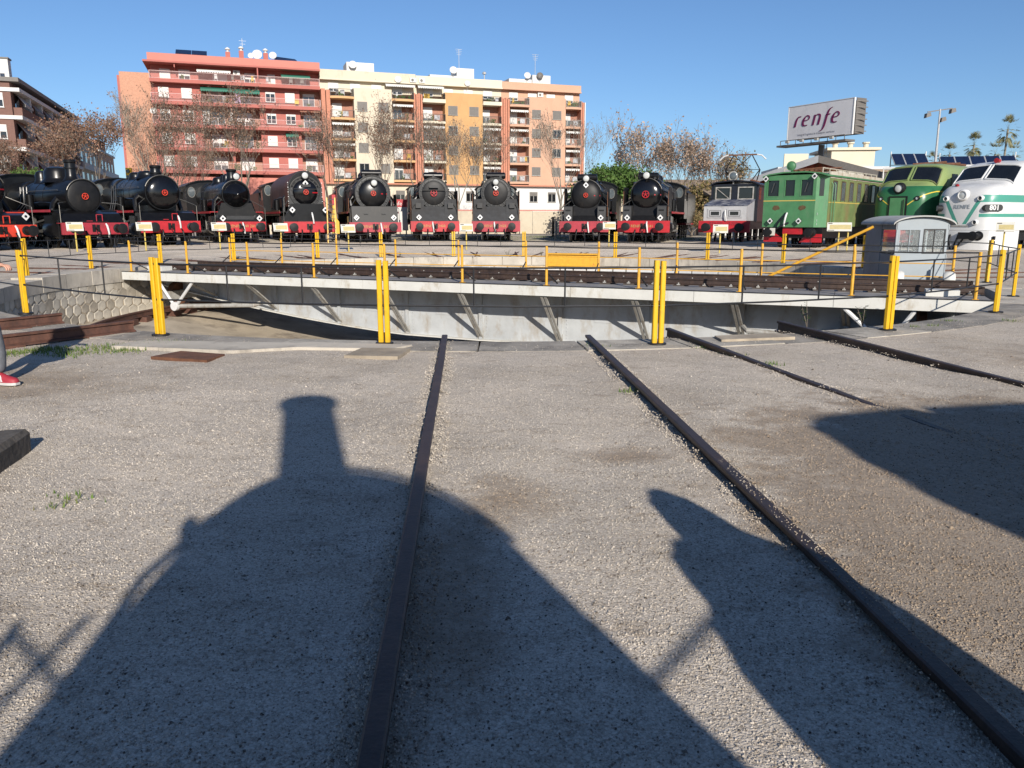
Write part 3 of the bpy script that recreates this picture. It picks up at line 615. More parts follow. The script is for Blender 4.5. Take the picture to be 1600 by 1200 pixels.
def steam_loco(name, label, pos, az, Rb=0.9, zc=2.9, y0=0.95, door='dish', chim=(1.7, 0.3, 1.25), lamp=None, deflect=None, apron=None, beam=(1.47, 0.63, 1.27), red='loco_red', door_m='black_paint',
               ring=False, beam_text=None, hand=0.2, L=6.6, domes=((3.4, 0.42, 0.42), (5.2, 0.36, 0.36)), board_z=1.72, shell=False, cab_roof=3.75, lamps_z=1.45, lamps_x=1.0, wheels=4, board_m='black_paint', hose_x=0.1, hose_top=0.0,
               tank=False, lift=0.18, toplamp=None, panel=None, hinge=True, tender=True, top_gear=0, capuchon=False):
    T = thing(name, label, 'locomotive', (pos[0], pos[1], lift), -R(az), 'steam locomotives lined up round the turntable')
    bw, b0, b1 = beam; bz = (b0 + b1)/2 + 0.02; B = 'black_paint'
    bm = box('buffer_beam', red, T, -bw, bw, 0.0, 0.1, b0, b1)
    box('beam_edge', red, bm, -bw, bw, 0.1, 0.5, b1-0.04, b1-0.004)
    for s in (-1, 1):
        buffer(T, s*0.95, bz - 0.02)
        box('buffer_plate', red, bm, s*0.95-0.24, s*0.95+0.24, -0.02, -0.002, bz-0.25, bz+0.22)
    if beam_text: 
        text('lettering', beam_text[0], 0.22, 'beam_letters', bm, (-0.4, -0.012, bz)); text('lettering', beam_text[1], 0.22, 'beam_letters', bm, (0.4, -0.012, bz))
    MB().tube([(0, -0.02, bz), (0, -0.2, bz), (0, -0.28, bz-0.06), (0, -0.25, bz-0.16)], [0.06, 0.05, 0.045, 0.03], 8).build('coupling_hook', 'matt_black', T)
    mb = MB()
    for k in range(4): mb.torus((0.0, -0.25, bz-0.2-0.13*k), (1, 0, 0) if k % 2 else (0, 1, 0), 0.07, 0.018, 10, 5)
    mb.build('coupling_chain', 'matt_black', T)
    hose(T, hose_x, -0.02, b1 - 0.05 + hose_top, 'white_paint', 0.05); hose(T, -0.45, -0.02, b0+0.15, 'matt_black', -0.06); hose(T, 0.5, -0.02, b0+0.15, 'matt_black', 0.05)
    # frame, guard irons, steps
    box('frame', 'matt_black', T, -0.62, 0.62, 0.12, 9.2, 0.55, 1.25)
    for s in (-1, 1):
        MB().bar((s*0.87, 0.2, 0.62), (s*0.87, 0.05, 0.14), 0.05, 0.12).build('guard_iron', 'matt_black', T, False)
        mb = MB().box(*sorted((s*1.2, s*1.45)), 0.25, 0.5, 0.42, 0.45).box(*sorted((s*1.2, s*1.45)), 0.25, 0.5, 0.85, 0.88); mb.bar((s*1.44, 0.36, 1.3), (s*1.44, 0.36, 0.42), 0.03, 0.05); mb.bar((s*1.2, 0.36, 1.3), (s*1.2, 0.36, 0.42), 0.03, 0.05)
        mb.build('step', 'matt_black', T, False)
        # cylinder with valve chest
        cy = MB().lathe([(0.1, 0), (0.38, 0.02), (0.4, 0.06), (0.4, 1.0), (0.38, 1.04), (0.1, 1.06)], (s*1.1, 1.0, 0.88), (0, 1, 0), 20).lathe([(0.1, -0.1), (0.19, -0.08), (0.2, 1.1), (0.1, 1.12)], (s*1.08, 1.0, 1.4), (0, 1, 0), 16)
        cy.box(*sorted((s*0.75, s*1.4)), 1.08, 1.95, 1.0, 1.5); cy.build('cylinder', B, T)
        for k in range(2): wheel(T, 'pilot_wheel', s*0.84, 0.75 + 1.75*k, 0.42, s, 10)
        dy = []
        for k in range(wheels):
            y_ = 3.45 + 1.62*k; dy.append(y_); wheel(T, 'driving_wheel', s*0.84, y_, 0.76, s, 14)
        MB().bar((s*1.0, dy[0], 0.62), (s*1.0, dy[-1], 0.62), 0.05, 0.12).build('coupling_rod', 'rod_steel', T, False)
        MB().bar((s*1.1, 2.0, 0.9), (s*1.1, dy[1], 0.62), 0.05, 0.14).build('connecting_rod', 'rod_steel', T, False)
        MB().bar((s*1.16, 2.2, 1.35), (s*1.16, dy[0]+0.3, 1.15), 0.05, 0.08).bar((s*1.16, dy[0]+0.3, 1.5), (s*1.16, dy[0]+0.25, 0.75), 0.05, 0.16).build('valve_gear', 'rod_steel', T, False)
        rb = box('running_board', board_m, T, *sorted((s*0.75, s*1.46)), 1.0, 8.4, board_z, board_z+0.04)
        box('board_edge', red, rb, *sorted((s*1.46, s*1.475)), 1.0, 8.4, board_z-0.06, board_z+0.05)
        MB().tube([(s*(Rb+0.08), y0+0.6, zc+0.28), (s*(Rb+0.08), L, zc+0.28)], 0.02, 6).build('hand_rail', 'rod_steel', T)
        MB().tube([(s*(Rb+0.05), y0+1.3, zc-0.3), (s*(Rb+0.12), y0+2.5, zc-0.25), (s*(Rb+0.1), L-0.5, zc-0.35)], 0.05, 6).build('boiler_pipe', B, T)
        for k in range(3): MB().tube([(s*(Rb+0.06), L-0.4*k-0.3, zc+0.5), (s*(Rb+0.14), L-0.4*k-0.4, zc-0.3), (s*1.2, L-0.4*k-0.5, board_z+0.05)], 0.03, 6).build('injector_pipe', B, T)
        MB().lathe([(0.1, 0), (0.17, 0.03), (0.17, 0.7), (0.1, 0.75)], (s*1.2, 3.9, board_z+0.05), (0, 0, 1), 14).build('air_pump', B, T)
    # boiler
    bo = MB().lathe([(Rb*0.97, y0+2.2), (Rb*0.97, L), (Rb*1.06, L+0.05), (Rb*1.06, L+1.9)], (0, 0, zc), (0, 1, 0), 40).build('boiler', B, T)
    mb = MB()
    for k in range(4): mb.lathe([(Rb*0.985, 0), (Rb*0.985, 0.07)], (0, y0+2.6+k*1.0, zc), (0, 1, 0), 40)
    mb.build('boiler_band', B, bo)
    sb = MB().lathe([(Rb*0.9, 0.0), (Rb*0.985, 0.015), (Rb, 0.05), (Rb, 2.2), (Rb*0.97, 2.22)], (0, y0, zc), (0, 1, 0), 44).build('smokebox', 'smokebox_grey' if ring else B, T)
    MB().box(-0.7, 0.7, y0+0.25, y0+1.7, 1.2, zc-Rb*0.7).build('saddle', B, T, False)
    # smokebox door
    rd = Rb*(0.78 if ring else 0.9)
    if door == 'cone': pr = [(rd, 0.0), (rd*0.97, 0.05), (rd*0.5, 0.34), (rd*0.12, 0.56), (0.01, 0.6)]
    elif door == 'flat': pr = [(rd, 0.0), (rd*0.99, 0.04), (rd*0.9, 0.07), (rd*0.5, 0.10), (0.01, 0.11)]
    else:
        pr = [(rd, 0.0)] + [(rd*math.cos(R(a)), 0.03 + 0.36*rd*math.sin(R(a))) for a in range(6, 90, 8)] + [(0.005, 0.03 + 0.36*rd)]
    dd = MB().lathe(pr, (0, y0+0.01, zc), (0, -1, 0), 44).build('smokebox_door', door_m, T, True, 50); ytip = y0 - pr[-1][1]
    mb = MB().torus((0, y0, zc), (0, 1, 0), Rb*0.95, 0.035, 44, 6)
    if ring:
        mb.torus((0, y0-0.0, zc), (0, 1, 0), rd*1.03, 0.03, 40, 6)
        for k in range(18):
            a = R(10+20*k); mb.bar((rd*0.99*math.cos(a), y0-0.03, zc + rd*0.99*math.sin(a)), (rd*1.14*math.cos(a), y0-0.03, zc + rd*1.14*math.sin(a)), 0.06)
    mb.build('door_ring', 'smokebox_grey' if ring else B, dd)
    if hand: handwheel(dd, ytip - 0.07, zc, hand*0.78, 'orange_red' if hand < 0.22 else 'loco_red', 5)
    if hinge:
        for z_ in (-0.02, ): MB().bar((rd*0.55, y0-0.26, zc+z_), (rd*0.98, y0-0.06, zc+z_), 0.06).build('hinge', 'loco_red', dd, False)
        MB().bar((rd*0.9, y0-0.08, zc-0.2), (rd*0.9, y0-0.08, zc+0.2), 0.05).build('hinge_post', B, dd, False)
    if panel: 
        o = box('number_plate', 'black_bar', dd, -0.28, 0.28, y0-0.32, y0-0.24, zc+rd*0.42, zc+rd*0.62)
        MB().bar((-rd*0.95, y0-0.24, zc+rd*0.25), (rd*0.95, y0-0.24, zc+rd*0.25), 0.04).build('door_bar', 'matt_black', dd, False)
    # chimney, domes
    if chim:
        cyy, cr_, ch_ = chim; top = zc + Rb + ch_
        MB().lathe([(cr_*1.6, zc+Rb*0.9), (cr_*1.15, zc+Rb+0.06), (cr_, zc+Rb+0.2), (cr_*0.97, top-0.16), (cr_*1.12, top-0.12), (cr_*1.15, top-0.03), (cr_*1.02, top), (cr_*0.8, top), (cr_*0.78, top-0.3)], (0, cyy, 0), (0, 0, 1), 26, False).build('chimney', B, T)
        if capuchon: MB().lathe([(cr_*1.25, 0), (cr_*1.25, 0.06)], (0, cyy, top-0.4), (0, 0, 1), 22).build('chimney_band', B, T)
    for dy_, dr, dh in domes:
        MB().lathe([(dr*1.3, zc+Rb*0.85), (dr*1.05, zc+Rb+0.03), (dr, zc+Rb+0.1), (dr, zc+Rb+dh*0.6), (dr*0.8, zc+Rb+dh*0.9), (dr*0.4, zc+Rb+dh), (0.01, zc+Rb+dh*1.02)], (0, dy_, 0), (0, 0, 1), 22).build('dome', B, T)
    for k in range(top_gear):
        a = R(40 + 100*k/max(1, top_gear-1)); px, pz = (Rb+0.08)*math.cos(a), zc + (Rb+0.08)*math.sin(a)
        MB().tube([(px, y0+0.15, pz), (px*1.02, y0+0.7+0.3*(k % 3), pz+0.05), (px*1.1, y0+1.6, pz-0.05), (px*1.15, y0+3, pz-0.1)], 0.06+0.02*(k % 2), 8).build('top_pipe', 'smokebox_grey' if k % 2 else B, T)
    if top_gear:
        MB().lathe([(0.1, -0.6), (0.2, -0.55), (0.2, 0.55), (0.1, 0.6)], (0, y0+0.45, zc+Rb+0.12), (1, 0, 0), 16).build('feed_heater', B, T)
    if lamp: head_lamp(T, lamp[0], lamp[1], lamp[2], lamp[3])
    if toplamp: marker_lamp(T, 0, toplamp[0], toplamp[1])
    for s in (-1, 1): marker_lamp(T, s*lamps_x, 0.2, lamps_z)
    for s in (-1, 1):
        MB().tube([(s*Rb*0.75, y0+1.1, zc+0.05), (s*(Rb+0.18), y0+1.0, zc-0.35), (s*1.12, y0+0.75, 1.75), (s*1.1, y0+0.7, 1.3)], 0.12, 10).build('steam_pipe', B, T)
        MB().tube([(s*1.38, 0.2, b1), (s*1.38, 0.2, b1+0.75), (s*1.3, 0.5, b1+0.85), (s*Rb*0.9, y0+0.2, zc-0.25)], 0.018, 6).build('grab_rail', 'rod_steel', T)
    MB().tube([(Rb*0.99*math.cos(R(a)), y0-0.06, zc + Rb*0.99*math.sin(R(a))) for a in range(20, 161, 10)], 0.018, 6).build('front_rail', 'rod_steel', T)
    bt = MB()
    for k in range(22):
        x_ = -bw + 0.06 + (2*bw-0.12)*k/21
        for zz in (b0+0.045, b1-0.05): bt.lathe([(0.018, 0), (0.014, 0.014), (0.002, 0.018)], (x_, 0, zz), (0, -1, 0), 6)
    stuff(bt.build('rivets', red, bm, False))
    mb = MB().box(-0.16, -0.02, -0.03, 0.0, bz-0.16, bz+0.16).box(0.02, 0.16, -0.028, 0.0, bz-0.15, bz+0.15); mb.build('hook_plate', 'matt_black', bm, False)
    # front apron
    if apron == 'tall':
        for s in (-1, 1):
            MB().prism([(0.12, b1), (0.95, 2.55), (1.1, 2.55), (0.3, b1)], 'x', *sorted((s*0.62, s*1.36))).build('apron_plate', 'apron_grey', T, False)
            box('tool_door', 'apron_grey', T, s*0.98-0.16, s*0.98+0.16, 0.42, 0.6, 2.0, 2.3)
        MB().prism([(0.14, b1), (0.72, 2.1), (0.85, 2.1), (0.3, b1)], 'x', -0.618, 0.618).build('apron_plate', 'apron_grey', T, False)
    elif apron == 'box':
        MB().prism([(0.1, b1), (0.25, 2.05), (1.2, 2.1), (1.2, b1)], 'x', -1.3, 1.3).build('apron_plate', 'matt_black', T, False)
        for s in (-1, 1): box('apron_door', 'smokebox_grey', T, s*0.5-0.12, s*0.5+0.12, 0.12, 0.17, 1.6, 1.68)
    elif apron == 'flare':
        pr = [(-bw*0.98, b1), (bw*0.98, b1), (1.22, 1.55), (0.95, 1.85), (0.82, 2.25), (-0.82, 2.25), (-0.95, 1.85), (-1.22, 1.55)]
        MB().prism(pr, 'y', y0-0.02, y0+0.1).build('apron_plate', 'matt_black', T, False); box('front_platform', B, T, -bw*0.95, bw*0.95, 0.1, 0.9, b1, b1+0.12); box('front_step', 'smokebox_grey', T, -0.75, 0.75, 0.3, 0.6, b1+0.12, b1+0.32)
    elif apron == 'plat':
        MB().prism([(0.1, b1), (0.16, b1+0.06), (0.5, b1+0.4), (1.2, board_z+0.05), (1.2, b1)], 'x', -bw*0.92, bw*0.92).build('apron_plate', B, T, False)
        MB().box(-0.34, -0.08, 0.085, 0.1, b1+0.06, b1+0.09).bar((0.1, 0.1, b1+0.06), (0.1, 0.1, b1+0.36), 0.03).bar((0.36, 0.1, b1+0.06), (0.36, 0.1, b1+0.36), 0.03).bar((0.1, 0.1, b1+0.36), (0.36, 0.1, b1+0.36), 0.03).build('step_iron', red, T, False)
    elif apron == 'cheeks':
        MB().prism([(0.1, b1), (0.5, 1.55), (0.95, 2.3), (1.2, 2.3), (1.2, b1)], 'x', -0.72, 0.72).build('apron_plate', 'matt_black', T, False)
        for s in (-1, 1): MB().prism([(0.12, b1), (0.16, 2.05), (0.3, 2.1), (0.9, 2.1), (0.9, b1)], 'x', *sorted((s*0.74, s*1.22))).build('tool_box', 'apron_grey', T, False); box('tool_handle', 'matt_black', T, s*0.98-0.14, s*0.98+0.14, 0.1, 0.16, 1.82, 1.88)
    if deflect:
        y1_, y2_, z1_, z2_, xx = deflect
        for s in (-1, 1):
            MB().prism([(y1_, z1_), (y2_, z1_), (y2_, z2_), (y1_+0.12, z2_), (y1_, z2_-0.25)], 'x', *sorted((s*xx, s*(xx-0.035)))).build('smoke_deflector', 'matt_black', T, False)
            MB().bar((s*(xx-0.02), y1_-0.01, z1_), (s*(xx-0.02), y1_-0.01, z2_-0.24), 0.06, 0.03).build('deflector_edge', 'rust', T, False)
            MB().bar((s*(xx-0.04), y1_+0.5, z2_-0.4), (s*Rb*0.8, y1_+0.9, zc+0.3), 0.04).build('deflector_stay', B, T, False)
    if shell:
        ww, zt = 0.97, zc + Rb + 0.32
        def sec(w_, zt_, zlo): return [(-w_, zlo), (-w_, zt_-w_)] + [(-w_*math.cos(R(a)), zt_-w_ + w_*math.sin(R(a))) for a in range(15, 180, 15)] + [(w_, zt_-w_), (w_, zlo)]
        casing = MB(); secs = []
        for y_, w_, zt_ in ((y0-0.02, 0.94, zt-0.02), (y0+0.12, 1.0, zt), (4.0, 1.04, zt), (7.4, 1.08, zt-0.02)):
            secs.append([(x, y_, z) for x, z in sec(w_, zt_, 2.05)])
        k = len(secs[0]); casing.add([p for s_ in secs for p in s_], [(i*k+j, i*k+j+1, (i+1)*k+j+1, (i+1)*k+j) for i in range(3) for j in range(k-1)])
        casing.build('casing', 'rusty_casing', T, True, 40)
        inner = [(rd*1.0*math.cos(R(a)), zc + rd*1.0*math.sin(R(a))) for a in range(0, 360, 15)]
        fr = sec(0.94, zt-0.02, 1.75)
        MB().prism(fr, 'y', y0+0.03, y0+0.06).build('casing_front', 'smokebox_grey', T, False)
        MB().prism(sec(0.9, zt-0.06, zc+0.42), 'y', y0-0.0, y0+0.028).build('casing_brow', 'black_paint', T, False)
        MB().prism([(-bw*0.98, b1), (bw*0.98, b1), (bw*0.9, 1.5), (1.08, 1.75), (0.9, 2.2), (-0.9, 2.2), (-1.08, 1.75), (-bw*0.9, 1.5)], 'y', y0-0.5, y0-0.02).build('casing_skirt', 'black_paint', T, False)
        for s in (-1, 1):
            box('side_panel', 'brown_panel', T, *sorted((s*1.42, s*1.46)), 1.4, 8.2, 1.55, 1.85)
            for k in range(12): MB().bar((s*0.955, y0-0.01, 1.95+0.13*k), (s*0.955, y0-0.04, 1.95+0.13*k), 0.035, 0.05).build('casing_bolt', 'white_paint' if k % 2 else 'rod_steel', T, False)
    # cab
    cy0 = L + 1.75
    cb = MB()
    for s in (-1, 1):
        x0, x1 = sorted((s*1.38, s*1.42))
        cb.box(x0, x1, cy0, cy0+2.0, board_z-0.35, 2.55).box(x0, x1, cy0, cy0+0.35, 2.55, 3.2).box(x0, x1, cy0+0.95, cy0+1.15, 2.55, 3.2).box(x0, x1, cy0, cy0+2.0, 3.2, cab_roof-0.3)
    cb.box(-1.38, 1.38, cy0, cy0+0.04, board_z-0.35, zc-0.2)
    cb.prism([(-1.38, zc-0.2), (1.38, zc-0.2), (1.38, cab_roof-0.3), (0.9, cab_roof-0.06), (0, cab_roof+0.03), (-0.9, cab_roof-0.06), (-1.38, cab_roof-0.3)], 'y', cy0, cy0+0.04)
    c_o = cb.build('cab', B, T, False)
    for s in (-1, 1):
        MB().prism([(s*1.08 + 0.2*math.cos(R(a)), zc+0.32 + 0.3*math.sin(R(a))) for a in range(0, 360, 24)], 'y', cy0-0.02, cy0-0.004).build('front_window', 'grey_glass', c_o, False)
        mb = MB(); 
        for k in range(15):
            a0, a1 = R(24*k), R(24*(k+1)); mb.bar((s*1.08 + 0.22*math.cos(a0), cy0-0.02, zc+0.32 + 0.32*math.sin(a0)), (s*1.08 + 0.22*math.cos(a1), cy0-0.02, zc+0.32 + 0.32*math.sin(a1)), 0.035)
        mb.build('window_rim', 'rod_steel', c_o, False)
        box('side_window', 'dark_glass', c_o, *sorted((s*1.39, s*1.405)), cy0+0.35, cy0+0.95, 2.55, 3.2)
    rf = [(-1.5, cab_roof-0.34), (-1.2, cab_roof-0.14), (-0.7, cab_roof), (0, cab_roof+0.06), (0.7, cab_roof), (1.2, cab_roof-0.14), (1.5, cab_roof-0.34)]
    MB().prism(rf + [(x, z-0.05) for x, z in reversed(rf)], 'y', cy0-0.2, cy0+2.3).build('roof', B, c_o, True, 30)
    if tank:
        for s in (-1, 1): box('side_tank', B, T, *sorted((s*(Rb+0.05), s*1.42)), 3.6, cy0, board_z+0.05, 2.75)
    # tender
    if tender:
        td = box('tender', B, T, -1.4, 1.4, cy0+2.4, cy0+8.4, 1.1, 3.1); box('tender_frame', red, td, -1.35, 1.35, cy0+2.5, cy0+8.3, 0.95, 1.09)
        MB().prism([(-1.3, 3.1), (1.3, 3.1), (0.9, 3.5), (-0.9, 3.5)], 'y', cy0+3.2, cy0+7.2).build('coal_load', 'matt_black', td, False)
        for s in (-1, 1):
            for k in range(4): wheel(T, 'tender_wheel', s*0.84, cy0 + 3.2 + 1.45*k, 0.5, s, 8)
    return T

def at_az(k): return LOCO[k], az_of(k)
p_, a_ = at_az('L0'); steam_loco('steam_locomotive', 'black engine with bright orange-red frames cut off by the left frame edge', p_, a_, Rb=0.75, zc=2.6, red='orange_red', beam=(1.4, 0.6, 1.1), apron='plat', hand=0.18, board_z=1.6, board_m='orange_red', hose_x=0.5)
p_, a_ = at_az('L1'); steam_loco('steam_locomotive', 'dusty black steam engine with tall thin chimney and flat smokebox door, far left', p_, a_, Rb=0.78, zc=2.35, door='flat', chim=(2.05, 0.24, 0.88), red='faded_red', beam=(1.45, 0.66, 1.18), apron='plat', domes=((3.5, 0.6, 0.62), (5.4, 0.3, 0.5)), hand=0.17, door_m='matt_black', cab_roof=3.55, board_z=1.7, lamps_z=-9, hose_x=0.45, hinge=False, L=6.2, capuchon=True)
p_, a_ = at_az('L2'); steam_loco('steam_locomotive', 'black steam engine with glossy domed smokebox door and stubby banded chimney', p_, a_, Rb=0.88, zc=2.64, door='dish', door_m='gloss_black', chim=(1.75, 0.25, 0.5), red='loco_red', beam=(1.45, 0.68, 1.25), apron='plat', domes=((3.0, 0.5, 0.28), (5.0, 0.34, 0.3)), hand=0.17, cab_roof=3.6, lamps_z=-9, hose_x=0.35, hose_top=0.3, hinge=False, capuchon=True)
p_, a_ = at_az('L3'); steam_loco('steam_locomotive', 'black steam engine with pointed cone-shaped smokebox front and headlamp by the chimney', p_, a_, Rb=0.8, zc=2.7, y0=1.0, door='cone', door_m='gloss_black', chim=(1.8, 0.26, 0.64), red='loco_red', beam=(1.33, 0.66, 1.2), apron='flare', lamp=(0.12, 1.35, 3.72, 0.2), hand=0.0, domes=((3.1, 0.22, 0.4), (3.9, 0.2, 0.4), (5.2, 0.36, 0.35)), beam_text=('RENFE', '240 201'), hinge=False, lamps_z=1.38, board_m='loco_red', hose_x=0.05)
p_, a_ = at_az('L4'); steam_loco('steam_locomotive', 'streamlined steam engine in a rusty brown casing with glossy black door', p_, a_, Rb=0.9, zc=2.85, y0=1.0, door='dish', door_m='gloss_black', chim=None, red='loco_red', beam=(1.43, 0.6, 1.2), apron=None, lamp=(0.0, 1.0, 3.78, 0.2), ring=True, shell=True, hand=0.17, domes=(), lamps_z=1.85, lamps_x=0.92, toplamp=(0.9, 3.34), hose_x=0.15, hose_top=0.55, panel=True)
p_, a_ = at_az('L5'); steam_loco('steam_locomotive', 'black steam engine with wide bolted smokebox ring, round white headlamp and yellow ladder beside', p_, a_, Rb=1.03, zc=2.78, y0=0.9, door='dish', door_m='black_paint', chim=(1.9, 0.4, 0.12), red='faded_red', beam=(1.47, 0.62, 1.17), apron='box', lamp=(0.05, 0.72, 3.36, 0.19), ring=True, hand=0.17, lamps_z=1.42, lamps_x=1.05, beam_text=('RENFE', '151 301'), deflect=(1.0, 2.2, 1.7, 2.75, 1.4), top_gear=5, tank=False, hose_x=0.3)
p_, a_ = at_az('L6'); steam_loco('steam_locomotive', 'dark grey steam engine with tall apron, smoke deflectors, short chimney and no headlamp', p_, a_, Rb=0.93, zc=2.9, y0=0.95, door='flat', door_m='matt_black', chim=(1.6, 0.26, 0.35), red='loco_red', beam=(1.47, 0.6, 1.22), apron='tall', ring=True, hand=0.24, lamps_z=1.45, lamps_x=0.96, beam_text=('RENFE', '2408'), deflect=(0.5, 2.9, 1.3, 3.05, 1.44), panel=True, hinge=False, top_gear=3, hose_x=-0.15)
p_, a_ = at_az('L7'); steam_loco('steam_locomotive', 'dark grey steam engine with tall apron and headlamp, in the middle of the row', p_, a_, Rb=0.93, zc=2.9, y0=0.95, door='flat', door_m='matt_black', chim=(1.6, 0.3, 0.2), red='faded_red', beam=(1.47, 0.6, 1.22), apron='tall', ring=True, hand=0.19, lamps_z=1.45, lamps_x=0.96, lamp=(0.0, 0.85, 3.55, 0.19), toplamp=(0.85, 3.22), beam_text=('RENFE', '2428'), deflect=(0.5, 2.9, 1.3, 3.05, 1.44), hinge=False, top_gear=4, hose_x=-0.1, panel=False)
p_, a_ = at_az('L8'); steam_loco('steam_locomotive', 'matt black steam engine with faded red beam, left of the pair beyond the gap', p_, a_, Rb=0.93, zc=2.72, y0=0.9, door='dish', door_m='matt_black', chim=(1.9, 0.34, 0.2), red='faded_red', beam=(1.48, 0.6, 1.22), apron='cheeks', hand=0.16, lamps_z=1.42, lamps_x=0.94, lamp=(0.0, 0.9, 3.68, 0.2), toplamp=(0.72, 3.3), deflect=(0.7, 2.3, 1.5, 3.15, 1.3), top_gear=3, cab_roof=3.85, hose_x=0.2)
p_, a_ = at_az('L9'); steam_loco('steam_locomotive', 'gleaming black steam engine with bright red beam, right of the pair beyond the gap', p_, a_, Rb=0.93, zc=2.72, y0=0.9, door='dish', door_m='gloss_black', chim=(1.9, 0.34, 0.2), red='loco_red', beam=(1.48, 0.6, 1.25), apron='cheeks', hand=0.24, lamps_z=1.42, lamps_x=0.94, lamp=(0.0, 0.85, 3.78, 0.21), deflect=(0.7, 2.3, 1.5, 3.15, 1.3), top_gear=5, cab_roof=3.7, beam_text=('RENFE', '241'), hose_x=0.2)
# the engine behind the camera, whose shadow falls across the foreground
SHD = steam_loco('steam_locomotive', 'black steam engine behind the viewer, casting the chimney-shaped shadow', (0.70, -1.45), 177.7, Rb=0.83, zc=2.22, y0=0.6, chim=(1.25, 0.21, 1.2), apron='plat', hand=0.15, domes=((3.4, 0.35, 0.4),), cab_roof=3.3, lift=0.06, L=5.6, tender=False, lamps_z=-9)

for s in (-1, 1):  # unseen pipes and knobs added to shape the engine's cast shadow
    MB().tube([(s*0.62, 0.85, 2.82), (s*0.84, 0.85, 2.5), (s*0.95, 0.85, 2.1), (s*1.0, 0.85, 1.4)], 0.024, 8).build('front_pipe', 'black_paint', SHD)
    MB().lathe([(0.03, 0), (0.045, 0.05), (0.045, 0.1), (0.02, 0.14)], (s*0.72, 0.85, 2.68), (0, 0, 1), 10).build('shadow_knob', 'rod_steel', SHD)
MB().prism([(-1.36, 0.8), (1.36, 0.8), (1.34, 1.1), (1.15, 1.25), (0.95, 1.5), (0.78, 2.0), (-0.78, 2.0), (-0.95, 1.5), (-1.15, 1.25), (-1.34, 1.1)], 'y', 0.2, 0.62).build('front_platform', 'black_paint', SHD, False)  # unseen block, its sloped outline shaped for the engine's shadow
# ---------------------------------------------------------------- boxy electrics
p_, a_ = at_az('L10')
E = thing('electric_locomotive', 'silver and red electric engine with black cab and raised pantograph', 'locomotive', (*p_, 0.18), -R(a_))
bm = box('buffer_beam', 'loco_red', E, -1.47, 1.47, 0, 0.15, 0.58, 1.25)
text('lettering', 'RENFE', 0.28, 'faded_red', bm, (-0.45, -0.012, 1.08)); text('lettering', '1005', 0.28, 'faded_red', bm, (0.55, -0.012, 1.08))
for s in (-1, 1): buffer(E, s*0.95, 0.88, 0.25)
hood = MB().prism([(0.1, 1.25), (0.1, 2.02), (0.2, 2.1), (2.6, 2.45), (2.6, 1.25)], 'x', -1.22, 1.22).build('hood', 'silver_hood', E, False)
MB().prism([(0.12, 2.1), (0.3, 2.16), (2.6, 2.52), (2.6, 2.45), (0.2, 2.1)], 'x', -1.26, 1.26).build('hood_top', 'peeling_hood', hood, False)
for s in (-1, 1):
    v = box('hood_hatch', 'silver_hood', hood, s*0.55-0.44, s*0.55+0.44, 0.06, 0.1, 1.42, 1.92)
    box('hatch_frame', 'black_bar', v, s*0.55-0.34, s*0.55+0.34, 0.045, 0.06, 1.5, 1.84); box('hatch_panel', 'silver_hood', v, s*0.55-0.315, s*0.55+0.315, 0.035, 0.045, 1.525, 1.815); box('louvre', 'dark_glass', v, s*0.55-0.24, s*0.55+0.24, 0.025, 0.035, 1.57, 1.77)
hose(E, 0.05, 0.02, 1.85, 'white_paint', 0.06)
cb = MB().box(-1.4, 1.4, 2.6, 6.6, 1.2, 2.45).box(-1.4, -1.28, 2.6, 6.6, 2.45, 3.35).box(1.28, 1.4, 2.6, 6.6, 2.45, 3.35).box(-0.16, 0.16, 2.6, 2.75, 2.45, 3.35).box(-1.4, 1.4, 2.6, 6.6, 3.3, 3.42).box(-1.28, 1.28, 6.4, 6.6, 2.45, 3.3)
co = cb.build('cab', 'navy_paint', E, False)
for s in (-1, 1):
    wn = box('windscreen', 'dark_glass', co, *sorted((s*0.16, s*1.28)), 2.68, 2.7, 2.45, 3.3)
    x0, x1 = sorted((s*0.2, s*1.14)); mb = MB().box(x0, x0+0.07, 2.57, 2.62, 2.5, 3.25).box(x1-0.07, x1, 2.57, 2.62, 2.5, 3.25).box(x0+.07, x1-.07, 2.57, 2.62, 2.5, 2.56).box(x0+.07, x1-.07, 2.57, 2.62, 3.19, 3.25)
    if s < 0: mb.bar((x0+0.1, 2.58, 3.15), (x1-0.12, 2.58, 2.58), 0.05, 0.03)
    mb.build('frame', 'brace_grey', wn, False)
    box('side_window', 'dark_glass', co, *sorted((s*1.401, s*1.415)), 2.85, 3.6, 2.5, 3.2)
rf = [(-1.5, 3.38), (-1.1, 3.56), (0, 3.66), (1.1, 3.56), (1.5, 3.38)]
MB().prism(rf + [(x, z-0.07) for x, z in reversed(rf)], 'y', 2.4, 6.8).build('roof', 'navy_paint', co, True, 30)
head_lamp(E, -0.1, 2.7, 3.88, 0.26, 'grey_glass', 'brace_grey')
MB().prism([(6.6, 1.25), (6.6, 2.45), (9.2, 2.1), (9.2, 1.25)], 'x', -1.22, 1.22).build('rear_hood', 'silver_hood', E, False)
pg = MB(); zt = 5.25
for s in (-1, 1):
    pg.tube([(s*0.75, 4.0, 3.7), (s*1.05, 4.7, 4.35), (s*0.55, 4.6, zt)], 0.035, 6); pg.tube([(s*0.75, 5.6, 3.7), (s*1.05, 4.8, 4.35)], 0.035, 6); pg.tube([(-s*0.4, 4.6, 4.4), (s*0.5, 4.6, zt-0.05)], 0.025, 6)
pg.tube([(-1.05, 4.7, 4.35), (1.05, 4.7, 4.35)], 0.02, 6)
pan = pg.build('pantograph', 'matt_black', E)
MB().bar((-0.85, 4.6, zt), (0.85, 4.6, zt), 0.12, 0.08).build('contact_strip', 'rust', pan, False)
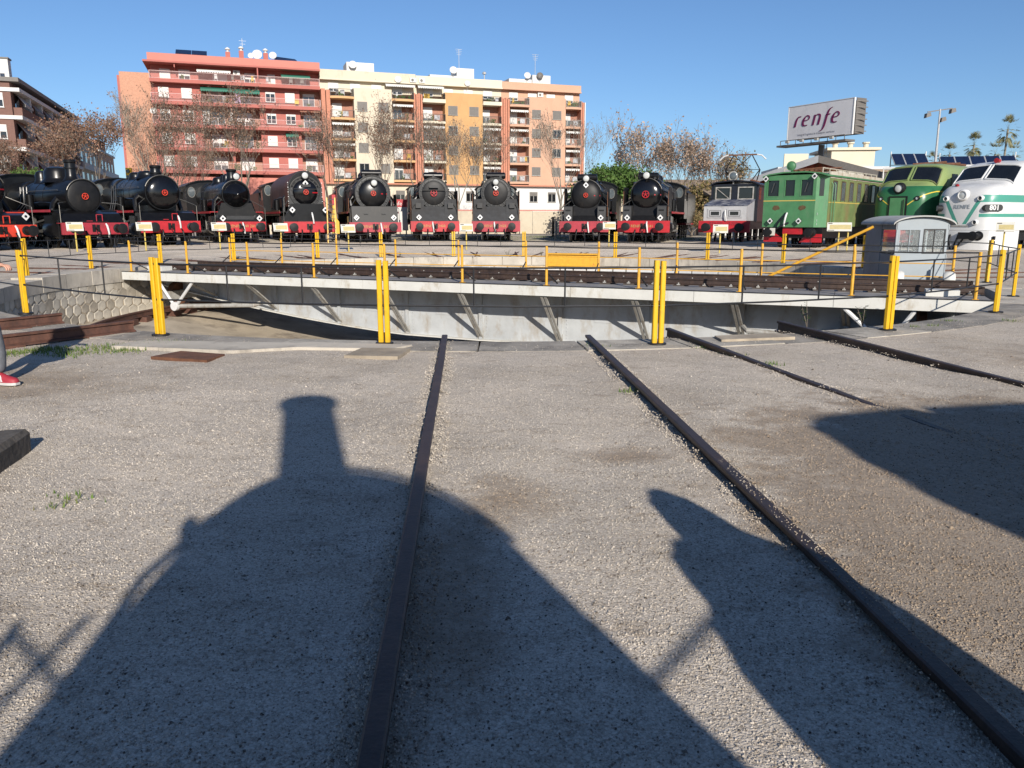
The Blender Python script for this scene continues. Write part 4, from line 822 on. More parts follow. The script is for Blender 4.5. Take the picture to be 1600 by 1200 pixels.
for s in (-1, 1): MB().tube([(s*0.85, 4.6, zt), (s*1.15, 4.6, zt-0.06), (s*1.4, 4.6, zt-0.3)], 0.045, 6).build('horn', 'white_paint', pan)
mb = MB()
for s in (-1, 1):
    for k in range(4): mb.lathe([(0.06, 0), (0.11, 0.04), (0.06, 0.08), (0.11, 0.12), (0.06, 0.2)], (s*0.8, 3.6+0.8*k, 3.52), (0, 0, 1), 10)
mb.build('insulators', 'rust', pan)
box('underframe', 'matt_black', E, -1.3, 1.3, 0.15, 9.2, 0.75, 1.24)
for s in (-1, 1):
    for y_ in (1.2, 3.6, 5.8, 8.0): wheel(E, 'wheel', s*0.84, y_, 0.6, s, 10)
    MB().tube([(s*0.55, 0.05, 0.6), (s*0.6, -0.05, 0.3), (s*0.62, 0.05, 0.05)], 0.07, 8).build('brake_pipe', 'brace_grey', E)

p_, a_ = at_az('L11')
E = thing('electric_locomotive', 'boxy green electric engine with three front windows and yellow waistline', 'locomotive', (*p_, 0.05), -R(a_))
GZ0, GZ1 = 1.1, 3.45
body = [(-1.32, 0.0), (0.95, 0.0), (1.42, 0.5), (1.42, 9.5), (-1.42, 9.5), (-1.42, 0.16)]
ow, oh0, oh1 = 0.0, 2.48, 3.26
front = MB().box(-1.42, 1.0, 0.0, 0.1, GZ0, oh0).box(-1.42, 1.0, 0.0, 0.1, oh1, GZ1)
for x0, x1 in ((-1.42, -1.28), (-0.68, -0.46), (0.06, 0.28), (0.9, 1.0)): front.box(x0, x1, 0.0, 0.1, oh0, oh1)
fo = front.build('front_panel', 'green_loco', E, False)
for x0, x1 in ((-1.28, -0.68), (-0.46, 0.06), (0.28, 0.9)):
    wn = box('windscreen', 'dark_glass', fo, x0, x1, 0.06, 0.08, oh0, oh1)
    MB().box(x0, x0+0.035, -0.012, 0.05, oh0, oh1).box(x1-0.035, x1, -0.012, 0.05, oh0, oh1).box(x0+.035, x1-.035, -0.012, 0.05, oh0, oh0+0.035).box(x0+.035, x1-.035, -0.012, 0.05, oh1-0.035, oh1).build('frame', 'green_loco', wn, False)
    if x1 - x0 > 0.55: MB().bar((x0+0.22, -0.02, oh0+0.2), (x0+0.34, -0.02, oh1-0.16), 0.02).build('wiper', 'rod_steel', wn, False)
MB().add([(1.0, 0.0, GZ0), (1.42, 0.45, GZ0), (1.42, 0.45, GZ1), (1.0, 0.0, GZ1), (1.0, 0.1, GZ0), (1.36, 0.5, GZ0), (1.36, 0.5, GZ1), (1.0, 0.1, GZ1)], [(0,1,2,3), (4,7,6,5), (0,3,7,4), (1,5,6,2), (0,4,5,1), (3,2,6,7)]).build('corner_panel', 'green_loco', E, False)
MB().add([(1.12, 0.11, 2.5), (1.27, 0.27, 2.5), (1.27, 0.27, 3.26), (1.12, 0.11, 3.26)], [(0,1,2,3)]).build('corner_window', 'dark_glass', E, False)
box('side_wall', 'green_faded', E, 1.36, 1.42, 0.5, 10.0, GZ0, 3.3); box('side_wall', 'green_loco', E, -1.42, -1.36, 0.1, 10.0, GZ0, 3.4); box('rear_wall', 'green_loco', E, -1.36, 1.36, 9.94, 10.0, GZ0, 3.4)
box('side_fascia', 'cream_roof', E, 1.37, 1.44, 0.5, 10.0, 3.3, 3.58)
for k in range(7):
    y_ = 1.0 + 1.2*k; wn = box('side_window', 'grey_glass', E, 1.421, 1.43, y_, y_+0.52, 2.32, 3.15)
    MB().box(1.42, 1.44, y_-0.05, y_, 2.28, 3.2).box(1.42, 1.44, y_+0.52, y_+0.57, 2.28, 3.2).box(1.42, 1.44, y_, y_+0.52, 3.15, 3.2).build('frame', 'brown_panel', wn, False)
box('waistline', 'sign_yellow', E, -1.42, 1.0, -0.008, -0.001, 2.28, 2.32); box('waistline', 'sign_yellow', E, 1.421, 1.428, 0.5, 10, 2.2, 2.24)
for k in range(2): MB().tube([(1.44+0.02, 0.75+0.35*k, 1.3), (1.5, 0.75+0.35*k, 1.4), (1.5, 0.75+0.35*k, 3.0), (1.44, 0.75+0.35*k, 3.1)], 0.022, 6).build('grab_rail', 'green_loco', E)
rf = [(-1.5, 3.42), (-1.2, 3.52), (-0.5, 3.6), (0.5, 3.6), (1.2, 3.52), (1.5, 3.42)]
MB().prism(rf + [(x, z-0.06) for x, z in reversed(rf)], 'y', -0.08, 10.1).build('roof', 'green_loco', E, True, 30)
head_lamp(E, -0.25, 0.35, 3.86, 0.2, 'green_loco', 'green_loco')
for x, z in ((-1.3, 3.3), (0.95, 3.36), (-0.98, 1.38), (0.36, 1.38)): marker_lamp(E, x, 0.0, z, 0.12)
for x in (-0.8, 0.42):
    q = [(x + (0.15+0.06*rnd.random())*math.cos(a), 1.98 + (0.08+0.06*rnd.random())*math.sin(a)) for a in [2*math.pi*i/18 for i in range(18)]]
    MB().prism(q, 'y', -0.006, -0.001).build('worn_emblem', 'brown_panel', E, False)
hose(E, -0.25, -0.02, 1.75, 'white_paint', -0.06); MB().tube([(-0.3, -0.02, 1.75), (-0.62, -0.12, 1.3), (-0.72, -0.1, 1.0), (-0.3, -0.12, 1.25), (-0.15, -0.03, 1.3)], 0.045, 8).build('coupler_cable', 'navy_paint', E)
box('tag_board', 'sign_white', E, -0.95, -0.7, -0.2, -0.18, 0.72, 1.06)
for z in (1.65, 1.35, 1.2): box('stencil', 'white_paint', E, 1.1, 1.112, 0.06, 0.07, z, z+0.1)
for s in (-1, 1): MB().prism([(s*0.35, 0.42), (s*1.35, 0.42), (s*1.35, 0.8), (s*0.8, 0.8), (s*0.5, 0.6)], 'y', 0.1, 0.2).build('cow_catcher', 'loco_red', E, False)
box('drawbar_plate', 'loco_red', E, -0.45, 0.45, 0.1, 0.2, 0.78, 1.08)
for s in (-1, 1): buffer(E, s*0.95, 0.86, 0.2); 
box('underframe', 'matt_black', E, -1.3, 1.3, 0.3, 10, 0.6, 1.09)
for s in (-1, 1):
    for y_ in (1.2, 3.0, 6.2, 8.0): wheel(E, 'wheel', s*0.84, y_, 0.55, s, 10)
mb = MB()
for s in (-1, 1):
    mb.tube([(s*0.9, 1.0, 3.78), (s*0.9, 9.5, 3.78)], 0.025, 6)
    for k in range(10): mb.tube([(s*0.9, 1.0+0.94*k, 3.55), (s*0.9, 1.0+0.94*k, 3.78)], 0.02, 6)
mb.build('roof_rail', 'cream_roof', E)
mb = MB()
for k in range(6): mb.tube([(-0.7, 1.6+k*0.5, 3.75), (0.7, 1.9+k*0.5, 3.85)], 0.03, 6).tube([(-0.6+0.25*k, 1.5, 3.7), (0.6-0.1*k, 4.6, 3.98)], 0.025, 6)
mb.build('folded_pantograph', 'rust', E)
for k in range(3): MB().prism([(-0.5, 3.58), (0.5, 3.58), (0.35, 3.85), (-0.35, 3.85)], 'y', 4.9+1.5*k, 6.0+1.5*k).build('roof_hatch', 'cream_roof', E, False)

# ---------------------------------------------------------------- streamlined diesels
def smooth_interp(tab, y):
    for i in range(len(tab)-1):
        if y <= tab[i+1][0]:
            t = (y - tab[i][0])/(tab[i+1][0] - tab[i][0]); t = t*t*(3-2*t) if tab[i][2:] else t
            return tab[i][1] + (tab[i+1][1]-tab[i][1])*t
    return tab[-1][1]
def diesel(T, bodym, HWT, HGT, z0=0.95, Lb=12.0, rc=0.5, tip=0.0):
    """HWT: half width against y, HGT: height of the crown against y; returns the surface function"""
    NS = 34
    def surf(y, s, off=0.0):
        w_ = smooth_interp(HWT, y); h = smooth_interp(HGT, y); r = min(rc, w_*0.95, (h-z0)*0.7)
        side = h - r - z0; arc = math.pi/2*r*0.9; topw = w_ - r; tot = side + arc + topw
        d = (1 - abs(s))*tot; sg = 1 if s > 0 else -1
        if s == 0: sg = 1
        if d <= side: p = (sg*(w_ + off), z0 + d)
        elif d <= side + arc:
            a = (d - side)/arc*math.pi/2; p = (sg*(w_ - r + (r+off)*math.cos(a)), h - r + (r+off)*math.sin(a)*1.0)
        else:
            t = (d - side - arc)/max(topw, 1e-6); p = (sg*(w_ - r)*(1-t), h + off + 0.05*t*topw)
        return Vector((p[0], y, p[1]))
    ys = [0.0, 0.02, 0.06, 0.12, 0.2, 0.3, 0.42, 0.55, 0.7, 0.85, 1.0, 1.15, 1.3, 1.45, 1.6, 1.75, 1.9, 2.05, 2.2, 2.4, 2.6, 2.9, 3.3, 4, 5, 7, 9, Lb]
    vs = [surf(y, -1 + 2*i/NS) for y in ys for i in range(NS+1)]; k = NS+1
    fs = [(i*k+j, i*k+j+1, (i+1)*k+j+1, (i+1)*k+j) for i in range(len(ys)-1) for j in range(NS)]
    fs += [tuple(range(k)), tuple(range((len(ys)-1)*k, len(ys)*k))]
    fs += [tuple([i*k for i in range(len(ys))] + [i*k+NS for i in range(len(ys)-1, -1, -1)])]
    MB().add(vs, fs).build('body', bodym, T, True, 40)
    return surf
def top_z(HWT, HGT, rc, x, y):
    w_ = smooth_interp(HWT, y); h = smooth_interp(HGT, y); r = min(rc, w_*0.95); e = abs(x) - (w_ - r)
    return h + 0.05*(w_-r)*(1 - abs(x)/(w_-r)) if e <= 0 else h - r + math.sqrt(max(r*r - e*e, 0))
def patch(T, name, m, surf, ya, yb, sa, sb, off=0.012, n=8, rim=None):
    """a pane that follows the body: ya..yb at both ends of sa..sb"""
    vs = []
    for i in range(n+1):
        for j in range(n+1):
            u, v = i/n, j/n; s = sa + (sb-sa)*u; y0_, y1_ = ya[0] + (ya[1]-ya[0])*u, yb[0] + (yb[1]-yb[0])*u
            vs.append(surf(y0_ + (y1_-y0_)*v, s, off))
    fs = [(i*(n+1)+j, i*(n+1)+j+1, (i+1)*(n+1)+j+1, (i+1)*(n+1)+j) for i in range(n) for j in range(n)]
    o = MB().add(vs, fs).build(name, m, T, True, 60)
    if rim:
        loop = [vs[j] for j in range(n+1)] + [vs[i*(n+1)+n] for i in range(1, n+1)] + [vs[n*(n+1)+j] for j in range(n-1, -1, -1)] + [vs[i*(n+1)] for i in range(n-1, -1, -1)]
        MB().tube(loop, 0.025, 6).build('frame', rim, o)
    return o
def livery(name, base, stripe, side=None, kind='white'):
    """painted bands and nose chevron, laid out in the engine's own coordinates"""
    m = mat(name, base, 0.35, var=0.05, vs=2, dirt=tuple(c*0.72 for c in base), dirt_amt=0.18, ds=2.2)
    t = m.node_tree; n = t.nodes; L = t.links; b = n['Principled BSDF']; src = b.inputs['Base Color'].links[0].from_socket
    tc = n.new('ShaderNodeTexCoord'); sp = n.new('ShaderNodeSeparateXYZ'); L.new(tc.outputs['Object'], sp.inputs[0])
    def M_(op, a, c=0.0, d=None):
        x = n.new('ShaderNodeMath'); x.operation = op
        for i, q in enumerate((a, c) if d is None else (a, c, d)):
            if isinstance(q, (int, float)): x.inputs[i].default_value = q
            else: L.new(q, x.inputs[i])
        return x.outputs[0]
    ax = M_('ABSOLUTE', sp.outputs[0]); y, z = sp.outputs[1], sp.outputs[2]
    def between(v, a, c): return M_('MULTIPLY', M_('GREATER_THAN', v, a), M_('LESS_THAN', v, c))
    if kind == 'white':
        # band above, V on the nose, thinner band below
        vline = M_('MULTIPLY', M_('SUBTRACT', z, 1.05), 0.52)
        up = M_('MULTIPLY', between(z, 2.12, 2.42), M_('GREATER_THAN', ax, M_('SUBTRACT', vline, 0.0)))
        vee = M_('MULTIPLY', between(M_('SUBTRACT', ax, vline), 0.0, 0.17), M_('MULTIPLY', between(z, 1.2, 2.3), M_('LESS_THAN', y, 0.9)))
        lo = M_('MULTIPLY', between(z, 1.5, 1.64), M_('GREATER_THAN', ax, 0.72))
        f = M_('MAXIMUM', M_('MAXIMUM', up, vee), lo)
    else:
        # yellow line sweeping down to the nose, paler green above it
        line = M_('ADD', 1.55, M_('MULTIPLY', M_('POWER', M_('MULTIPLY', ax, 0.72), 0.7), 1.12))
        line = M_('MINIMUM', line, 2.64)
        f = between(M_('SUBTRACT', z, line), 0.0, 0.05)
        pale = M_('GREATER_THAN', z, 2.92)
        mx0 = n.new('ShaderNodeMix'); mx0.data_type = 'RGBA'; L.new(pale, mx0.inputs[0]); L.new(src, mx0.inputs[6]); mx0.inputs[7].default_value = (*side, 1); src = mx0.outputs[2]
        red_ = M_('LESS_THAN', z, 0.92)
        mx1 = n.new('ShaderNodeMix'); mx1.data_type = 'RGBA'; L.new(red_, mx1.inputs[0]); L.new(src, mx1.inputs[6]); mx1.inputs[7].default_value = (0.5, 0.02, 0.025, 1); src = mx1.outputs[2]
    mx = n.new('ShaderNodeMix'); mx.data_type = 'RGBA'; L.new(f, mx.inputs[0]); L.new(src, mx.inputs[6]); mx.inputs[7].default_value = (*stripe, 1)
    L.new(mx.outputs[2], b.inputs['Base Color']); return m
livery('white_livery', (0.74, 0.74, 0.73), (0.06, 0.25, 0.19))
livery('green_livery', (0.03, 0.155, 0.065), (0.60, 0.44, 0.05), (0.21, 0.27, 0.10), 'green')
def nose_lamp(T, x, z, surf_y, r, m, glass='lamp_glass', big=False):
    o = MB().lathe([(r*1.5, 0.1), (r*1.45, -0.05), (r*1.2, -0.12), (r, -0.13), (r*0.95, -0.08)], (x, surf_y, z), (0, 1, 0), 20, False).build('nose_lamp', m, T)
    MB().lathe([(r, -0.08), (r*0.6, -0.105), (0.01, -0.11)], (x, surf_y, z), (0, 1, 0), 18).build('lens', glass, o)
    return o
HW13 = [(0, 0.62), (0.06, 0.86), (0.2, 1.08), (0.45, 1.24), (0.9, 1.37), (1.5, 1.43), (2.4, 1.45), (12, 1.45)]
HT13 = [(0, 2.35), (0.06, 2.5), (0.2, 2.66), (0.45, 2.80), (0.9, 2.90), (1.35, 2.95), (1.5, 3.02), (2.3, 3.72), (2.7, 3.88), (3.4, 3.95), (12, 3.95)]
p_, a_ = at_az('L13')
D = thing('diesel_locomotive', 'white streamlined diesel with green bands and number 801 on its nose', 'locomotive', (*p_, 0.1), -R(a_))
sf = diesel(D, 'white_livery', HW13, HT13, 0.95, 13, 0.55)
for s in (-1, 1):
    patch(D, 'windscreen', 'dark_glass', sf, (1.62, 1.72), (2.2, 2.24), s*0.99 if False else s*0.73, s*0.96 if False else s*0.97, 0.02, 8, 'white_paint') if False else None
    # windscreens lie on the slope between nose and roof
    vs = []
    n_ = 8
    for i in range(n_+1):
        u = i/n_; x = s*(0.07 + 1.2*u)
        for j in range(n_+1):
            v = j/n_; y_ = 1.56 + 0.72*v - 0.03*u; x_ = x*(1-0.04*v); vs.append((x_, y_, top_z(HW13, HT13, 0.55, x_, y_) + 0.03))
    fs = [(i*(n_+1)+j, i*(n_+1)+j+1, (i+1)*(n_+1)+j+1, (i+1)*(n_+1)+j) for i in range(n_) for j in range(n_)]
    wn = MB().add(vs, fs).build('windscreen', 'dark_glass', D, True, 60)
    loop = [vs[j] for j in range(n_+1)] + [vs[i*(n_+1)+n_] for i in range(1, n_+1)] + [vs[n_*(n_+1)+j] for j in range(n_-1, -1, -1)] + [vs[i*(n_+1)] for i in range(n_-1, -1, -1)]
    MB().tube(loop, 0.035, 6).build('frame', 'white_paint', wn)
    wn = box('side_window', 'dark_glass', D, *sorted((s*1.45, s*1.462)), 3.0, 3.45, 2.75, 3.3)
    MB().box(*sorted((s*1.45, s*1.475)), 2.92, 3.0, 2.68, 3.37).box(*sorted((s*1.45, s*1.475)), 3.45, 3.53, 2.68, 3.37).box(*sorted((s*1.45, s*1.475)), 3.0, 3.45, 3.3, 3.37).box(*sorted((s*1.45, s*1.475)), 3.0, 3.45, 2.68, 2.75).build('frame', 'white_paint', wn, False)
    nose_lamp(D, s*0.72, 2.28, 0.07, 0.085, 'white_paint', 'dark_glass'); nose_lamp(D, s*0.62, 1.28, 0.03, 0.085, 'white_paint', 'dark_glass')
    # number boxes on the cheeks of the nose
    nb = link('number_box', None, D); ang = s*58
    nb.location = (s*1.17, 0.27, 1.88); nb.rotation_euler = (0, 0, R(ang))
    MB().prism([(0.13*math.cos(R(a)) + (0.26 if math.cos(R(a)) > 0 else -0.26), 0.14*math.sin(R(a))) for a in range(0, 360, 20)], 'y', -0.03, 0.3).build('number_plate', 'black_bar', nb, False)
    text('number', '801', 0.29, 'white_paint', nb, (0.02, -0.034, 0.0), depth=0.003, bold=0.008)
nose_lamp(D, 0, 2.42, 0.02, 0.17, 'white_paint')
text('lettering', 'RENFE', 0.24, 'cabin_grey', D, (0.0, -0.012, 1.93), depth=0.004)
MB().box(-0.36, 0.36, -0.03, 0.02, 1.1, 1.16).bar((-0.3, -0.02, 1.2), (-0.05, -0.05, 1.26), 0.05).build('nose_handrail', 'brace_grey', D, False)
MB().lathe([(0.07, 0), (0.07, 0.2), (0.11, 0.3)], (0.1, 2.65, 3.95), (0, -1, 0), 12).bar((0.1, 2.6, 3.84), (0.1, 2.6, 3.95), 0.1).build('horn', 'loco_red', D)
MB().lathe([(0.07, 0), (0.09, 0.06), (0.03, 0.1)], (-0.55, 0.5, 2.82), (0, 0, 1), 12).build('red_beacon', 'loco_red', D)
# pilot below the nose
pil = []
for y_, w_ in ((-0.02, 0.9), (0.12, 1.18), (0.4, 1.34), (0.9, 1.43), (2.2, 1.45)): pil.append((w_, y_))
poly = [(w_, y_) for w_, y_ in pil] + [(-w_, y_) for w_, y_ in reversed(pil)]
MB().prism(poly, 'z', 0.12, 0.94).build('pilot', 'white_paint', D, True, 30)
box('coupler_recess', 'matt_black', D, 0.05, 0.62, -0.2, 0.05, 0.58, 0.86); buffer(D, 0.82, 0.72, 0.2); buffer(D, -0.82, 0.72, 0.2)
for k, (x, dx) in enumerate(((-0.75, -0.1), (-0.35, 0.1), (0.0, -0.15), (0.25, -0.3))): MB().tube([(x, -0.04, 0.75), (x, -0.16, 0.55), (x+dx*0.6, -0.17, 0.3), (x+dx, -0.1, 0.08)], 0.04, 8).build('brake_hose', 'matt_black', D)
for z in (0.35, 0.55): box('pilot_step', 'navy_paint', D, 1.3, 1.38, 0.2, 0.3, z, z+0.16)
box('fuel_skirt', 'brace_grey', D, -1.46, 1.46, 3.6, 12.8, 0.9, 1.5)
box('underframe', 'matt_black', D, -1.2, 1.2, 1.2, 13, 0.5, 0.93)
for s in (-1, 1):
    for y_ in (2.2, 3.6, 5.0, 9.0, 10.4, 11.8): wheel(D, 'wheel', s*0.84, y_, 0.5, s, 10)

HW12 = [(0, 0.7), (0.06, 0.92), (0.2, 1.12), (0.5, 1.28), (1.0, 1.4), (1.6, 1.45), (12, 1.45)]
HT12 = [(0, 2.55), (0.06, 2.72), (0.2, 2.86), (0.5, 2.98), (0.8, 3.04), (0.95, 3.1), (1.55, 3.78), (1.9, 3.93), (2.6, 4.0), (12, 4.0)]
p_, a_ = at_az('L12')
def green_nose(T, full=True):
    diesel(T, 'green_livery', HW12, HT12, 0.6, 12, 0.6)
    for s in (-1, 1):
        vs = []; n_ = 8
        for i in range(n_+1):
            u = i/n_; x = s*(0.08 + 1.2*u)
            for j in range(n_+1):
                v = j/n_; y_ = 1.0 + 0.58*v; x_ = x*(1-0.04*v); vs.append((x_, y_, top_z(HW12, HT12, 0.6, x_, y_) + 0.03))
        fs = [(i*(n_+1)+j, i*(n_+1)+j+1, (i+1)*(n_+1)+j+1, (i+1)*(n_+1)+j) for i in range(n_) for j in range(n_)]
        wn = MB().add(vs, fs).build('windscreen', 'dark_glass', T, True, 60)
        loop = [vs[j] for j in range(n_+1)] + [vs[i*(n_+1)+n_] for i in range(1, n_+1)] + [vs[n_*(n_+1)+j] for j in range(n_-1, -1, -1)] + [vs[i*(n_+1)] for i in range(n_-1, -1, -1)]
        MB().tube(loop, 0.035, 6).build('frame', 'green_faded', wn)
        box('side_window', 'dark_glass', T, *sorted((s*1.45, s*1.465)), 2.2, 2.9, 2.85, 3.5)
        nose_lamp(T, s*0.82, 2.35, 0.1, 0.08, 'matt_black', 'lamp_glass'); nose_lamp(T, s*0.8, 1.3, 0.08, 0.08, 'matt_black', 'lamp_glass')
    nose_lamp(T, 0, 2.82, 0.02, 0.18, 'matt_black')
    dr = box('nose_door', 'green_loco', T, -0.36, 0.36, -0.035, 0.02, 1.25, 2.4)
    MB().box(-0.42, -0.36, -0.05, 0.0, 1.2, 2.46).box(0.36, 0.42, -0.05, 0.0, 1.2, 2.46).box(-0.36, 0.36, -0.05, 0.0, 2.4, 2.46).tube([(0.28, -0.08, 1.4), (0.28, -0.08, 2.3)], 0.02, 6).build('frame', 'matt_black', dr, False)
    MB().prism([(-0.3, 1.5), (0.3, 1.5), (0.24, 1.38), (-0.24, 1.38)], 'y', -0.05, -0.036).build('number_plate', 'rust', dr, False)
    for s in (-1, 1): buffer(T, s*0.9, 0.9, 0.22)
    box('buffer_beam', 'loco_red', T, -1.4, 1.4, 0.06, 0.2, 0.35, 0.8); box('underframe', 'matt_black', T, -1.2, 1.2, 1.0, 12, 0.45, 0.6)
    MB().tube([(-0.7, 3.0, 4.05), (0.6, 3.6, 4.12), (-0.5, 4.4, 4.1), (0.7, 5.2, 4.12)], 0.07, 6).tube([(0.4, 2.8, 4.06), (0.5, 6.5, 4.12)], 0.06, 6).build('roof_pipes', 'rust', T)
    for s in (-1, 1):
        for y_ in (1.8, 3.4, 7.6, 9.2): wheel(T, 'wheel', s*0.84, y_, 0.5, s, 10)
D = thing('diesel_locomotive', 'green streamlined diesel with yellow sweep line, left of the white one', 'locomotive', (*p_, 0.1), -R(a_)); green_nose(D)
D = thing('diesel_locomotive', 'round-roofed diesel behind the viewer, casting the shadow on the right', 'locomotive', (5.2, -0.5, 0.0), -R(167.3)); green_nose(D)
# ================================================================== buildings
mat('red_plaster', (0.50, 0.16, 0.13), 0.85, var=0.07, vs=0.6, dirt=(0.44, 0.15, 0.125), dirt_amt=0.3, ds=0.7)
mat('pink_parapet', (0.62, 0.24, 0.19), 0.85, var=0.05, vs=0.6)
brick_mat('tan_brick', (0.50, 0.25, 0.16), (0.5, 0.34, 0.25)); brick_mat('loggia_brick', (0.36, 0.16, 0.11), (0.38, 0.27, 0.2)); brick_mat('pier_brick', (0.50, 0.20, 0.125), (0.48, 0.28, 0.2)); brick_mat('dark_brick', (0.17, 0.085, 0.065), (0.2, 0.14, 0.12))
mat('railing_pink', (0.70, 0.47, 0.44), 0.6, var=0.05)
mat('shutter_white', (0.76, 0.75, 0.72), 0.6, var=0.04)
mat('shutter_grey', (0.17, 0.155, 0.14), 0.6, var=0.15, vs=6)
mat('beige_plaster', (0.72, 0.63, 0.49), 0.85, var=0.05, vs=0.5, dirt=(0.6, 0.48, 0.34), dirt_amt=0.25, ds=0.8)
mat('cream_plaster', (0.78, 0.70, 0.54), 0.85, var=0.04, vs=0.5)
mat('ochre_plaster', (0.64, 0.37, 0.16), 0.85, var=0.07, vs=0.5, dirt=(0.56, 0.31, 0.13), dirt_amt=0.3, ds=0.8)
mat('peach_plaster', (0.68, 0.40, 0.27), 0.85, var=0.05, vs=0.5, dirt=(0.62, 0.36, 0.24), dirt_amt=0.25, ds=0.8)
mat('white_plaster', (0.76, 0.75, 0.72), 0.85, var=0.05, vs=1)
mat('pale_wall', (0.62, 0.54, 0.41), 0.9, var=0.1, vs=0.8, dirt=(0.45, 0.38, 0.29), dirt_amt=0.3, ds=1)
mat('slab_orange', (0.70, 0.42, 0.2), 0.8, var=0.06)
mat('green_awning', (0.03, 0.19, 0.13), 0.7, var=0.1); mat('striped_awning', (0.5, 0.46, 0.38), 0.7, var=0.1)
mat('lilac', (0.5, 0.36, 0.55), 0.7); mat('plastic_yellow', (0.75, 0.45, 0.02), 0.5, var=0.05); mat('laundry', (0.55, 0.55, 0.57), 0.8, var=0.5, vs=3)
mat('tile_roof', (0.34, 0.26, 0.19), 0.9, var=0.2, vs=3, dirt=(0.2, 0.15, 0.11), dirt_amt=0.4); mat('brick_gable', (0.40, 0.10, 0.065), 0.9, var=0.25, vs=2)
mat('solar_blue', (0.012, 0.022, 0.06), 0.25, var=0.2, spec=0.3); mat('galvanised', (0.5, 0.51, 0.52), 0.5, 0.3, var=0.1)
mat('billboard_white', (0.86, 0.85, 0.86), 0.6, var=0.05, vs=1.2, dirt=(0.72, 0.71, 0.72), dirt_amt=0.3, ds=1); mat('renfe_purple', (0.19, 0.012, 0.09), 0.5, var=0.05); mat('faint_ink', (0.42, 0.41, 0.43), 0.6)
mat('hazy_hill', (0.10, 0.12, 0.13), 1.0, var=0.15, vs=0.02)  # distance haze mixed into the hills' colour as blue-grey
mat('dark_foliage_green', (0.02, 0.04, 0.012), 0.9)

FA = math.atan2(0.3252, 0.9456)
FP = (-46.26, 107.0)
def rail_mesh(mb, u0, u1, v, z0, z1, step=0.13, t=0.022, ends=None):
    mb.bar((u0, v, z1), (u1, v, z1), 0.05, 0.05); mb.bar((u0, v, z0+0.06), (u1, v, z0+0.06), 0.035, 0.035)
    n = max(1, int((u1-u0)/step))
    for i in range(n+1):
        u = u0 + (u1-u0)*i/n; mb.bar((u, v, z0), (u, v, z1), t, t)
    for u in (u0, u1):
        if ends: mb.bar((u, v, z1), (u, ends, z1), 0.05, 0.05); mb.bar((u, v, z0), (u, v, z1), 0.06, 0.06); [mb.bar((u, v + (ends-v)*k/6, z0), (u, v + (ends-v)*k/6, z1), t, t) for k in range(1, 6)]
    return mb
def window(parent, u0, u1, v, z0, z1, blind=0.5, fm='shutter_white', bm='shutter_white', glass='dark_glass', mull=True, sill=True):
    wn = box('window', glass, parent, u0, u1, v-0.02, v-0.005, z0, z1); t = 0.07
    mb = MB().box(u0, u0+t, v-0.07, v-0.021, z0, z1).box(u1-t, u1, v-0.07, v-0.021, z0, z1).box(u0+t, u1-t, v-0.07, v-0.021, z0, z0+t).box(u0+t, u1-t, v-0.07, v-0.021, z1-t, z1)
    if mull: mb.box((u0+u1)/2-0.04, (u0+u1)/2+0.04, v-0.075, v-0.021, z0+t, z1-t)
    mb.build('frame', fm, wn, False)
    if blind > 0.02: box('shutter', bm, wn, u0+t*0.5, u1-t*0.5, v-0.10, v-0.076, z1-(z1-z0)*blind, z1-0.01)
    if sill: box('sill', fm, wn, u0-0.05, u1+0.05, v-0.14, v-0.004, z0-0.06, z0-0.004)
    return wn
def dish(parent, u, v, z, r=0.55, m='white_plaster'):
    o = MB().lathe([(0.02, 0.18), (r*0.5, 0.12), (r*0.85, 0.03), (r, -0.05), (r*0.98, -0.07), (r*0.5, 0.09), (0.02, 0.15)], (u, v, z), (0.15, 1, -0.35), 20, False).build('satellite_dish', m, parent)
    MB().bar((u, v+0.1, z), (u, v+0.25, z-r-0.4), 0.05).bar((u, v, z-r*0.8), (u, v-0.5, z-0.1), 0.03).build('dish_arm', 'galvanised', o, False)
def aircon(parent, u, v, z):
    o = box('air_conditioner', 'shutter_white', parent, u, u+0.85, v-0.35, v, z, z+0.6)
    MB().lathe([(0.2, 0), (0.2, 0.012), (0.02, 0.015)], (u+0.34, v-0.352, z+0.3), (0, -1, 0), 16).build('fan', 'shutter_grey', o)
def awning(parent, u0, u1, v, z, out=1.1, m='green_awning', drop=0.45, stripes=False):
    MB().add([(u0, v, z), (u1, v, z), (u1, v-out, z-drop), (u0, v-out, z-drop), (u0, v, z-0.03), (u1, v, z-0.03), (u1, v-out, z-drop-0.03), (u0, v-out, z-drop-0.03)], [(0,1,2,3), (7,6,5,4), (0,4,5,1), (1,5,6,2), (2,6,7,3), (3,7,4,0)]).build('awning', m, parent, False)
    n = max(2, int((u1-u0)/0.3)); w_ = (u1-u0)/n; lo = []
    for i in range(n): lo += [(u0+i*w_, z-drop-0.14), (u0+(i+0.25)*w_, z-drop-0.3), (u0+(i+0.75)*w_, z-drop-0.3)]
    MB().prism([(u0, z-drop), (u1, z-drop), (u1, z-drop-0.14)] + lo[::-1], 'y', v-out-0.02, v-out).build('awning_valance', 'shutter_white' if stripes else m, parent, False)
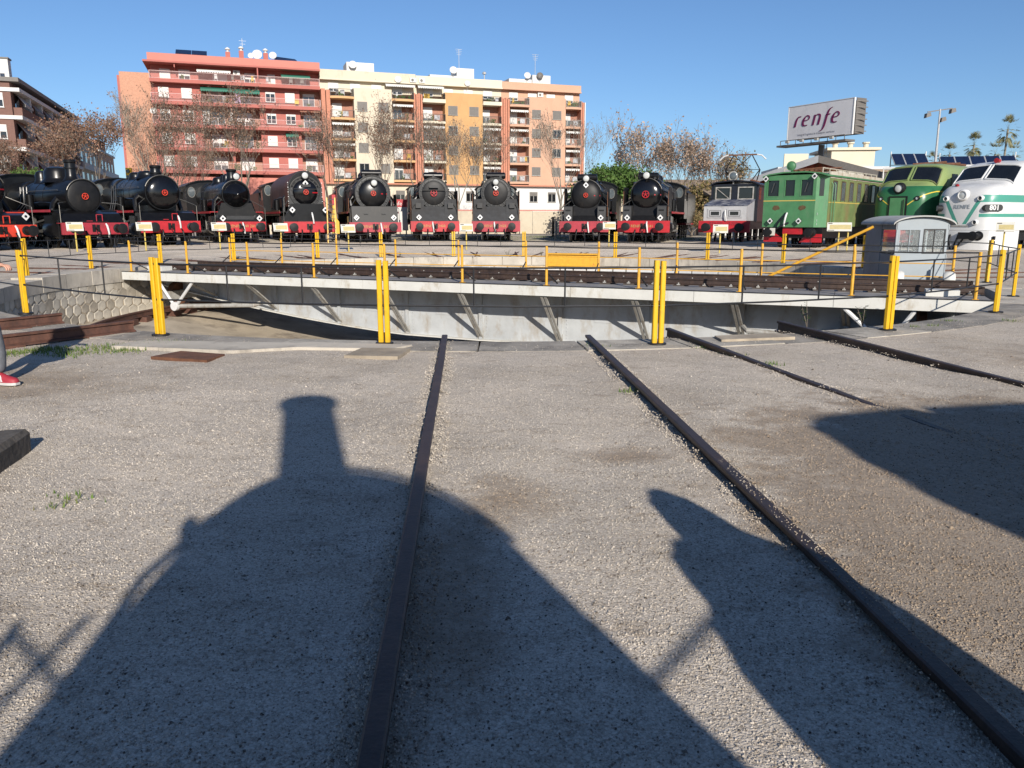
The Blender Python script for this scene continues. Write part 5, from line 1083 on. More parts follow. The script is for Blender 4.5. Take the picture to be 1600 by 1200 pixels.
def clutter(parent, u0, u1, v0, v1, z, k, rr):
    for i in range(k):
        u = rr.uniform(u0, u1); h = rr.uniform(0.3, 0.95); w_ = rr.uniform(0.12, 0.3)
        if rr.random() < 0.5:
            mb = MB()
            for j in range(26):
                a, b_, c_ = rr.uniform(-w_, w_)*1.3, rr.uniform(-w_, w_), rr.uniform(0.2, h); s_ = 0.09
                mb.add([(u+a-s_, v0+0.3+b_, z+c_), (u+a+s_, v0+0.3+b_+0.05, z+c_+0.04), (u+a, v0+0.3+b_, z+c_+s_*1.6)], [(0,1,2)])
            mb.lathe([(0.1, 0), (0.15, 0.25)], (u, v0+0.3, z), (0, 0, 1), 8)
            mb.build('balcony_plant', 'green_leaves', parent, False)
        else:
            mb = MB().box(u-w_, u+w_, v0+0.2, v0+0.26, z+0.35, z+0.9).box(u-w_, u+w_, v0+0.26, v0+0.65, z+0.38, z+0.43)
            for a in (-1, 1):
                for b_ in (0.23, 0.62): mb.bar((u+a*w_*0.9, v0+b_, z), (u+a*w_*0.9, v0+b_, z+0.4), 0.04)
            mb.build('balcony_chair', rr.choice(['shutter_white', 'plastic_yellow', 'laundry', 'shutter_grey']), parent, False)

# ---- red block
rr = random.Random(3)
A = thing('apartment_building', 'red plastered apartment block with long white-railed balconies and satellite dishes', 'building', (*FP, 0), FA)
SL = [7.5, 10.4, 13.3, 16.1, 18.8]
box('wall', 'red_plaster', A, 0, 6.0, 1.2, 13, 0, 18.8); box('wall', 'red_plaster', A, 13.3, 18.6, 1.2, 13, 0, 18.8)
box('loggia_wall', 'loggia_brick', A, 6.0, 13.3, 2.6, 13, 0, 18.8); box('loggia_wall', 'loggia_brick', A, 18.6, 21.35, 2.2, 13, 0, 18.8)
box('penthouse_wall', 'red_plaster', A, 0.0, 21.35, 2.3, 13, 18.8, 21.2)
box('eave', 'red_plaster', A, -0.65, 21.4, 0.0, 13.2, 21.2, 21.42); box('parapet', 'pink_parapet', A, -0.1, 21.4, 0.35, 12.9, 21.42, 22.35)
box('ground_floor_wall', 'pink_parapet', A, -3.6, 21.35, 0.9, 1.19, 0, 7.1)
an = box('side_wall', 'tan_brick', A, -3.65, -0.01, 1.6, 13, 0, 20.05); box('side_strip', 'red_plaster', an, -3.95, -3.66, 1.7, 13, 0, 19.6)
for zi, z in enumerate(SL):
    top = zi == 4
    sl_ = box('balcony_slab', 'red_plaster', A, -0.02, 21.3, 0.0, 2.3 if top else 1.19, z, z+0.42)
    if not top: box('loggia_floor', 'red_plaster', sl_, 6.0, 13.3, 1.19, 2.6, z, z+0.4)
    rail_mesh(MB(), 0.02, 21.25, 0.05, z+0.42, z+1.35, 0.13, 0.02, 1.1).build('railing', 'railing_pink', sl_, False)
    z0, z1 = z+1.0, z+2.25
    if not top:
        for u0, u1 in ((0.85, 2.1), (3.62, 4.92), (14.14, 15.4), (16.69, 17.96)): window(A, u0, u1, 1.2, z0-0.05, z1, rr.choice([0.35, 0.95, 0.98, 0.6, 0.98, 0.2]))
        for u0, u1 in ((7.0, 8.8), (10.4, 12.3)): window(A, u0, u1, 2.6, z+0.45, z1+0.1, rr.choice([0.0, 0.3, 0.6, 0.9]), glass='grey_glass')
        window(A, 19.1, 20.7, 2.2, z+0.45, z1+0.1, rr.choice([0.2, 0.8, 0.5]), glass='grey_glass')
        box('loggia_pier', 'red_plaster' if zi != 2 else 'white_plaster', A, 9.5, 9.8, 1.25, 2.6, z+0.42, z+2.9)
        if zi == 2: box('loggia_screen', 'white_plaster', A, 6.05, 6.9, 1.22, 1.28, z+0.42, z+2.85)
        clutter(A, 6.3, 13.0, 0.2, 1.0, z+0.42, 4, rr); clutter(A, 18.0, 21.0, 0.2, 1.0, z+0.42, 2, rr)
    else:
        for u0, u1 in ((1.1, 2.4), (3.4, 4.8), (7.6, 9.4), (11.6, 13.0), (14.6, 15.6), (18.2, 19.7)): window(A, u0, u1, 2.3, z+0.45, z+1.95, rr.choice([0.95, 0.5, 0.9]))
        clutter(A, 0.5, 20.5, 0.2, 1.0, z+0.42, 9, rr); box('party_screen', 'red_plaster', A, 13.2, 13.35, 0.1, 2.3, z+0.42, 21.2); box('party_screen', 'red_plaster', A, 3.0, 3.12, 0.3, 2.3, z+1.9, 21.2)
awning(A, 5.7, 9.9, 1.6, 20.9, 1.1, 'striped_awning', 0.3, True); awning(A, 16.3, 20.1, 1.6, 20.8, 1.2, 'green_awning', 0.4)
awning(A, 6.0, 9.9, 1.2, 18.65, 1.2, 'green_awning', 0.45); awning(A, 10.0, 13.4, 1.2, 18.6, 1.2, 'green_awning', 0.5); awning(A, 16.5, 18.2, 1.2, 13.1, 0.9, 'green_awning', 0.3)
box('laundry', 'lilac', A, 10.1, 10.9, 0.16, 0.2, 16.6, 17.9); aircon(A, 10.2, 1.7, 20.3); dish(A, 0.15, 0.1, 15.2, 0.42)
for u, z, r in ((12.6, 22.8, 0.4), (13.4, 23.0, 0.65), (15.4, 23.0, 0.5)): dish(A, u, 1.0, z, r)
for u, h in ((9.7, 1.0), (11.4, 1.3), (14.5, 1.2)):
    c_ = box('chimney', 'red_plaster', A, u-0.3, u+0.3, 1.2, 1.8, 22.35, 22.35+h*0.8); MB().lathe([(0.16, 0), (0.16, 0.25), (0.34, 0.3), (0.34, 0.42), (0.1, 0.6)], (u, 1.5, 22.35+h*0.8), (0, 0, 1), 12).build('chimney_cowl', 'white_plaster', c_)
MB().tube([(11.6, 1.6, 22.4), (11.6, 1.6, 25.0)], 0.03, 5).bar((11.2, 1.6, 24.7), (12.1, 1.6, 24.7), 0.03).bar((11.3, 1.6, 24.3), (12.0, 1.6, 24.3), 0.03).build('antenna', 'galvanised', A, False)
for u0, u1 in ((3.3, 5.2), (5.25, 7.1)):
    MB().add([(u0, 0.8, 22.5), (u1, 0.8, 22.5), (u1, 2.6, 23.3), (u0, 2.6, 23.3), (u0, 0.85, 22.42), (u1, 0.85, 22.42), (u1, 2.65, 23.22), (u0, 2.65, 23.22)], [(0,1,2,3), (7,6,5,4), (0,4,5,1), (1,5,6,2), (2,6,7,3), (3,7,4,0)]).build('solar_panel', 'solar_blue', A, False)
MB().add([(15.6, 0.8, 22.38), (18.6, 0.8, 22.38), (18.4, 2.6, 23.0), (15.6, 2.6, 23.2), (15.6, 0.85, 22.3), (18.6, 0.85, 22.3), (18.4, 2.65, 22.9), (15.6, 2.65, 23.1)], [(0,1,2,3), (7,6,5,4), (0,4,5,1), (1,5,6,2), (2,6,7,3), (3,7,4,0)]).build('solar_panel', 'solar_blue', A, False)

# ---- row of three further blocks
FL = [6.75, 9.5, 12.25, 15.0, 17.8]
def block(label, u0, pierL, bayL, boxR, bayR, pierR, boxm, topm, slabm, top, seed, parm):
    """u0 < pierL < bayL < boxR < bayR < pierR: brick pier, balcony bay, plastered middle, balcony bay, brick pier"""
    rr = random.Random(seed); A = thing('apartment_building', label, 'building', (*FP, 0), FA, 'row of apartment blocks behind the engines')
    if pierL > u0: MB().box(u0, (u0+pierL)/2-0.06, -0.02, 10, 6.6, 19.0).box((u0+pierL)/2+0.06, pierL, 0.1, 10, 6.6, 18.9).build('brick_pier', 'pier_brick', A, False)
    if pierR > bayR: MB().box(bayR, (bayR+pierR)/2-0.06, -0.02, 10, 6.6, 19.0).box((bayR+pierR)/2+0.06, pierR, 0.1, 10, 6.6, 18.9).build('brick_pier', 'pier_brick', A, False)
    mid = box('wall', boxm, A, bayL, boxR, 0.0, 10, 6.6, 19.3)
    box('ground_floor_wall', 'white_plaster' if 'beige' not in boxm else 'beige_plaster', A, u0, pierR, 0.5, 10, 0, 6.4); box('cornice', 'pier_brick', A, u0, pierR, -0.15, 10, 6.4, 6.6)
    for k in range(int((pierR-u0)/3.0)): window(A, u0+1.0+3.0*k, u0+2.3+3.0*k, 0.5, 4.1, 5.6, rr.choice([0, 0.4, 0.2]), 'brace_grey', 'shutter_grey')
    for b0, b1 in ((pierL, bayL), (boxR, bayR)):
        box('bay_wall', 'loggia_brick', A, b0, b1, 1.5, 10, 6.6, 18.0)
        for zi, z in enumerate(FL):
            sl_ = MB().prism([(b0-0.04, 1.5), (b1+0.04, 1.5), (b1+0.04, -0.15), ((b0+b1)/2+0.6, -0.4), ((b0+b1)/2-0.6, -0.4), (b0-0.04, -0.15)], 'z', z, z+0.3).build('balcony_slab', slabm, A, False)
            if slabm == 'cream_plaster': box('balcony_front', 'cream_plaster', sl_, b0-0.02, b1+0.02, -0.42, -0.41, z, z+0.5) if zi == 4 else None
            mb = rail_mesh(MB(), b0+0.02, b1-0.02, -0.2, z+0.3, z+1.25, 0.16, 0.022, 1.0); mb.build('railing', 'black_bar' if slabm != 'peach_plaster' else 'brace_grey', sl_, False)
            if zi < 4:
                c_ = (b0+b1)/2; w0 = b0+0.35; 
                window(A, w0, w0+(b1-b0)*0.42, 1.5, z+0.32, z+2.35, rr.choice([0.9, 0.5, 0.98, 0.3, 0.75]), glass='grey_glass', sill=False)
                clutter(A, b0+0.4, b1-0.4, 0.0, 0.8, z+0.3, 2, rr)
                if rr.random() < 0.35: awning(A, b0+0.1, b1-0.1, 0.9, z+2.6, 1.0, 'striped_awning', 0.25, True)
                if rr.random() < 0.5: box('laundry', 'laundry', A, c_, c_+0.8, -0.1, -0.06, z+0.5, z+1.15)
            else: clutter(A, b0+0.4, b1-0.4, 0.0, 0.9, z+0.3, 4, rr)
    wu = [(bayL + (boxR-bayL)*f, bayL + (boxR-bayL)*f + 1.4) for f in (0.08, 0.64)]
    for zi, z in enumerate(FL[:4] + [FL[3]+2.78] if False else FL[:4]):
        for w0, w1 in wu: window(A, w0, w1, 0.0, z+1.25, z+2.5, rr.choice([0.98, 0.98, 0.95, 0.0, 0.98]), 'brace_grey', 'shutter_grey')
    box('penthouse_wall', topm, A, u0, pierR, 2.0, 10, 19.0, 20.4); box('eave', topm, A, u0, pierR, 1.2, 10, 20.4, 20.55); box('parapet', topm if parm is None else parm, A, u0+0.01, pierR-0.01, 1.4, 10, 20.55, top)
    for k in range(4): window(A, u0+1.2+k*3.0, u0+2.6+k*3.0, 2.0, 18.95, 20.1, 0.7, 'shutter_white', 'shutter_white', sill=False)
    return A
B1 = block('beige apartment block with brick piers, next to the red block', 21.4, 22.6, 25.8, 31.1, 34.2, 34.85, 'beige_plaster', 'cream_plaster', 'slab_orange', 21.75, 11, 'beige_plaster')
B2 = block('ochre orange apartment block with cream top floor, third in the row', 34.86, 35.5, 38.75, 44.4, 47.2, 47.9, 'ochre_plaster', 'cream_plaster', 'cream_plaster', 21.6, 12, 'cream_plaster')
B3 = block('peach apartment block at the right end of the row', 47.91, 48.6, 51.6, 57.5, 60.0, 60.6, 'peach_plaster', 'peach_plaster', 'peach_plaster', 21.5, 13, 'peach_plaster')
box('end_strip', 'white_plaster', B3, 60.61, 60.75, -0.05, 10, 0, 18.9)
for A, items in ((B1, ((25.2, 29.0, 22.9),)), (B2, ((41.0, 43.6, 23.0), (37.0, 41.0, 21.9))), (B3, ((49.0, 52.6, 22.0), (52.7, 55.6, 22.7)))):
    for u0, u1, z1 in items: box('roof_room', 'white_plaster', A, u0, u1, 1.6, 5, 21.4, z1)
dish(B1, 26.0, 1.2, 22.5, 0.55); dish(B1, 32.3, 1.2, 20.9, 0.5); aircon(B1, 34.0, 1.4, 20.6); dish(B2, 40.4, 1.2, 22.6, 0.55); dish(B2, 42.5, 1.2, 20.9, 0.45); aircon(B2, 35.3, 1.4, 20.6); dish(B3, 51.8, 1.3, 22.5, 0.5); dish(B3, 53.8, 1.3, 22.6, 0.5, 'shutter_grey'); aircon(B3, 53.6, 1.9, 19.6)
awning(B1, 30.4, 34.6, 1.9, 20.45, 1.3, 'striped_awning', 0.35, True); awning(B2, 35.0, 38.8, 1.9, 20.45, 1.3, 'striped_awning', 0.35, True)
for A, u, h in ((B2, 41.4, 25.6), (B3, 53.2, 25.6)):
    mb = MB().tube([(u, 1.8, 22.5), (u, 1.8, h)], 0.035, 5)
    for k in range(4): mb.bar((u-0.5+0.06*k, 1.8, h-0.25*k), (u+0.5-0.06*k, 1.8, h-0.25*k), 0.03)
    mb.build('antenna', 'galvanised', A, False)
MB().tube([(45.3, 2, 21.5), (45.3, 2, 22.5)], 0.08, 8).lathe([(0.3, 0), (0.3, 0.2), (0.1, 0.35)], (45.3, 2, 22.45), (0, 0, 1), 10).build('roof_vent', 'galvanised', B2)

# ---- shaded block on the left, facing the side street
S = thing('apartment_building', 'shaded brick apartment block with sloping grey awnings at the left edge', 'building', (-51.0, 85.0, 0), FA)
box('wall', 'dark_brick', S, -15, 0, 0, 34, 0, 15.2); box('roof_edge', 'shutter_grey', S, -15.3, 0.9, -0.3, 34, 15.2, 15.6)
box('chimney', 'white_plaster', S, -1.3, -0.2, 1.4, 2.6, 15.6, 17.6); box('chimney_cap', 'shutter_grey', S, -1.4, -0.1, 1.3, 2.7, 17.6, 17.75)
for k, z in enumerate((2.5, 5.6, 8.7, 11.8, 14.5)):
    box('band', 'white_plaster', S, -14.9, 0.85, -0.12, 33.9, z-0.25, z+0.12)
    if z < 14:
        box('balcony_parapet', 'dark_brick', S, 0.01, 0.8, 0.4, 33.5, z+0.12, z+0.95)
        for j in range(6):
            y_ = 1.0 + 5.6*j
            box('window', 'dark_glass', S, 0.004, 0.02, y_+0.4, y_+2.2, z+1.0, z+2.5)
            box('pier', 'white_plaster', S, 0.0, 0.7, y_+4.1, y_+4.5, z+0.95, z+2.84)
            MB().add([(0.05, y_, z+2.6), (0.05, y_+3.6, z+2.6), (1.0, y_+3.6, z+1.35), (1.0, y_, z+1.35)], [(0,1,2,3)]).prism([(0.98, y_), (1.02, y_), (1.02, y_+3.6), (0.98, y_+3.6)], 'z', z+1.1, z+1.36).build('awning', 'shutter_grey' if (k+j) % 3 else 'brace_grey', S, False)
    for x in (-12.5, -9, -5.5, -2): window(S, x, x+1.3, 0.0, z+0.9, z+2.3, 0.5)
for i, (dy_, h, w_, mm, lab) in enumerate(((36, 13.5, 14, 'beige_plaster', 'pale stepped apartment block behind the shaded brick one'), (56, 13.0, 12, 'peach_plaster', 'far pale apartment block closing the left side street'))):
    q = thing('apartment_building', lab, 'building', (-51.0 - 0.3252*dy_, 85 + 0.9456*dy_, 0), FA)
    box('wall', mm, q, -w_, 0, 0, 18, 0, h); box('roof_room', 'tan_brick', q, -4, 0.2, 0.2, 7, h, h+1.6); box('parapet', 'white_plaster', q, -w_-0.1, 0.3, -0.2, 18, h-0.3, h-0.01 + 0.02)
    for z in (3, 6, 9):
        box('band', 'white_plaster', q, 0.0, 0.7, 0.2, 17.6, z-0.2, z+0.7)
        for y_ in (2, 6, 10, 14): box('window', 'dark_glass', q, 0.002, 0.02, y_, y_+1.5, z+1.0, z+2.4)
        for x in (-9, -5.5, -2.5): window(q, x, x+1.2, 0.0, z+0.9, z+2.2, 0.5)

# ---- low walls and small buildings behind the engines
w_ = thing('boundary_wall', 'low cream boundary wall running behind the middle engines', 'wall', (-24, 74, 0.2), R(4))
for k in range(13): box('wall_panel', 'pale_wall', w_, k*2.6, k*2.6+2.57, 0, 0.25, 0, 2.05 + 0.03*(k % 2))
box('wall_cap', 'pink_parapet', w_, -0.05, 33.8, -0.05, 0.3, 2.09, 2.2)
f = thing('site_fence', 'dark green sheet fence left of the black engine pair', 'fence', (4.9, 62, 0.2), R(-6))
for k in range(3): box('fence_sheet', 'dark_foliage_green', f, -0.9+k*1.4, 0.47+k*1.4, 0, 0.05, 0.35, 2.0)
for k in range(4): MB().tube([(-0.92+k*1.4, 0.03, 0), (-0.92+k*1.4, 0.03, 2.3)], 0.04, 6).build('fence_post', 'galvanised', f)
for k in range(3):
    o = tag(MB().tube([(3.2 + 0.28*k, 63 + 0.4*k, 0.2), (3.2 + 0.28*k, 63 + 0.4*k, 1.7 - 0.3*k)], 0.09, 8).build('bollard', 'matt_black' if k == 0 else 'brace_grey'), ('dark stub post' if k == 0 else 'short grey stub post' if k == 1 else 'shortest grey stub post') + ' before the cream boundary wall', 'post')
b = thing('information_board', 'white information board with red header between two middle engines', 'board', (-8.45, 60, 0.2), R(8))
box('panel', 'white_plaster', b, -0.75, 0.75, 0, 0.08, 0.5, 2.2); box('header', 'loco_red', b, -0.75, 0.75, -0.012, -0.001, 2.2, 2.75); box('header_back', 'white_plaster', b, -0.75, 0.75, 0, 0.08, 2.2, 2.75)
text('lettering', 'renfe', 0.42, 'white_plaster', b, (-0.1, -0.02, 2.45))
for s in (-0.6, 0.6): box('leg', 'galvanised', b, s-0.05, s+0.05, 0.02, 0.1, 0, 0.5)
h = thing('white_building', 'low white building glimpsed beside the silver electric engine', 'building', (19.0, 66, 0.2), R(10))
box('wall', 'white_plaster', h, -3, 4.5, 0, 6, 0, 3.2); MB().prism([(-0.6, 3.2), (6.6, 3.2), (3, 4.2)], 'x', -3.4, 4.9).build('roof', 'tile_roof', h, False); box('door', 'shutter_white', h, -2.6, -1.7, -0.05, -0.005, 0, 2.1); window(h, 0.6, 1.8, 0, 1.0, 2.1, 0.3)
h = thing('tiled_building', 'long low building with a brown tiled roof behind the trees', 'building', (16, 92, 0), R(5))
box('wall', 'pale_wall', h, -4, 30, 0, 8, 0, 4.6); MB().prism([(-0.8, 4.6), (8.8, 4.6), (4, 6.1)], 'x', -4.5, 30.5).build('roof', 'tile_roof', h, False)
for k in range(9): window(h, -2+3.4*k, -0.7+3.4*k, 0, 2.0, 3.4, 0.3)
# warehouse with a low pitched roof and brick gable
h = thing('warehouse', 'brick-gabled warehouse with grey pitched roof behind the green engines', 'building', (26.3, 70, 0), R(-34))
gw_ = 8.0
MB().prism([(-gw_, 0), (gw_, 0), (gw_, 4.1), (0, 6.5), (-gw_, 4.1)], 'y', 0, 26).build('wall', 'brick_gable', h, False)
for s in (-1, 1):
    MB().prism([(0, 6.55), (s*(gw_+0.6), 4.0), (s*(gw_+0.6), 4.2), (0, 6.78)], 'y', -0.9, 26.5).build('roof', 'tile_roof', h, False)
    MB().prism([(0, 6.2), (s*(gw_+0.62), 3.65), (s*(gw_+0.62), 4.22), (0, 6.79)], 'y', -0.95, -0.91).build('verge_board', 'shutter_grey' if s > 0 else 'galvanised', h, False)
mb = MB()
for k in range(-3, 4): mb.bar((k*2.1, -0.2, 6.3-abs(k)*0.66), (k*2.1+1.0, -0.2, 5.0-abs(k)*0.4), 0.12).bar((k*2.1, -0.2, 6.3-abs(k)*0.66), (k*2.1-1.0, -0.2, 5.0-abs(k)*0.4), 0.12)
mb.build('roof_truss', 'rust', h, False)
MB().tube([(5.2, -1.2, 3.2), (5.2, -1.2, 5.5), (12.0, -1.0, 5.5)], 0.12, 8).build('pipe', 'white_plaster', h)
h = thing('flat_roofed_building', 'cream flat-roofed building with cooling tower above the warehouse', 'building', (41.0, 98, 0), R(-6))
box('wall', 'galvanised', h, -9, 4, 0, 10, 0, 7.7); box('upper_wall', 'cream_plaster', h, -2.8, 2.2, 0.3, 8, 7.7, 9.6); box('sign_panel', 'cream_plaster', h, -8.4, -5.6, -0.3, -0.05, 7.3, 9.2); box('roof_slab', 'cream_plaster', h, -3.4, 2.8, 0.0, 8.3, 9.6, 9.9)
for x in (-2, -0.2, 1.6): MB().lathe([(0.3, 0), (0.3, 0.5), (0.45, 0.6), (0.45, 0.75)], (x, 2, 9.9), (0, 0, 1), 10).build('vent', 'cream_plaster', h)
def solar_array(label, x0, y, z, n, rz, w_=1.35, hh=2.2, tilt=40):
    t = thing('solar_array', label, 'solar panels', (x0, y, z), rz, 'solar panels on the right-hand roofs')
    for k in range(n):
        o = MB().box(0.0, w_-0.06, 0, hh, -0.04, 0).build('solar_panel', 'solar_blue', t, False); o.location = (k*w_, 0, 0); o.rotation_euler = (R(tilt), 0, 0)
        f_ = MB().box(-0.05, 0.0, -0.02, hh+0.02, -0.05, 0.012).box(w_-0.11, w_-0.06, -0.02, hh+0.02, -0.05, 0.011).build('frame', 'galvanised', o, False)
    MB().bar((0, hh*0.75, 0), (n*w_, hh*0.75, 0), 0.06).bar((0, hh*.75, -3), (0, hh*.75, 1.3), 0.08).bar((n*w_, hh*.75, -3), (n*w_, hh*.75, 1.3), 0.08).build('mounting', 'galvanised', t, False)
solar_array('five tilted solar panels left of the lamp mast', 37.3, 80, 6.75, 3, R(-5), 1.1, 1.7)
solar_array('long row of tilted solar panels right of the lamp mast', 41.9, 80, 6.6, 5, R(-12), 1.35, 1.5)
h = thing('shed', 'long low shed carrying the solar panels behind the diesels', 'building', (36.0, 81, 0), R(-8))
box('wall', 'pale_wall', h, -4, 26, 0, 9, 0, 6.1); box('roof', 'tile_roof', h, -4.3, 26.3, -0.3, 9.3, 6.1, 6.35)

# ---- billboard
bl = Vector((27.1, 81.4, 9.15)); br_ = Vector((30.75, 75.0, 9.15)); dv = br_ - bl; W_ = dv.length; ang = math.atan2(dv.y, dv.x)
Q = thing('billboard', 'tall white roadside billboard with purple lettering on a steel mast', 'billboard', (bl.x, bl.y, 0), ang)
z0, z1 = 9.15, 12.2; box('panel', 'billboard_white', Q, 0, W_, 0, 0.12, z0, z1)
MB().box(-0.06, 0, -0.03, 0.16, z0-0.06, z1+0.06).box(W_, W_+0.08, -0.03, 0.16, z0-0.06, z1+0.06).box(0, W_, -0.03, 0.16, z0-0.08, z0).box(0, W_, -0.03, 0.16, z1, z1+0.06).build('frame', 'white_paint', Q, False)
mb = MB()
for k in range(6): mb.bar((W_+0.12, 0.2, z0+0.2+k*0.52), (W_+0.5, 1.3, z0+0.2+k*0.52), 0.08)
mb.box(W_+0.1, W_+0.16, 0.2, 1.5, z0-0.02, z1+0.04); mb.build('back_frame', 'shutter_grey', Q, False)
MB().box(0.0, W_, 1.4, 1.5, z0, z1).build('rear_panel', 'shutter_grey', Q, False)
box('catwalk', 'shutter_grey', Q, -0.4, W_+0.2, -1.0, 0.3, z0-0.72, z0-0.55)
mb = MB().bar((0, -0.9, z0-0.15), (W_, -0.9, z0-0.15), 0.06)
for k in range(9): mb.bar((W_*k/8, -0.9, z0-0.55), (W_*k/8, -0.9, z0-0.15), 0.05)
mb.build('catwalk_rail', 'shutter_grey', Q, False)
for k in range(4): box('floodlight', 'brace_grey', Q, 0.8+k*1.7, 1.15+k*1.7, -1.15, -0.92, z0-0.42, z0-0.2)
MB().tube([(W_*0.5, 0.6, 0), (W_*0.5, 0.6, z0-0.72)], 0.28, 14).build('mast', 'shutter_grey', Q); mb = MB()
for k in range(24): mb.bar((W_*0.5+0.45, 0.4, 0.5+0.35*k), (W_*0.5+0.75, 0.4, 0.5+0.35*k), 0.03)
mb.bar((W_*.5+.45, .4, 0), (W_*.5+.45, .4, z0-.7), .04).bar((W_*.5+.75, .4, 0), (W_*.5+.75, .4, z0-.7), .04).build('ladder', 'galvanised', Q, False)
def stroke(pts, ws):
    """flat brush stroke along a smoothed path (x, z) with varying width"""
    P = []
    for i in range(len(pts)-1):
        p0, p1, p2, p3 = (Vector(pts[max(i-1, 0)]), Vector(pts[i]), Vector(pts[i+1]), Vector(pts[min(i+2, len(pts)-1)]))
        for k in range(6):
            t = k/6; P.append((0.5*((2*p1) + (p2-p0)*t + (2*p0-5*p1+4*p2-p3)*t*t + (3*p1-p0-3*p2+p3)*t**3), ws[i] + (ws[i+1]-ws[i])*t))
    P.append((Vector(pts[-1]), ws[-1])); l, r = [], []
    for i, (p, w0) in enumerate(P):
        d = (P[min(i+1, len(P)-1)][0] - P[max(i-1, 0)][0]).normalized(); nn = Vector((-d.y, d.x)); l.append(p + nn*w0/2); r.append(p - nn*w0/2)
    return l, r
def glyph(mb, pts, ws, ox, oz, sc, shear=0.22):
    l, r = stroke(pts, ws); n = len(l)
    f_ = lambda p, y: (ox + sc*(p.x + shear*p.y), y, oz + sc*p.y)
    mb.add([f_(p, -0.035) for p in l] + [f_(p, -0.035) for p in r] + [f_(p, -0.002) for p in l] + [f_(p, -0.002) for p in r],
           [(i, i+1, n+i+1, n+i) for i in range(n-1)] + [(i, i+1, 2*n+i+1, 2*n+i) for i in range(n-1)] + [(n+i, n+i+1, 3*n+i+1, 3*n+i) for i in range(n-1)])
e_ = ([(0.04, 0.5), (0.5, 0.56), (0.62, 0.74), (0.5, 0.93), (0.27, 0.93), (0.08, 0.62), (0.1, 0.22), (0.3, 0.05), (0.6, 0.08)], [0.06, 0.1, 0.13, 0.1, 0.11, 0.2, 0.2, 0.11, 0.08])
sc = 0.98; oz = z0 + 1.12; lt = MB()
glyph(lt, [(0.08, 0), (0.08, 0.55), (0.2, 0.88), (0.5, 0.95)], [0.2, 0.19, 0.14, 0.08], 0.62, oz, sc); glyph(lt, *e_, 1.36, oz, sc)
glyph(lt, [(0.08, 0), (0.08, 0.95)], [0.19, 0.19], 2.42, oz, sc); glyph(lt, [(0.08, 0.8), (0.35, 0.96), (0.58, 0.85), (0.62, 0.5), (0.62, 0.0)], [0.08, 0.11, 0.15, 0.19, 0.19], 2.42, oz, sc)
glyph(lt, [(-0.25, -0.62), (0.0, -0.5), (0.1, -0.1), (0.12, 0.7), (0.22, 1.25), (0.5, 1.45)], [0.04, 0.12, 0.2, 0.2, 0.15, 0.03], 3.55, oz, sc); glyph(lt, [(0.0, 0.78), (0.42, 0.86)], [0.09, 0.09], 3.55, oz, sc)
glyph(lt, *e_, 4.2, oz, sc)
for i, v in enumerate(lt.v): lt.v[i] = ((v[0]-0.62)*1.18+0.75, v[1], v[2])
lt.build('lettering', 'renfe_purple', Q, False)
text('small_lettering', 'integral logistics in transport services', 0.29, 'faint_ink', Q, (W_*0.46, -0.01, z0+0.36), depth=0.004, sx=0.98)

# ---- lamp mast
t = thing('lamp_mast', 'tall grey lamp mast with floodlights on a crossbar', 'street lamp', (36.0, 70, 0))
MB().tube([(0, 0, 0), (0.05, 0, 6), (0.0, 0, 10.6)], [0.14, 0.11, 0.07], 10).build('pole', 'galvanised', t); MB().bar((-1.05, 0, 10.35), (1.0, 0, 10.65), 0.08).build('crossbar', 'shutter_grey', t, False)
for x, z in ((-1.05, 10.1), (1.0, 10.45), (0.25, 9.75)): MB().prism([(x-0.2, z-0.25), (x+0.22, z-0.1), (x+0.14, z+0.2), (x-0.16, z+0.12)], 'y', -0.3, 0.15).build('floodlight', 'shutter_grey', t, False)
# traffic light in the street on the left
t = thing('traffic_light', 'yellow traffic light beside the brick end wall', 'traffic light', (-41.0, 88, 0)); MB().tube([(0, 0, 0), (0, 0, 5.2)], 0.07, 8).build('pole', 'galvanised', t)
hd = box('signal_head', 'plastic_yellow', t, -0.3, 0.3, -0.35, -0.05, 5.0, 6.9)
for k in range(3): MB().lathe([(0.2, 0), (0.2, 0.2)], (0, -0.35, 5.35+0.6*k), (0, -1, 0), 12).build('signal_lens', 'dark_glass', hd)
# yellow ladder and platform between two engines
t = thing('access_ladder', 'yellow steel access ladder standing between the brown-cased and ringed engines', 'ladder', (-10.1, 45.3, 0.2), R(10))
for s in (-0.22, 0.22): MB().bar((s, 0, 0.0), (s, 0.5, 2.5), 0.06).build('stile', 'deck_yellow', t, False)
for k in range(9): MB().bar((-0.22, 0.06*k, 0.25+0.27*k), (0.22, 0.06*k, 0.25+0.27*k), 0.04).build('rung', 'black_bar', t, False)
t = thing('yellow_machine', 'yellow track machine partly hidden beside the brown-cased engine', 'machine', (-11.0, 50.5, 0.2), R(15)); t.scale = (0.45, 0.6, 0.72)
MB().prism([(-0.5, 0.6), (0.5, 0.6), (0.5, 1.6), (0.2, 1.9), (0.05, 3.0), (-0.3, 3.0), (-0.5, 1.8)], 'y', 0, 0.9).build('body', 'plastic_yellow', t, False); box('mast', 'loco_red', t, -0.35, 0.15, 0.3, 0.7, 3.0, 3.9)
for s in (-0.4, 0.4): MB().lathe([(0.3, -0.1), (0.3, 0.1)], (s, 0.4, 0.3), (1, 0, 0), 14).build('wheel', 'matt_black', t)
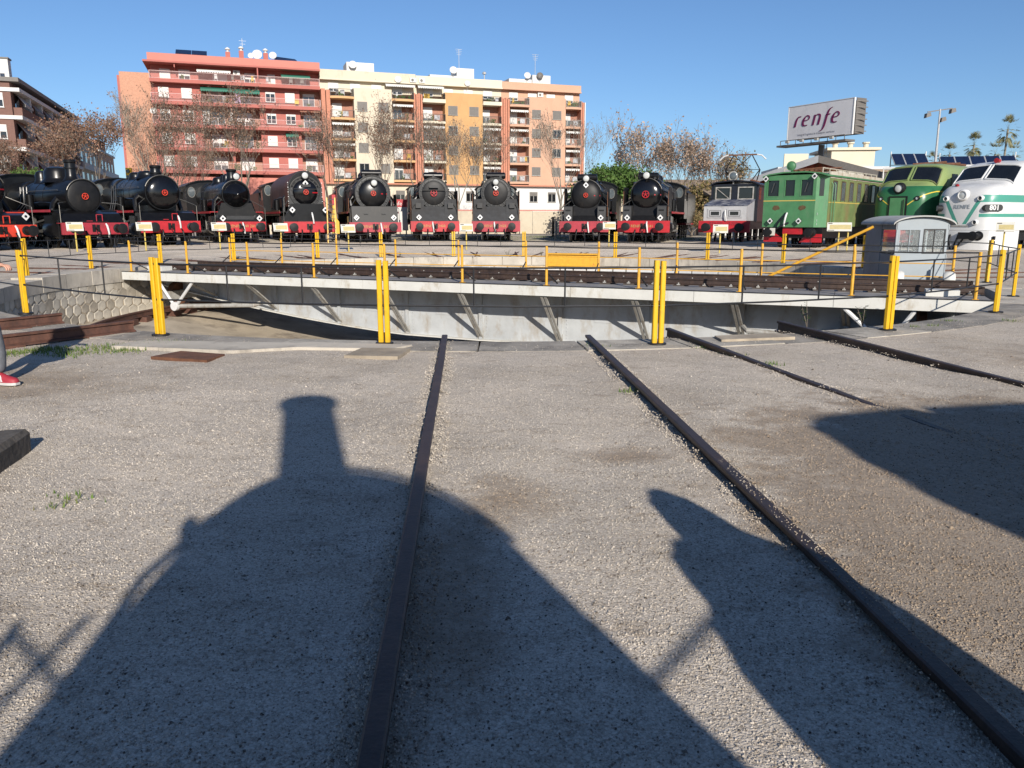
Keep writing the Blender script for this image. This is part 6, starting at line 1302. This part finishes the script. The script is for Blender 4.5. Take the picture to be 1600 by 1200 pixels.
# orange beam hung on the far pit wall
o = MB().box(-1.0, 1.0, -0.12, 0.1, -0.42, 0.0).box(-1.02, 1.02, -0.2, 0.12, 0.0, 0.05).box(-1.02, 1.02, -0.2, 0.12, -0.47, -0.42)
o = tag(o.build('steel_beam', 'deck_yellow', None, False), 'short orange steel beam fixed to the far pit wall', 'beam'); x, y = polar(PR-0.08, R(14.5)); o.location = (x, y, 0.12); o.rotation_euler = (0, 0, -R(14.5))

# ---- hills
mb = MB(); vs = []; n = 60
for i in range(n+1):
    x = -200 + 1600*i/n; hh = 26 + 14*math.sin(i*0.35) + 7*math.sin(i*0.9+1)
    vs += [(x, 1500, -5), (x, 1500 + 60, max(hh, 8)), (x, 1900, -5)]
mb.add(vs, [(i*3+j, (i+1)*3+j, (i+1)*3+j+1, i*3+j+1) for i in range(n) for j in range(2)]); struct(mb.build('hills', 'hazy_hill'))

# ================================================================== signs before the engines
SG = [(-18.0, 33.3, 'far left black engine'), (-15.6, 34.3, 'glossy domed engine'), (-12.9, 35.6, 'cone-nosed engine'), (-10.3, 36.0, 'brown-cased streamlined engine'), (-7.3, 36.0, 'engine with the yellow ladder'), (-2.15, 38.0, 'middle pair of grey engines'),
      (4.75, 39.5, 'black engine pair'), (8.9, 34.5, 'silver electric engine'), (13.6, 33.6, 'boxy green electric'), (18.9, 31.0, 'white diesel')]
for i, (x, y, nm) in enumerate(SG):
    t = thing('information_sign', 'tilted yellow and white information sign before the ' + nm, 'sign', (x, y, gz(x, y)), -0.5*math.atan2(x-CX, y-CY), 'information signs in front of the engines')
    MB().tube([(0, 0, 0), (0, 0, 0.88)], 0.03, 8).build('post', 'sign_yellow', t)
    wd = 0.62 if nm != 'boxy green electric' else 0.95
    p = box('panel', 'sign_white', t, -wd/2, wd/2, -0.22, 0.22, -0.012, 0.012); p.location = (0, -0.02, 1.02); p.rotation_euler = (R(52), 0, R(4))
    box('print_block', 'sign_print', p, -wd/2+0.1, wd/2-0.03, -0.13, 0.1, 0.013, 0.015)
    mb = MB().box(-wd/2+0.04, -wd/2+0.2, 0.145, 0.19, 0.013, 0.015).box(-wd/2+0.03, -wd/2+0.28, -0.2, -0.17, 0.013, 0.015); mb.build('print_lines', 'sign_ink', p, False)
    if wd > 0.7: MB().tube([(0.35, 0, 0), (0.35, 0, 0.88)], 0.03, 8).build('post', 'sign_yellow', t)

# ================================================================== trees
def tree_meshes(seed, H, spread, leafm, barkm, nleaf=2200, leaf=0.2, depth=5, trunk=0.24, up=0.35, fork=0.28, skip=0.0, droop=0.0):
    rr = random.Random(seed); tr = MB(); cr_ = MB(); tips = []
    def grow(p, d, L, r, lev):
        n = 3 if lev < 2 else 2; pts = [p]; q = p.copy(); dd = d.copy()
        for i in range(n):
            dd = (dd + Vector((rr.gauss(0, .12), rr.gauss(0, .12), rr.gauss(0.03, .08) - droop*lev*0.1))).normalized(); q = q + dd*(L/n); pts.append(q.copy())
        rs = [r*(1 - 0.35*i/n) for i in range(n+1)]
        (tr if lev <= 1 else cr_2).tube(pts, rs, 6 if lev <= 1 else 3, False)
        if lev >= depth-2:
            for i in range(1, n+1): tips.append((pts[i], lev))
        if lev < depth:
            k = 3 if lev < 3 else (3 if rr.random() < 0.6 else 2)
            if lev == 0: k = 5
            for j in range(k):
                ax = Vector((rr.gauss(0, 1), rr.gauss(0, 1), rr.gauss(0, 0.4))).normalized()
                nd = (dd*(0.75 if lev else 0.6) + ax*spread*(0.75 if lev else 0.7) + Vector((0, 0, up))).normalized()
                st = pts[-1] if j < 2 or lev == 0 else pts[-2]
                if lev == 0: st = p + (q-p)*(0.7+0.3*rr.random())
                grow(st.copy(), nd, L*rr.uniform(0.62, 0.82) if lev else H*rr.uniform(0.24, 0.32), max(rs[-1]*rr.uniform(0.5, 0.7), 0.014), lev+1)
    cr_2 = MB()
    grow(Vector((0, 0, -0.1)), Vector((rr.gauss(0, .03), rr.gauss(0, .03), 1)), H*fork, trunk, 0)
    for i in range(nleaf):
        p, lev = rr.choice(tips)
        if rr.random() < skip: continue
        c = p + Vector((rr.gauss(0, .28), rr.gauss(0, .28), rr.gauss(-0.05, .25))); s_ = leaf*rr.uniform(0.5, 1.2)
        a = Vector((rr.gauss(0, 1), rr.gauss(0, 1), rr.gauss(0, 1))).normalized(); b_ = a.orthogonal().normalized(); b_ = (b_*math.cos(i) + a.cross(b_)*math.sin(i))
        cr_.add([c - a*s_*0.6, c + b_*s_*0.42, c + a*s_*0.6, c - b_*s_*0.42 + a*s_*0.1], [(0, 1, 2, 3)])
    return tr.mesh('trunk', barkm), cr_2.mesh('branches', barkm, False), (cr_.mesh('crown', leafm, False) if cr_.f else None)
def plant_tree(name, label, meshes, x, y, rot, sc, group=None, z=0.0):
    t = thing(name, label, 'tree', (x, y, z), rot, group); t.scale = sc if isinstance(sc, tuple) else (sc, sc, sc)
    for nm, me in zip(('trunk', 'branches', 'crown'), meshes):
        if me: link(nm, me, t)
    return t
PT = [tree_meshes(21, 13, 0.62, 'dry_leaves', 'bark', 2800, 0.17, 6), tree_meshes(22, 13, 0.55, 'dry_leaves', 'bark', 2100, 0.16, 6), tree_meshes(23, 13, 0.6, 'dry_leaves', 'pale_bark', 1000, 0.15, 6)]
DT = tree_meshes(31, 11, 0.75, 'dry_leaves', 'bark', 7500, 0.18, 6)
WT = tree_meshes(33, 10, 0.6, 'pale_dry_leaves', 'bark', 1500, 0.22, 6)
TG = 'street trees before the apartment blocks'
for lab, me, x, y, rot, sc in (
    ('dense russet-leaved tree before the shaded block at the left edge', DT, -43.6, 70, 0.3, 0.66), ('broad russet-leaved tree left of the brick end wall', DT, -40.6, 80, 2.2, 0.92), ('tall bare grey tree behind the russet one on the left', PT[2], -43.5, 98, 1.0, 1.15),
    ('brown-leaved tree before the brick end wall', PT[0], -38.0, 90, 0.7, 1.0), ('sparse young tree before the left of the red block', PT[1], -33.5, 90, 2.9, 0.72), ('brown plane tree before the middle of the red block', PT[0], -30.0, 91, 3.6, 1.08),
    ('slim tree before the right of the red block', PT[1], -22.6, 94, 0.2, 0.95), ('bushy brown tree before the beige block', PT[0], -15.5, 95, 1.7, 1.0), ('brown tree before the brick pier between beige and ochre', PT[1], -9.2, 97, 4.1, 0.98),
    ('bare pale tree before the ochre block', PT[2], -6.3, 98, 5.0, 0.95), ('slim reddish tree at the pier between ochre and peach', PT[1], -2.4, 99, 2.1, 0.9), ('bare pale-trunked tree before the peach block', PT[2], 5.6, 99, 0.9, 1.0)):
    plant_tree('plane_tree', lab, me, x, y, rot, sc, TG)
WG = 'bare trees right of the apartment blocks'
for lab, x, y, rot, sc in (('leftmost bare tree against the sky, right of the green tree', 12.6, 84, 0.4, 1.0), ('second bare tree against the sky, behind the gleaming engine', 15.4, 86, 1.9, 0.95), ('rightmost full bare tree against the sky', 18.4, 84, 3.5, 0.92), ('wispy bare tree left of the pantograph', 22.3, 84, 5.0, 0.8)):
    plant_tree('bare_tree', lab, WT, x, y, rot, sc, WG)
GT = tree_meshes(41, 6.5, 0.9, 'green_leaves', 'bark', 16000, 0.2, 6, droop=0.5)
plant_tree('green_tree', 'drooping green pepper tree behind the black engine pair', GT, 9.0, 70, 0, (1.15, 1.15, 1.05))
plant_tree('green_tree', 'dark green shrub tree under the shaded block', GT, -39.5, 68, 1.2, (0.6, 0.6, 0.95))
OT = tree_meshes(43, 4.5, 1.0, 'olive_leaves', 'bark', 5200, 0.19)
for lab, x, y, sc in (('olive-brown bush left of the silver electric', 15.6, 68, 1.0), ('olive-brown bush behind the silver electric cab', 18.9, 70, 1.02), ('dark bush at the foot of the white building', 13.7, 61.5, 0.5)):
    plant_tree('bush', lab, OT, x, y, x, sc, 'bushes behind the engines')
YT = tree_meshes(44, 9, 0.4, 'olive_leaves', 'bark', 420, 0.3)
plant_tree('poplar_tree', 'thin yellowing tree above the silver electric', YT, 21.3, 78, 0.5, 0.82)
# fan palms far off on the right
def palm_meshes(seed, H):
    rr = random.Random(seed); tr = MB().tube([(0, 0, 0), (0.1, 0.05, H*0.5), (0.15, 0, H)], [0.2, 0.16, 0.14], 8); cr_ = MB(); o = Vector((0.15, 0, H))
    for k in range(46):
        a = rr.uniform(0, 2*math.pi); e = rr.uniform(-1.1, 1.3); d = Vector((math.cos(a)*math.cos(e), math.sin(a)*math.cos(e), math.sin(e))); L = rr.uniform(0.8, 1.2); p = o + d*L; sd = d.cross(Vector((0, 0, 1))).normalized()
        cr_.add([o, o + sd*0.02, p], [(0, 1, 2)])
        for j in range(9):
            f_ = (j-4)/4*1.2; t_ = p + (d*math.cos(f_) + sd*math.sin(f_))*0.62 - Vector((0, 0, 0.16)); cr_.add([p - sd*0.04, p + sd*0.04, t_ + sd*0.03, t_ - sd*0.03], [(0, 1, 2, 3)])
    return tr.mesh('trunk', 'pale_bark'), None, cr_.mesh('crown', 'palm_leaves', False)
PM = [palm_meshes(5, 9.2), palm_meshes(6, 8.0)]
for lab, px, yy, h, k in (('first fan palm right of the lamp mast', 53.0, 99.5, 9.2, 0), ('low fan palm over the solar panels, nearest the lamp mast', 49.2, 96, 7.9, 1), ('second tall fan palm from the lamp mast', 56.0, 100, 10.3, 0), ('tallest fan palm in the middle cluster', 60.3, 101, 12.2, 0), ('lower fan palm leaning on the tall cluster', 58.2, 99, 9.2, 1), ('small fan palm right of the tall cluster', 62.2, 102, 9.3, 1), ('slender lone fan palm at the right frame edge', 67.0, 99, 14.0, 0), ('short fan palm under the lone slender one', 66.0, 98, 9.3, 1)):
    t = plant_tree('fan_palm', lab, PM[k], px, yy, h, (0.8, 0.8, h/(9.2 if k == 0 else 8.0)), 'fan palms behind the solar panels')
    for c_ in t.children: 
        pass
# ================================================================== people
mat('skin', (0.50, 0.27, 0.19), 0.55, var=0.08, vs=8); mat('jeans_grey', (0.16, 0.17, 0.19), 0.85, var=0.2, vs=12, bump=0.2, bs=30); mat('dark_jacket', (0.022, 0.02, 0.024), 0.8, var=0.3, vs=8, bump=0.2, bs=20); mat('hair_brown', (0.04, 0.025, 0.016), 0.7, var=0.3, vs=30)
mat('pink_sleeve', (0.42, 0.24, 0.20), 0.85, var=0.15, vs=10); mat('shoe_red', (0.42, 0.03, 0.05), 0.6, var=0.1); mat('sole', (0.5, 0.49, 0.47), 0.8)
def skin_mesh(name, joints, edges, m, parent, root=0, sub=2):
    """body surface grown over a posed skeleton; joints: (x, y, z, rx, ry)"""
    me = bpy.data.meshes.new(name); me.from_pydata([j[:3] for j in joints], edges, [])
    o = bpy.data.objects.new(name, me); COL.objects.link(o)
    md = o.modifiers.new('skin', 'SKIN'); md.use_smooth_shade = True; md.branch_smoothing = 0.6
    for i, v in enumerate(me.skin_vertices[0].data):
        v.radius = (joints[i][3], joints[i][4] if len(joints[i]) > 4 else joints[i][3]); v.use_root = (i == root)
    sb = o.modifiers.new('sub', 'SUBSURF'); sb.levels = sub; sb.render_levels = sub
    out = bpy.data.meshes.new_from_object(o.evaluated_get(bpy.context.evaluated_depsgraph_get()))
    bpy.data.objects.remove(o, do_unlink=True); out.materials.clear(); out.materials.append(MATS[m])
    out.polygons.foreach_set('use_smooth', [True]*len(out.polygons)); return link(name, out, parent)
def person(label, loc, rz, trousers, top, sleeve, striped=True, arm_up=False):
    """figure facing local +X"""
    T = thing('person', label, 'person', loc, rz)
    J = [(0, 0, 0.97, .135, .165), (0.01, 0, 1.15, .125, .155), (0.0, 0, 1.34, .12, .18), (-0.01, 0, 1.46, .075, .11), (0.01, 0, 1.55, .055, .055), (0.02, 0, 1.60, .06, .06), (0.03, 0, 1.66, .095, .078), (0.03, 0, 1.74, .085, .072)]
    Ed = [(i, i+1) for i in range(7)]
    for s in (-1, 1):
        b = len(J); fwd = 0.10*s
        J += [(0, s*0.09, 0.88, .095, .095), (0.03+fwd*0.4, s*0.10, 0.52, .066, .066), (fwd, s*0.105, 0.30, .062, .06), (fwd-0.02, s*0.11, 0.09, .045, .045)]
        Ed += [(0, b), (b, b+1), (b+1, b+2), (b+2, b+3)]
        c = len(J); J += [(-0.01, s*0.20, 1.42, .062, .062), (-0.03 if not arm_up else 0.05, s*0.25, 1.16, .05, .05), (0.18 if s < 0 or arm_up else 0.05, s*0.22, 1.07 if not arm_up else 1.38, .042, .042), (0.26 if s < 0 or arm_up else 0.12, s*0.2, 1.09 if not arm_up else 1.55, .034, .034)]
        Ed += [(3, c), (c, c+1), (c+1, c+2), (c+2, c+3)]
        # hand: palm and five curled fingers
        hx, hy, hz = J[-1][:3]; hj = [(hx, hy, hz, .03, .034), (hx+0.05, hy, hz, .034, .02), (hx+0.085, hy, hz-0.005, .03, .018)]; he = [(0, 1), (1, 2)]
        skin_mesh('palm', hj, he, 'skin', T, 0, 1)
        for k in range(5):
            if k < 4: base = (hx+0.085, hy + (k-1.5)*0.019, hz); L = (0.04, 0.045, 0.042, 0.034)[k]; fj = [(base[0]-0.02, base[1], base[2], .0095), (base[0]+L*0.7, base[1], base[2]-0.008, .009), (base[0]+L*1.15, base[1], base[2]-0.03, .0085), (base[0]+L*1.1, base[1], base[2]-0.052, .0075)]
            else: fj = [(hx+0.02, hy-s*0.03, hz, .011), (hx+0.05, hy-s*0.052, hz-0.01, .01), (hx+0.085, hy-s*0.05, hz-0.025, .0085)]
            skin_mesh('finger' if k < 4 else 'thumb', fj, [(i, i+1) for i in range(len(fj)-1)], 'skin', T, 0, 1)
    skin_mesh('body', J, Ed, 'skin', T, 0, 2)
    # clothing over the body
    JT = [(x, y, z, a + 0.016, b + 0.016) for x, y, z, a, b in J[:4]]; ET = [(0, 1), (1, 2), (2, 3)]
    JT[0] = (0, 0, 0.93, .16, .19)
    skin_mesh('jacket', JT, ET, top, T, 0, 2)
    for s in (0, 1):
        b = 8 + s*8
        skin_mesh('sleeve', [(x, y, z, a + 0.018, c + 0.018) for x, y, z, a, c in J[b+4:b+7]], [(0, 1), (1, 2)], sleeve, T, 0, 2)
        lg = [(0, J[b][1]*0.6, 0.96, .11, .11)] + [(x, y, z, a + 0.014, c + 0.014) for x, y, z, a, c in J[b:b+4]]; lg[-1] = (lg[-1][0], lg[-1][1], 0.10, .066, .062)
        skin_mesh('trouser_leg', lg, [(0, 1), (1, 2), (2, 3), (3, 4)], trousers, T, 0, 2)
        fx, fy = J[b+3][0], J[b+3][1]
        prof = [(-0.10, 0.035, 0.09), (-0.06, 0.042, 0.105), (0.0, 0.043, 0.10), (0.06, 0.046, 0.075), (0.12, 0.048, 0.055), (0.17, 0.042, 0.045), (0.195, 0.022, 0.032)]
        vs = []; nn = 10
        for x, hw, ht in prof:
            for k in range(nn):
                a = math.pi*k/(nn-1); vs.append((fx+x, fy + hw*math.cos(a), 0.022 + (ht)*math.sin(a)**0.7))
        fs = [(i*nn+k, i*nn+k+1, (i+1)*nn+k+1, (i+1)*nn+k) for i in range(len(prof)-1) for k in range(nn-1)] + [tuple(range(nn)), tuple(range((len(prof)-1)*nn, len(prof)*nn))]
        sh = MB().add(vs, fs).build('shoe', 'shoe_red' if striped else 'dark_jacket', T, True, 60)
        ol = [(fx+x, fy+hw+0.004) for x, hw, h in prof] + [(fx+x, fy-hw-0.004) for x, hw, h in reversed(prof)]
        MB().prism(ol, 'z', 0.0, 0.024).build('sole', 'sole', sh, False)
        if striped:
            for k in range(3):
                for sg in (-1, 1): MB().bar((fx+0.0+0.032*k, fy+sg*0.0475, 0.03), (fx-0.02+0.032*k, fy+sg*0.038, 0.088), 0.012, 0.014).build('stripe', 'white_paint', sh, False)
    # head details
    hx, hz = 0.03, 1.70
    MB().lathe([(0.005, -0.02), (0.016, 0), (0.012, 0.025), (0.004, 0.045)], (hx+0.085, 0, hz-0.035), (0.35, 0, 0.94), 8).build('nose', 'skin', T)
    for s in (-1, 1):
        MB().lathe([(0.012, -0.002), (0.011, 0.004), (0.001, 0.008)], (hx+0.086, s*0.032, hz+0.0), (1, s*0.3, 0), 8).build('eye', 'dark_glass', T)
        MB().lathe([(0.028, -0.006), (0.026, 0.008), (0.006, 0.01)], (hx-0.01, s*0.078, hz-0.01), (0, s, 0), 10).build('ear', 'skin', T)
    MB().box(hx+0.082, hx+0.09, -0.022, 0.022, hz-0.068, hz-0.06).build('mouth', 'faded_red', T, False)
    vs = []; n = 16
    for i in range(7):
        e = R(90 - i*17)
        for k in range(n):
            a = 2*math.pi*k/n; low = 0.6 + 0.4*(0 if math.cos(a) > 0.3 and i > 3 else 1)
            vs.append((hx-0.012 + 0.112*math.cos(e)*math.cos(a)*(1 if low == 1 else 0.8), 0.093*math.cos(e)*math.sin(a), hz+0.03 + 0.115*math.sin(e)))
    MB().add(vs, [(i*n+k, i*n+(k+1)%n, (i+1)*n+(k+1)%n, (i+1)*n+k) for i in range(6) for k in range(n)] + [tuple(range(n))]).build('hair', 'hair_brown', T)
    return T
pa = person('person in grey trousers and red striped trainers, cut off by the left edge', (-4.85, 7.12, 0.005), R(-12), 'jeans_grey', 'dark_jacket', 'pink_sleeve')
t = tag(MB().prism([(-0.14, 0.74), (0.1, 0.7), (0.16, 0.78), (0.1, 1.0), (-0.02, 1.06), (-0.13, 1.0)], 'y', -0.07, 0.07).build('shoulder_bag', 'dark_jacket'), 'dark shoulder bag hanging at the side of the person at the left edge', 'bag')
t.location = (-4.63, 6.86, 0); t.rotation_euler = (0, 0, R(-12))
by = person('unseen bystander in a long dark coat, added right of the viewer for its shadow', (1.86, 0.3, 0.0), R(100), 'jeans_grey', 'dark_jacket', 'dark_jacket', False, False)  # out of view, put in to cast the right-hand shadow
vs = []; n = 20
for z, rx, ry in ((0.5, 0.27, 0.36), (0.7, 0.25, 0.35), (0.95, 0.23, 0.34), (1.15, 0.21, 0.34), (1.32, 0.19, 0.32), (1.46, 0.16, 0.25), (1.55, 0.14, 0.165), (1.66, 0.145, 0.15), (1.76, 0.12, 0.12), (1.82, 0.05, 0.05)): vs += [(rx*math.cos(2*math.pi*k/n), ry*math.sin(2*math.pi*k/n), z) for k in range(n)]
cm = MB().add(vs, [(i*n+k, i*n+(k+1)%n, (i+1)*n+(k+1)%n, (i+1)*n+k) for i in range(9) for k in range(n)]).mesh('coat', 'dark_jacket'); link('coat', cm, by)  # wide hooded coat shaped to fill out the figures' shadows
by = person('second unseen bystander in a dark coat, added behind the first for its shadow', (1.84, -0.42, 0.0), R(75), 'jeans_grey', 'dark_jacket', 'dark_jacket', False, False); link('coat', cm, by)  # out of view, added to cast the second lobe of that shadow

# old squared timber at the left edge
mb = MB(); pr = [(-0.15, 0), (0.15, 0), (0.155, 0.13), (0.13, 0.165), (-0.13, 0.165), (-0.155, 0.13)]
vs = []
for i in range(9):
    y = i*0.3
    vs += [(x + rnd.gauss(0, .004), y + (rnd.gauss(0, .008) if i in (0, 8) else 0), z + (rnd.gauss(0, .004) if z > 0 else 0)) for x, z in pr]
k = len(pr); mb.add(vs, [(i*k+j, i*k+(j+1)%k, (i+1)*k+(j+1)%k, (i+1)*k+j) for i in range(8) for j in range(k)] + [tuple(range(k-1, -1, -1)), tuple(range(8*k, 9*k))])
mat('old_timber', (0.075, 0.065, 0.055), 0.95, var=0.4, vs=14, bump=0.6, bs=18, dirt=(0.14, 0.125, 0.11), dirt_amt=0.3, ds=5)
o = tag(mb.build('timber_baulk', 'old_timber', None, True, 30), 'weathered dark timber baulk lying on the gravel at the left edge', 'timber'); o.location = (-3.33, 5.02, -0.01); o.rotation_euler = (0, 0, R(191))

# ================================================================== gravel stones, weeds, grass
rng = np.random.default_rng(5)
def stones_field(name, N, ymin, ymax, smin, smax, power, m='stone_mix', half=0.72, sink=0.35, xr=None, taper=None):
    u = rng.random(N); y = (ymin**power + u*(ymax**power - ymin**power))**(1/power)
    x = (rng.random(N)*2-1)*(half*y + 0.25) if xr is None else rng.uniform(xr[0], xr[1], N)
    r = np.hypot(x-CX, y-CY); ok = (r > PR + 0.8) | ((r > PR + 0.12) & (rng.random(N) < 0.25 + 0.6*np.clip((r-PR-0.2)/0.6, 0, 1)))
    x, y = x[ok], y[ok]
    if taper: keep = rng.random(len(y)) > np.clip((y-taper[0])/(taper[1]-taper[0]), 0, 1); x, y = x[keep], y[keep]
    N = len(x)
    s = smin + (smax-smin)*rng.random(N)**2.6
    base = np.array([(1,0,0),(-0.5,0.87,0),(-0.5,-0.87,0),(0.45,0.35,0.75),(-0.55,0.3,0.7),(0.05,-0.6,0.72),(0,0,1.0)], float)
    F_ = np.array([(0,1,3),(1,4,3),(1,2,4),(2,5,4),(2,0,5),(0,3,5),(3,4,6),(4,5,6),(5,3,6)])
    P = base[None] * (1 + 0.3*rng.standard_normal((N, 7, 3))*np.array([1, 1, 0.5])); P[:, :, 2] *= rng.uniform(0.5, 0.95, N)[:, None]
    a = rng.random(N)*2*np.pi; c, sn = np.cos(a), np.sin(a); st = rng.uniform(0.65, 1.0, N)
    X = (P[:, :, 0]*c[:, None] - P[:, :, 1]*st[:, None]*sn[:, None])*s[:, None]/2 + x[:, None]; Y = (P[:, :, 0]*sn[:, None] + P[:, :, 1]*st[:, None]*c[:, None])*s[:, None]/2 + y[:, None]
    gzv = 0.010*np.sin(2.1*x + 0.7*y)*np.sin(1.3*y - 0.4*x + 1) + 0.006*np.sin(5.3*x - 2.2*y) + 0.004*np.sin(9.1*y + 4.7*x)
    rr_ = np.hypot(x-CX, y-CY); tt = np.clip((rr_-12.0)/1.0, 0, 1); gzv = gzv*(tt*tt*(3-2*tt))
    gzv = np.where(rr_ < PR+0.76, 0.014, gzv)
    Z = (P[:, :, 2] - sink)*s[:, None]*0.62 + gzv[:, None] + 0.002
    V = np.stack([X, Y, Z], -1).reshape(-1, 3).astype(np.float32); FF = (F_[None] + (np.arange(N)*7)[:, None, None]).reshape(-1)
    me = bpy.data.meshes.new(name); me.vertices.add(len(V)); me.vertices.foreach_set('co', V.ravel()); nf = len(FF)//3
    me.loops.add(len(FF)); me.loops.foreach_set('vertex_index', FF.astype(np.int32)); me.polygons.add(nf); me.polygons.foreach_set('loop_start', np.arange(nf, dtype=np.int32)*3)
    me.update(calc_edges=True); me.materials.append(MATS[m]); return link(name, me)
o = stones_field('gravel', 190000, 1.6, 8.6, 0.005, 0.015, 1.1, taper=(4.2, 8.6)); stuff(o); o['label'] = 'loose grey gravel covering the foreground'; o['category'] = 'gravel'
o = stones_field('gravel', 42000, 4.5, 13, 0.006, 0.015, 1.4); stuff(o); o['label'] = 'loose gravel towards the pit rim'; o['category'] = 'gravel'
o = stones_field('pebbles', 420, 1.7, 9, 0.014, 0.04, 1.5, sink=0.3); stuff(o); o['label'] = 'larger pale pebbles scattered over the gravel'; o['category'] = 'pebbles'
# gravel banked against the rails
def banked(p, q, n):
    t = rng.random(n)**1.4; p = np.array(p); q = np.array(q); d = (q-p)/np.linalg.norm(q-p); nn = np.array([-d[1], d[0]])
    off = (0.034 + 0.11*rng.random(n)**1.1)*np.where(rng.random(n) < 0.5, -1, 1); c = p + (q-p)*t[:, None] + nn*off[:, None]
    hmax = 0.052*np.clip(1 - (np.abs(off)-0.034)/0.11, 0, 1)*np.clip(0.5*np.sin(t*23 + 3*np.sin(t*41)) + 0.5, 0, 1); s = 0.005 + 0.008*rng.random(n)**2; mb = MB()
    for (x, y), z, k in zip(c, hmax, s):
        zz = z*rng.random()**0.4; a = rng.random()*6.28; v = [(x + k*math.cos(a+i*1.571)*rng.uniform(0.5, 0.75), y + k*math.sin(a+i*1.571)*rng.uniform(0.45, 0.7), zz) for i in range(4)] + [(x, y, zz + k*0.6), (x, y, zz - k*0.6)]
        mb.add(v, [(0,1,4), (1,2,4), (2,3,4), (3,0,4), (1,0,5), (2,1,5), (3,2,5), (0,3,5)])
    return mb
mb = banked((-0.37, 1.7), (-0.85, 9.9), 4200)
for a in (((1.44, 1.7), (0.96, 9.9), 4200), ((4.1, 1.6), (2.06, 10.3), 2600), ((5.5, 3.5), (3.72, 10.9), 2200)):
    q = banked(*a); mb.add(q.v, q.f)
o = mb.build('gravel', 'stone_mix', None, False); stuff(o); o['label'] = 'gravel banked up against the foreground rails'; o['category'] = 'gravel'
# small stones lying on the right foreground rail
def rail_stones():
    N = 420; u = rng.random(N)**1.5; yv = 1.7 + u*3.0; xv = 2.06 + (0.96-2.06)*(yv+9)/(18.95) + rng.uniform(-0.026, 0.026, N)
    mb = MB()
    for x, y in zip(xv, yv):
        s = rnd.uniform(0.002, 0.0045); z = 0.055 + 0.02*(y+9)/18.95 + 0.0
        mb.add([(x-s, y, z), (x+s, y-s*0.6, z), (x+s*0.4, y+s, z), (x, y, z+s*1.1)], [(0,1,3), (1,2,3), (2,0,3), (2,1,0)])
    o = mb.build('rail_grit', 'stone_mix', None, False); stuff(o); o['label'] = 'pale grit lying on top of the right foreground rail'; o['category'] = 'grit'
rail_stones()
def tuft_field(name, label, spots, n, h, spread, m='grass_blades'):
    mb = MB()
    for (x, y) in spots:
        for k in range(n):
            px, py = x + rnd.gauss(0, spread), y + rnd.gauss(0, spread*0.8); hh = h*rnd.uniform(0.4, 1.2); a = rnd.uniform(0, 6.28); w_ = rnd.uniform(0.003, 0.007); lean = rnd.uniform(0.1, 0.6)*hh; z = gz(px, py)
            mb.add([(px-w_*math.sin(a), py+w_*math.cos(a), z), (px+w_*math.sin(a), py-w_*math.cos(a), z), (px+lean*math.cos(a), py+lean*math.sin(a), z+hh)], [(0,1,2)])
    o = mb.build(name, m, None, False); stuff(o); o['label'] = label; o['category'] = 'grass'
tuft_field('grass', 'short grass growing by the left loose rails', [(-6.3 + 0.22*i + rnd.uniform(-.1, .1), 8.35 + 0.12*i + rnd.uniform(-.25, .25)) for i in range(10)], 220, 0.05, 0.16)
tuft_field('grass', 'sparse weeds along the foreground rails and rim', [(1.02, 9.4), (2.35, 9.3), (2.5, 8.8), (2.7, 8.2), (4.05, 10.0), (4.2, 9.6), (1.05, 6.9), (5.7, 11.2), (6.0, 11.3), (6.6, 11.9), (8.5, 13.0), (-3.2, 4.3), (-2.4, 4.1), (8.2, 12.2), (7.5, 11.9)], 40, 0.045, 0.07)
tuft_field('grass', 'rough grass between the tracks behind the engines', [(rnd.uniform(-3, 12), rnd.uniform(52, 64)) for i in range(90)], 70, 0.16, 0.5)
# leafy weeds on the rim near the right posts
for i, (x, y, h_, lab) in enumerate(((4.15, 11.1, 0.34, 'thin upright weed on the rim left of the near right post'), (5.0, 11.25, 0.26, 'bushy weed on the rim just before the near right post'), (-0.2, 33.2, 0.3, 'dark spiky weed on the far rim before the middle engine'), (1.2, 33.0, 0.25, 'low dark weed on the far rim right of the middle engine'), (-4.6, 33.0, 0.2, 'low dark weed on the far rim left of the middle engine'))):
    t = thing('weed', lab, 'plant', (x, y, 0.01 if y < 20 else gz(x, y)), i); st = MB(); lf = MB()
    for k in range(5 if i != 1 else 9):
        a = rnd.uniform(0, 6.28); sp_ = rnd.uniform(0.02, 0.5)*h_; p1 = Vector((math.cos(a)*sp_, math.sin(a)*sp_, h_*rnd.uniform(0.6, 1.1))); st.tube([(0, 0, 0), p1*0.5 + Vector((0, 0, 0.02)), p1], [0.006, 0.005, 0.003], 5)
        for j in range(7):
            c = p1*rnd.uniform(0.3, 1.0); b_ = rnd.uniform(0, 6.28); s_ = 0.035; lf.add([c, c + Vector((math.cos(b_)*s_, math.sin(b_)*s_, 0.01)), c + Vector((math.cos(b_)*s_*1.8, math.sin(b_)*s_*1.8, 0.02)), c + Vector((math.cos(b_+.5)*s_, math.sin(b_+.5)*s_, 0.012))], [(0,1,2,3)])
    st.build('stem', 'bark', t); lf.build('leaf_cluster', 'green_leaves', t, False)
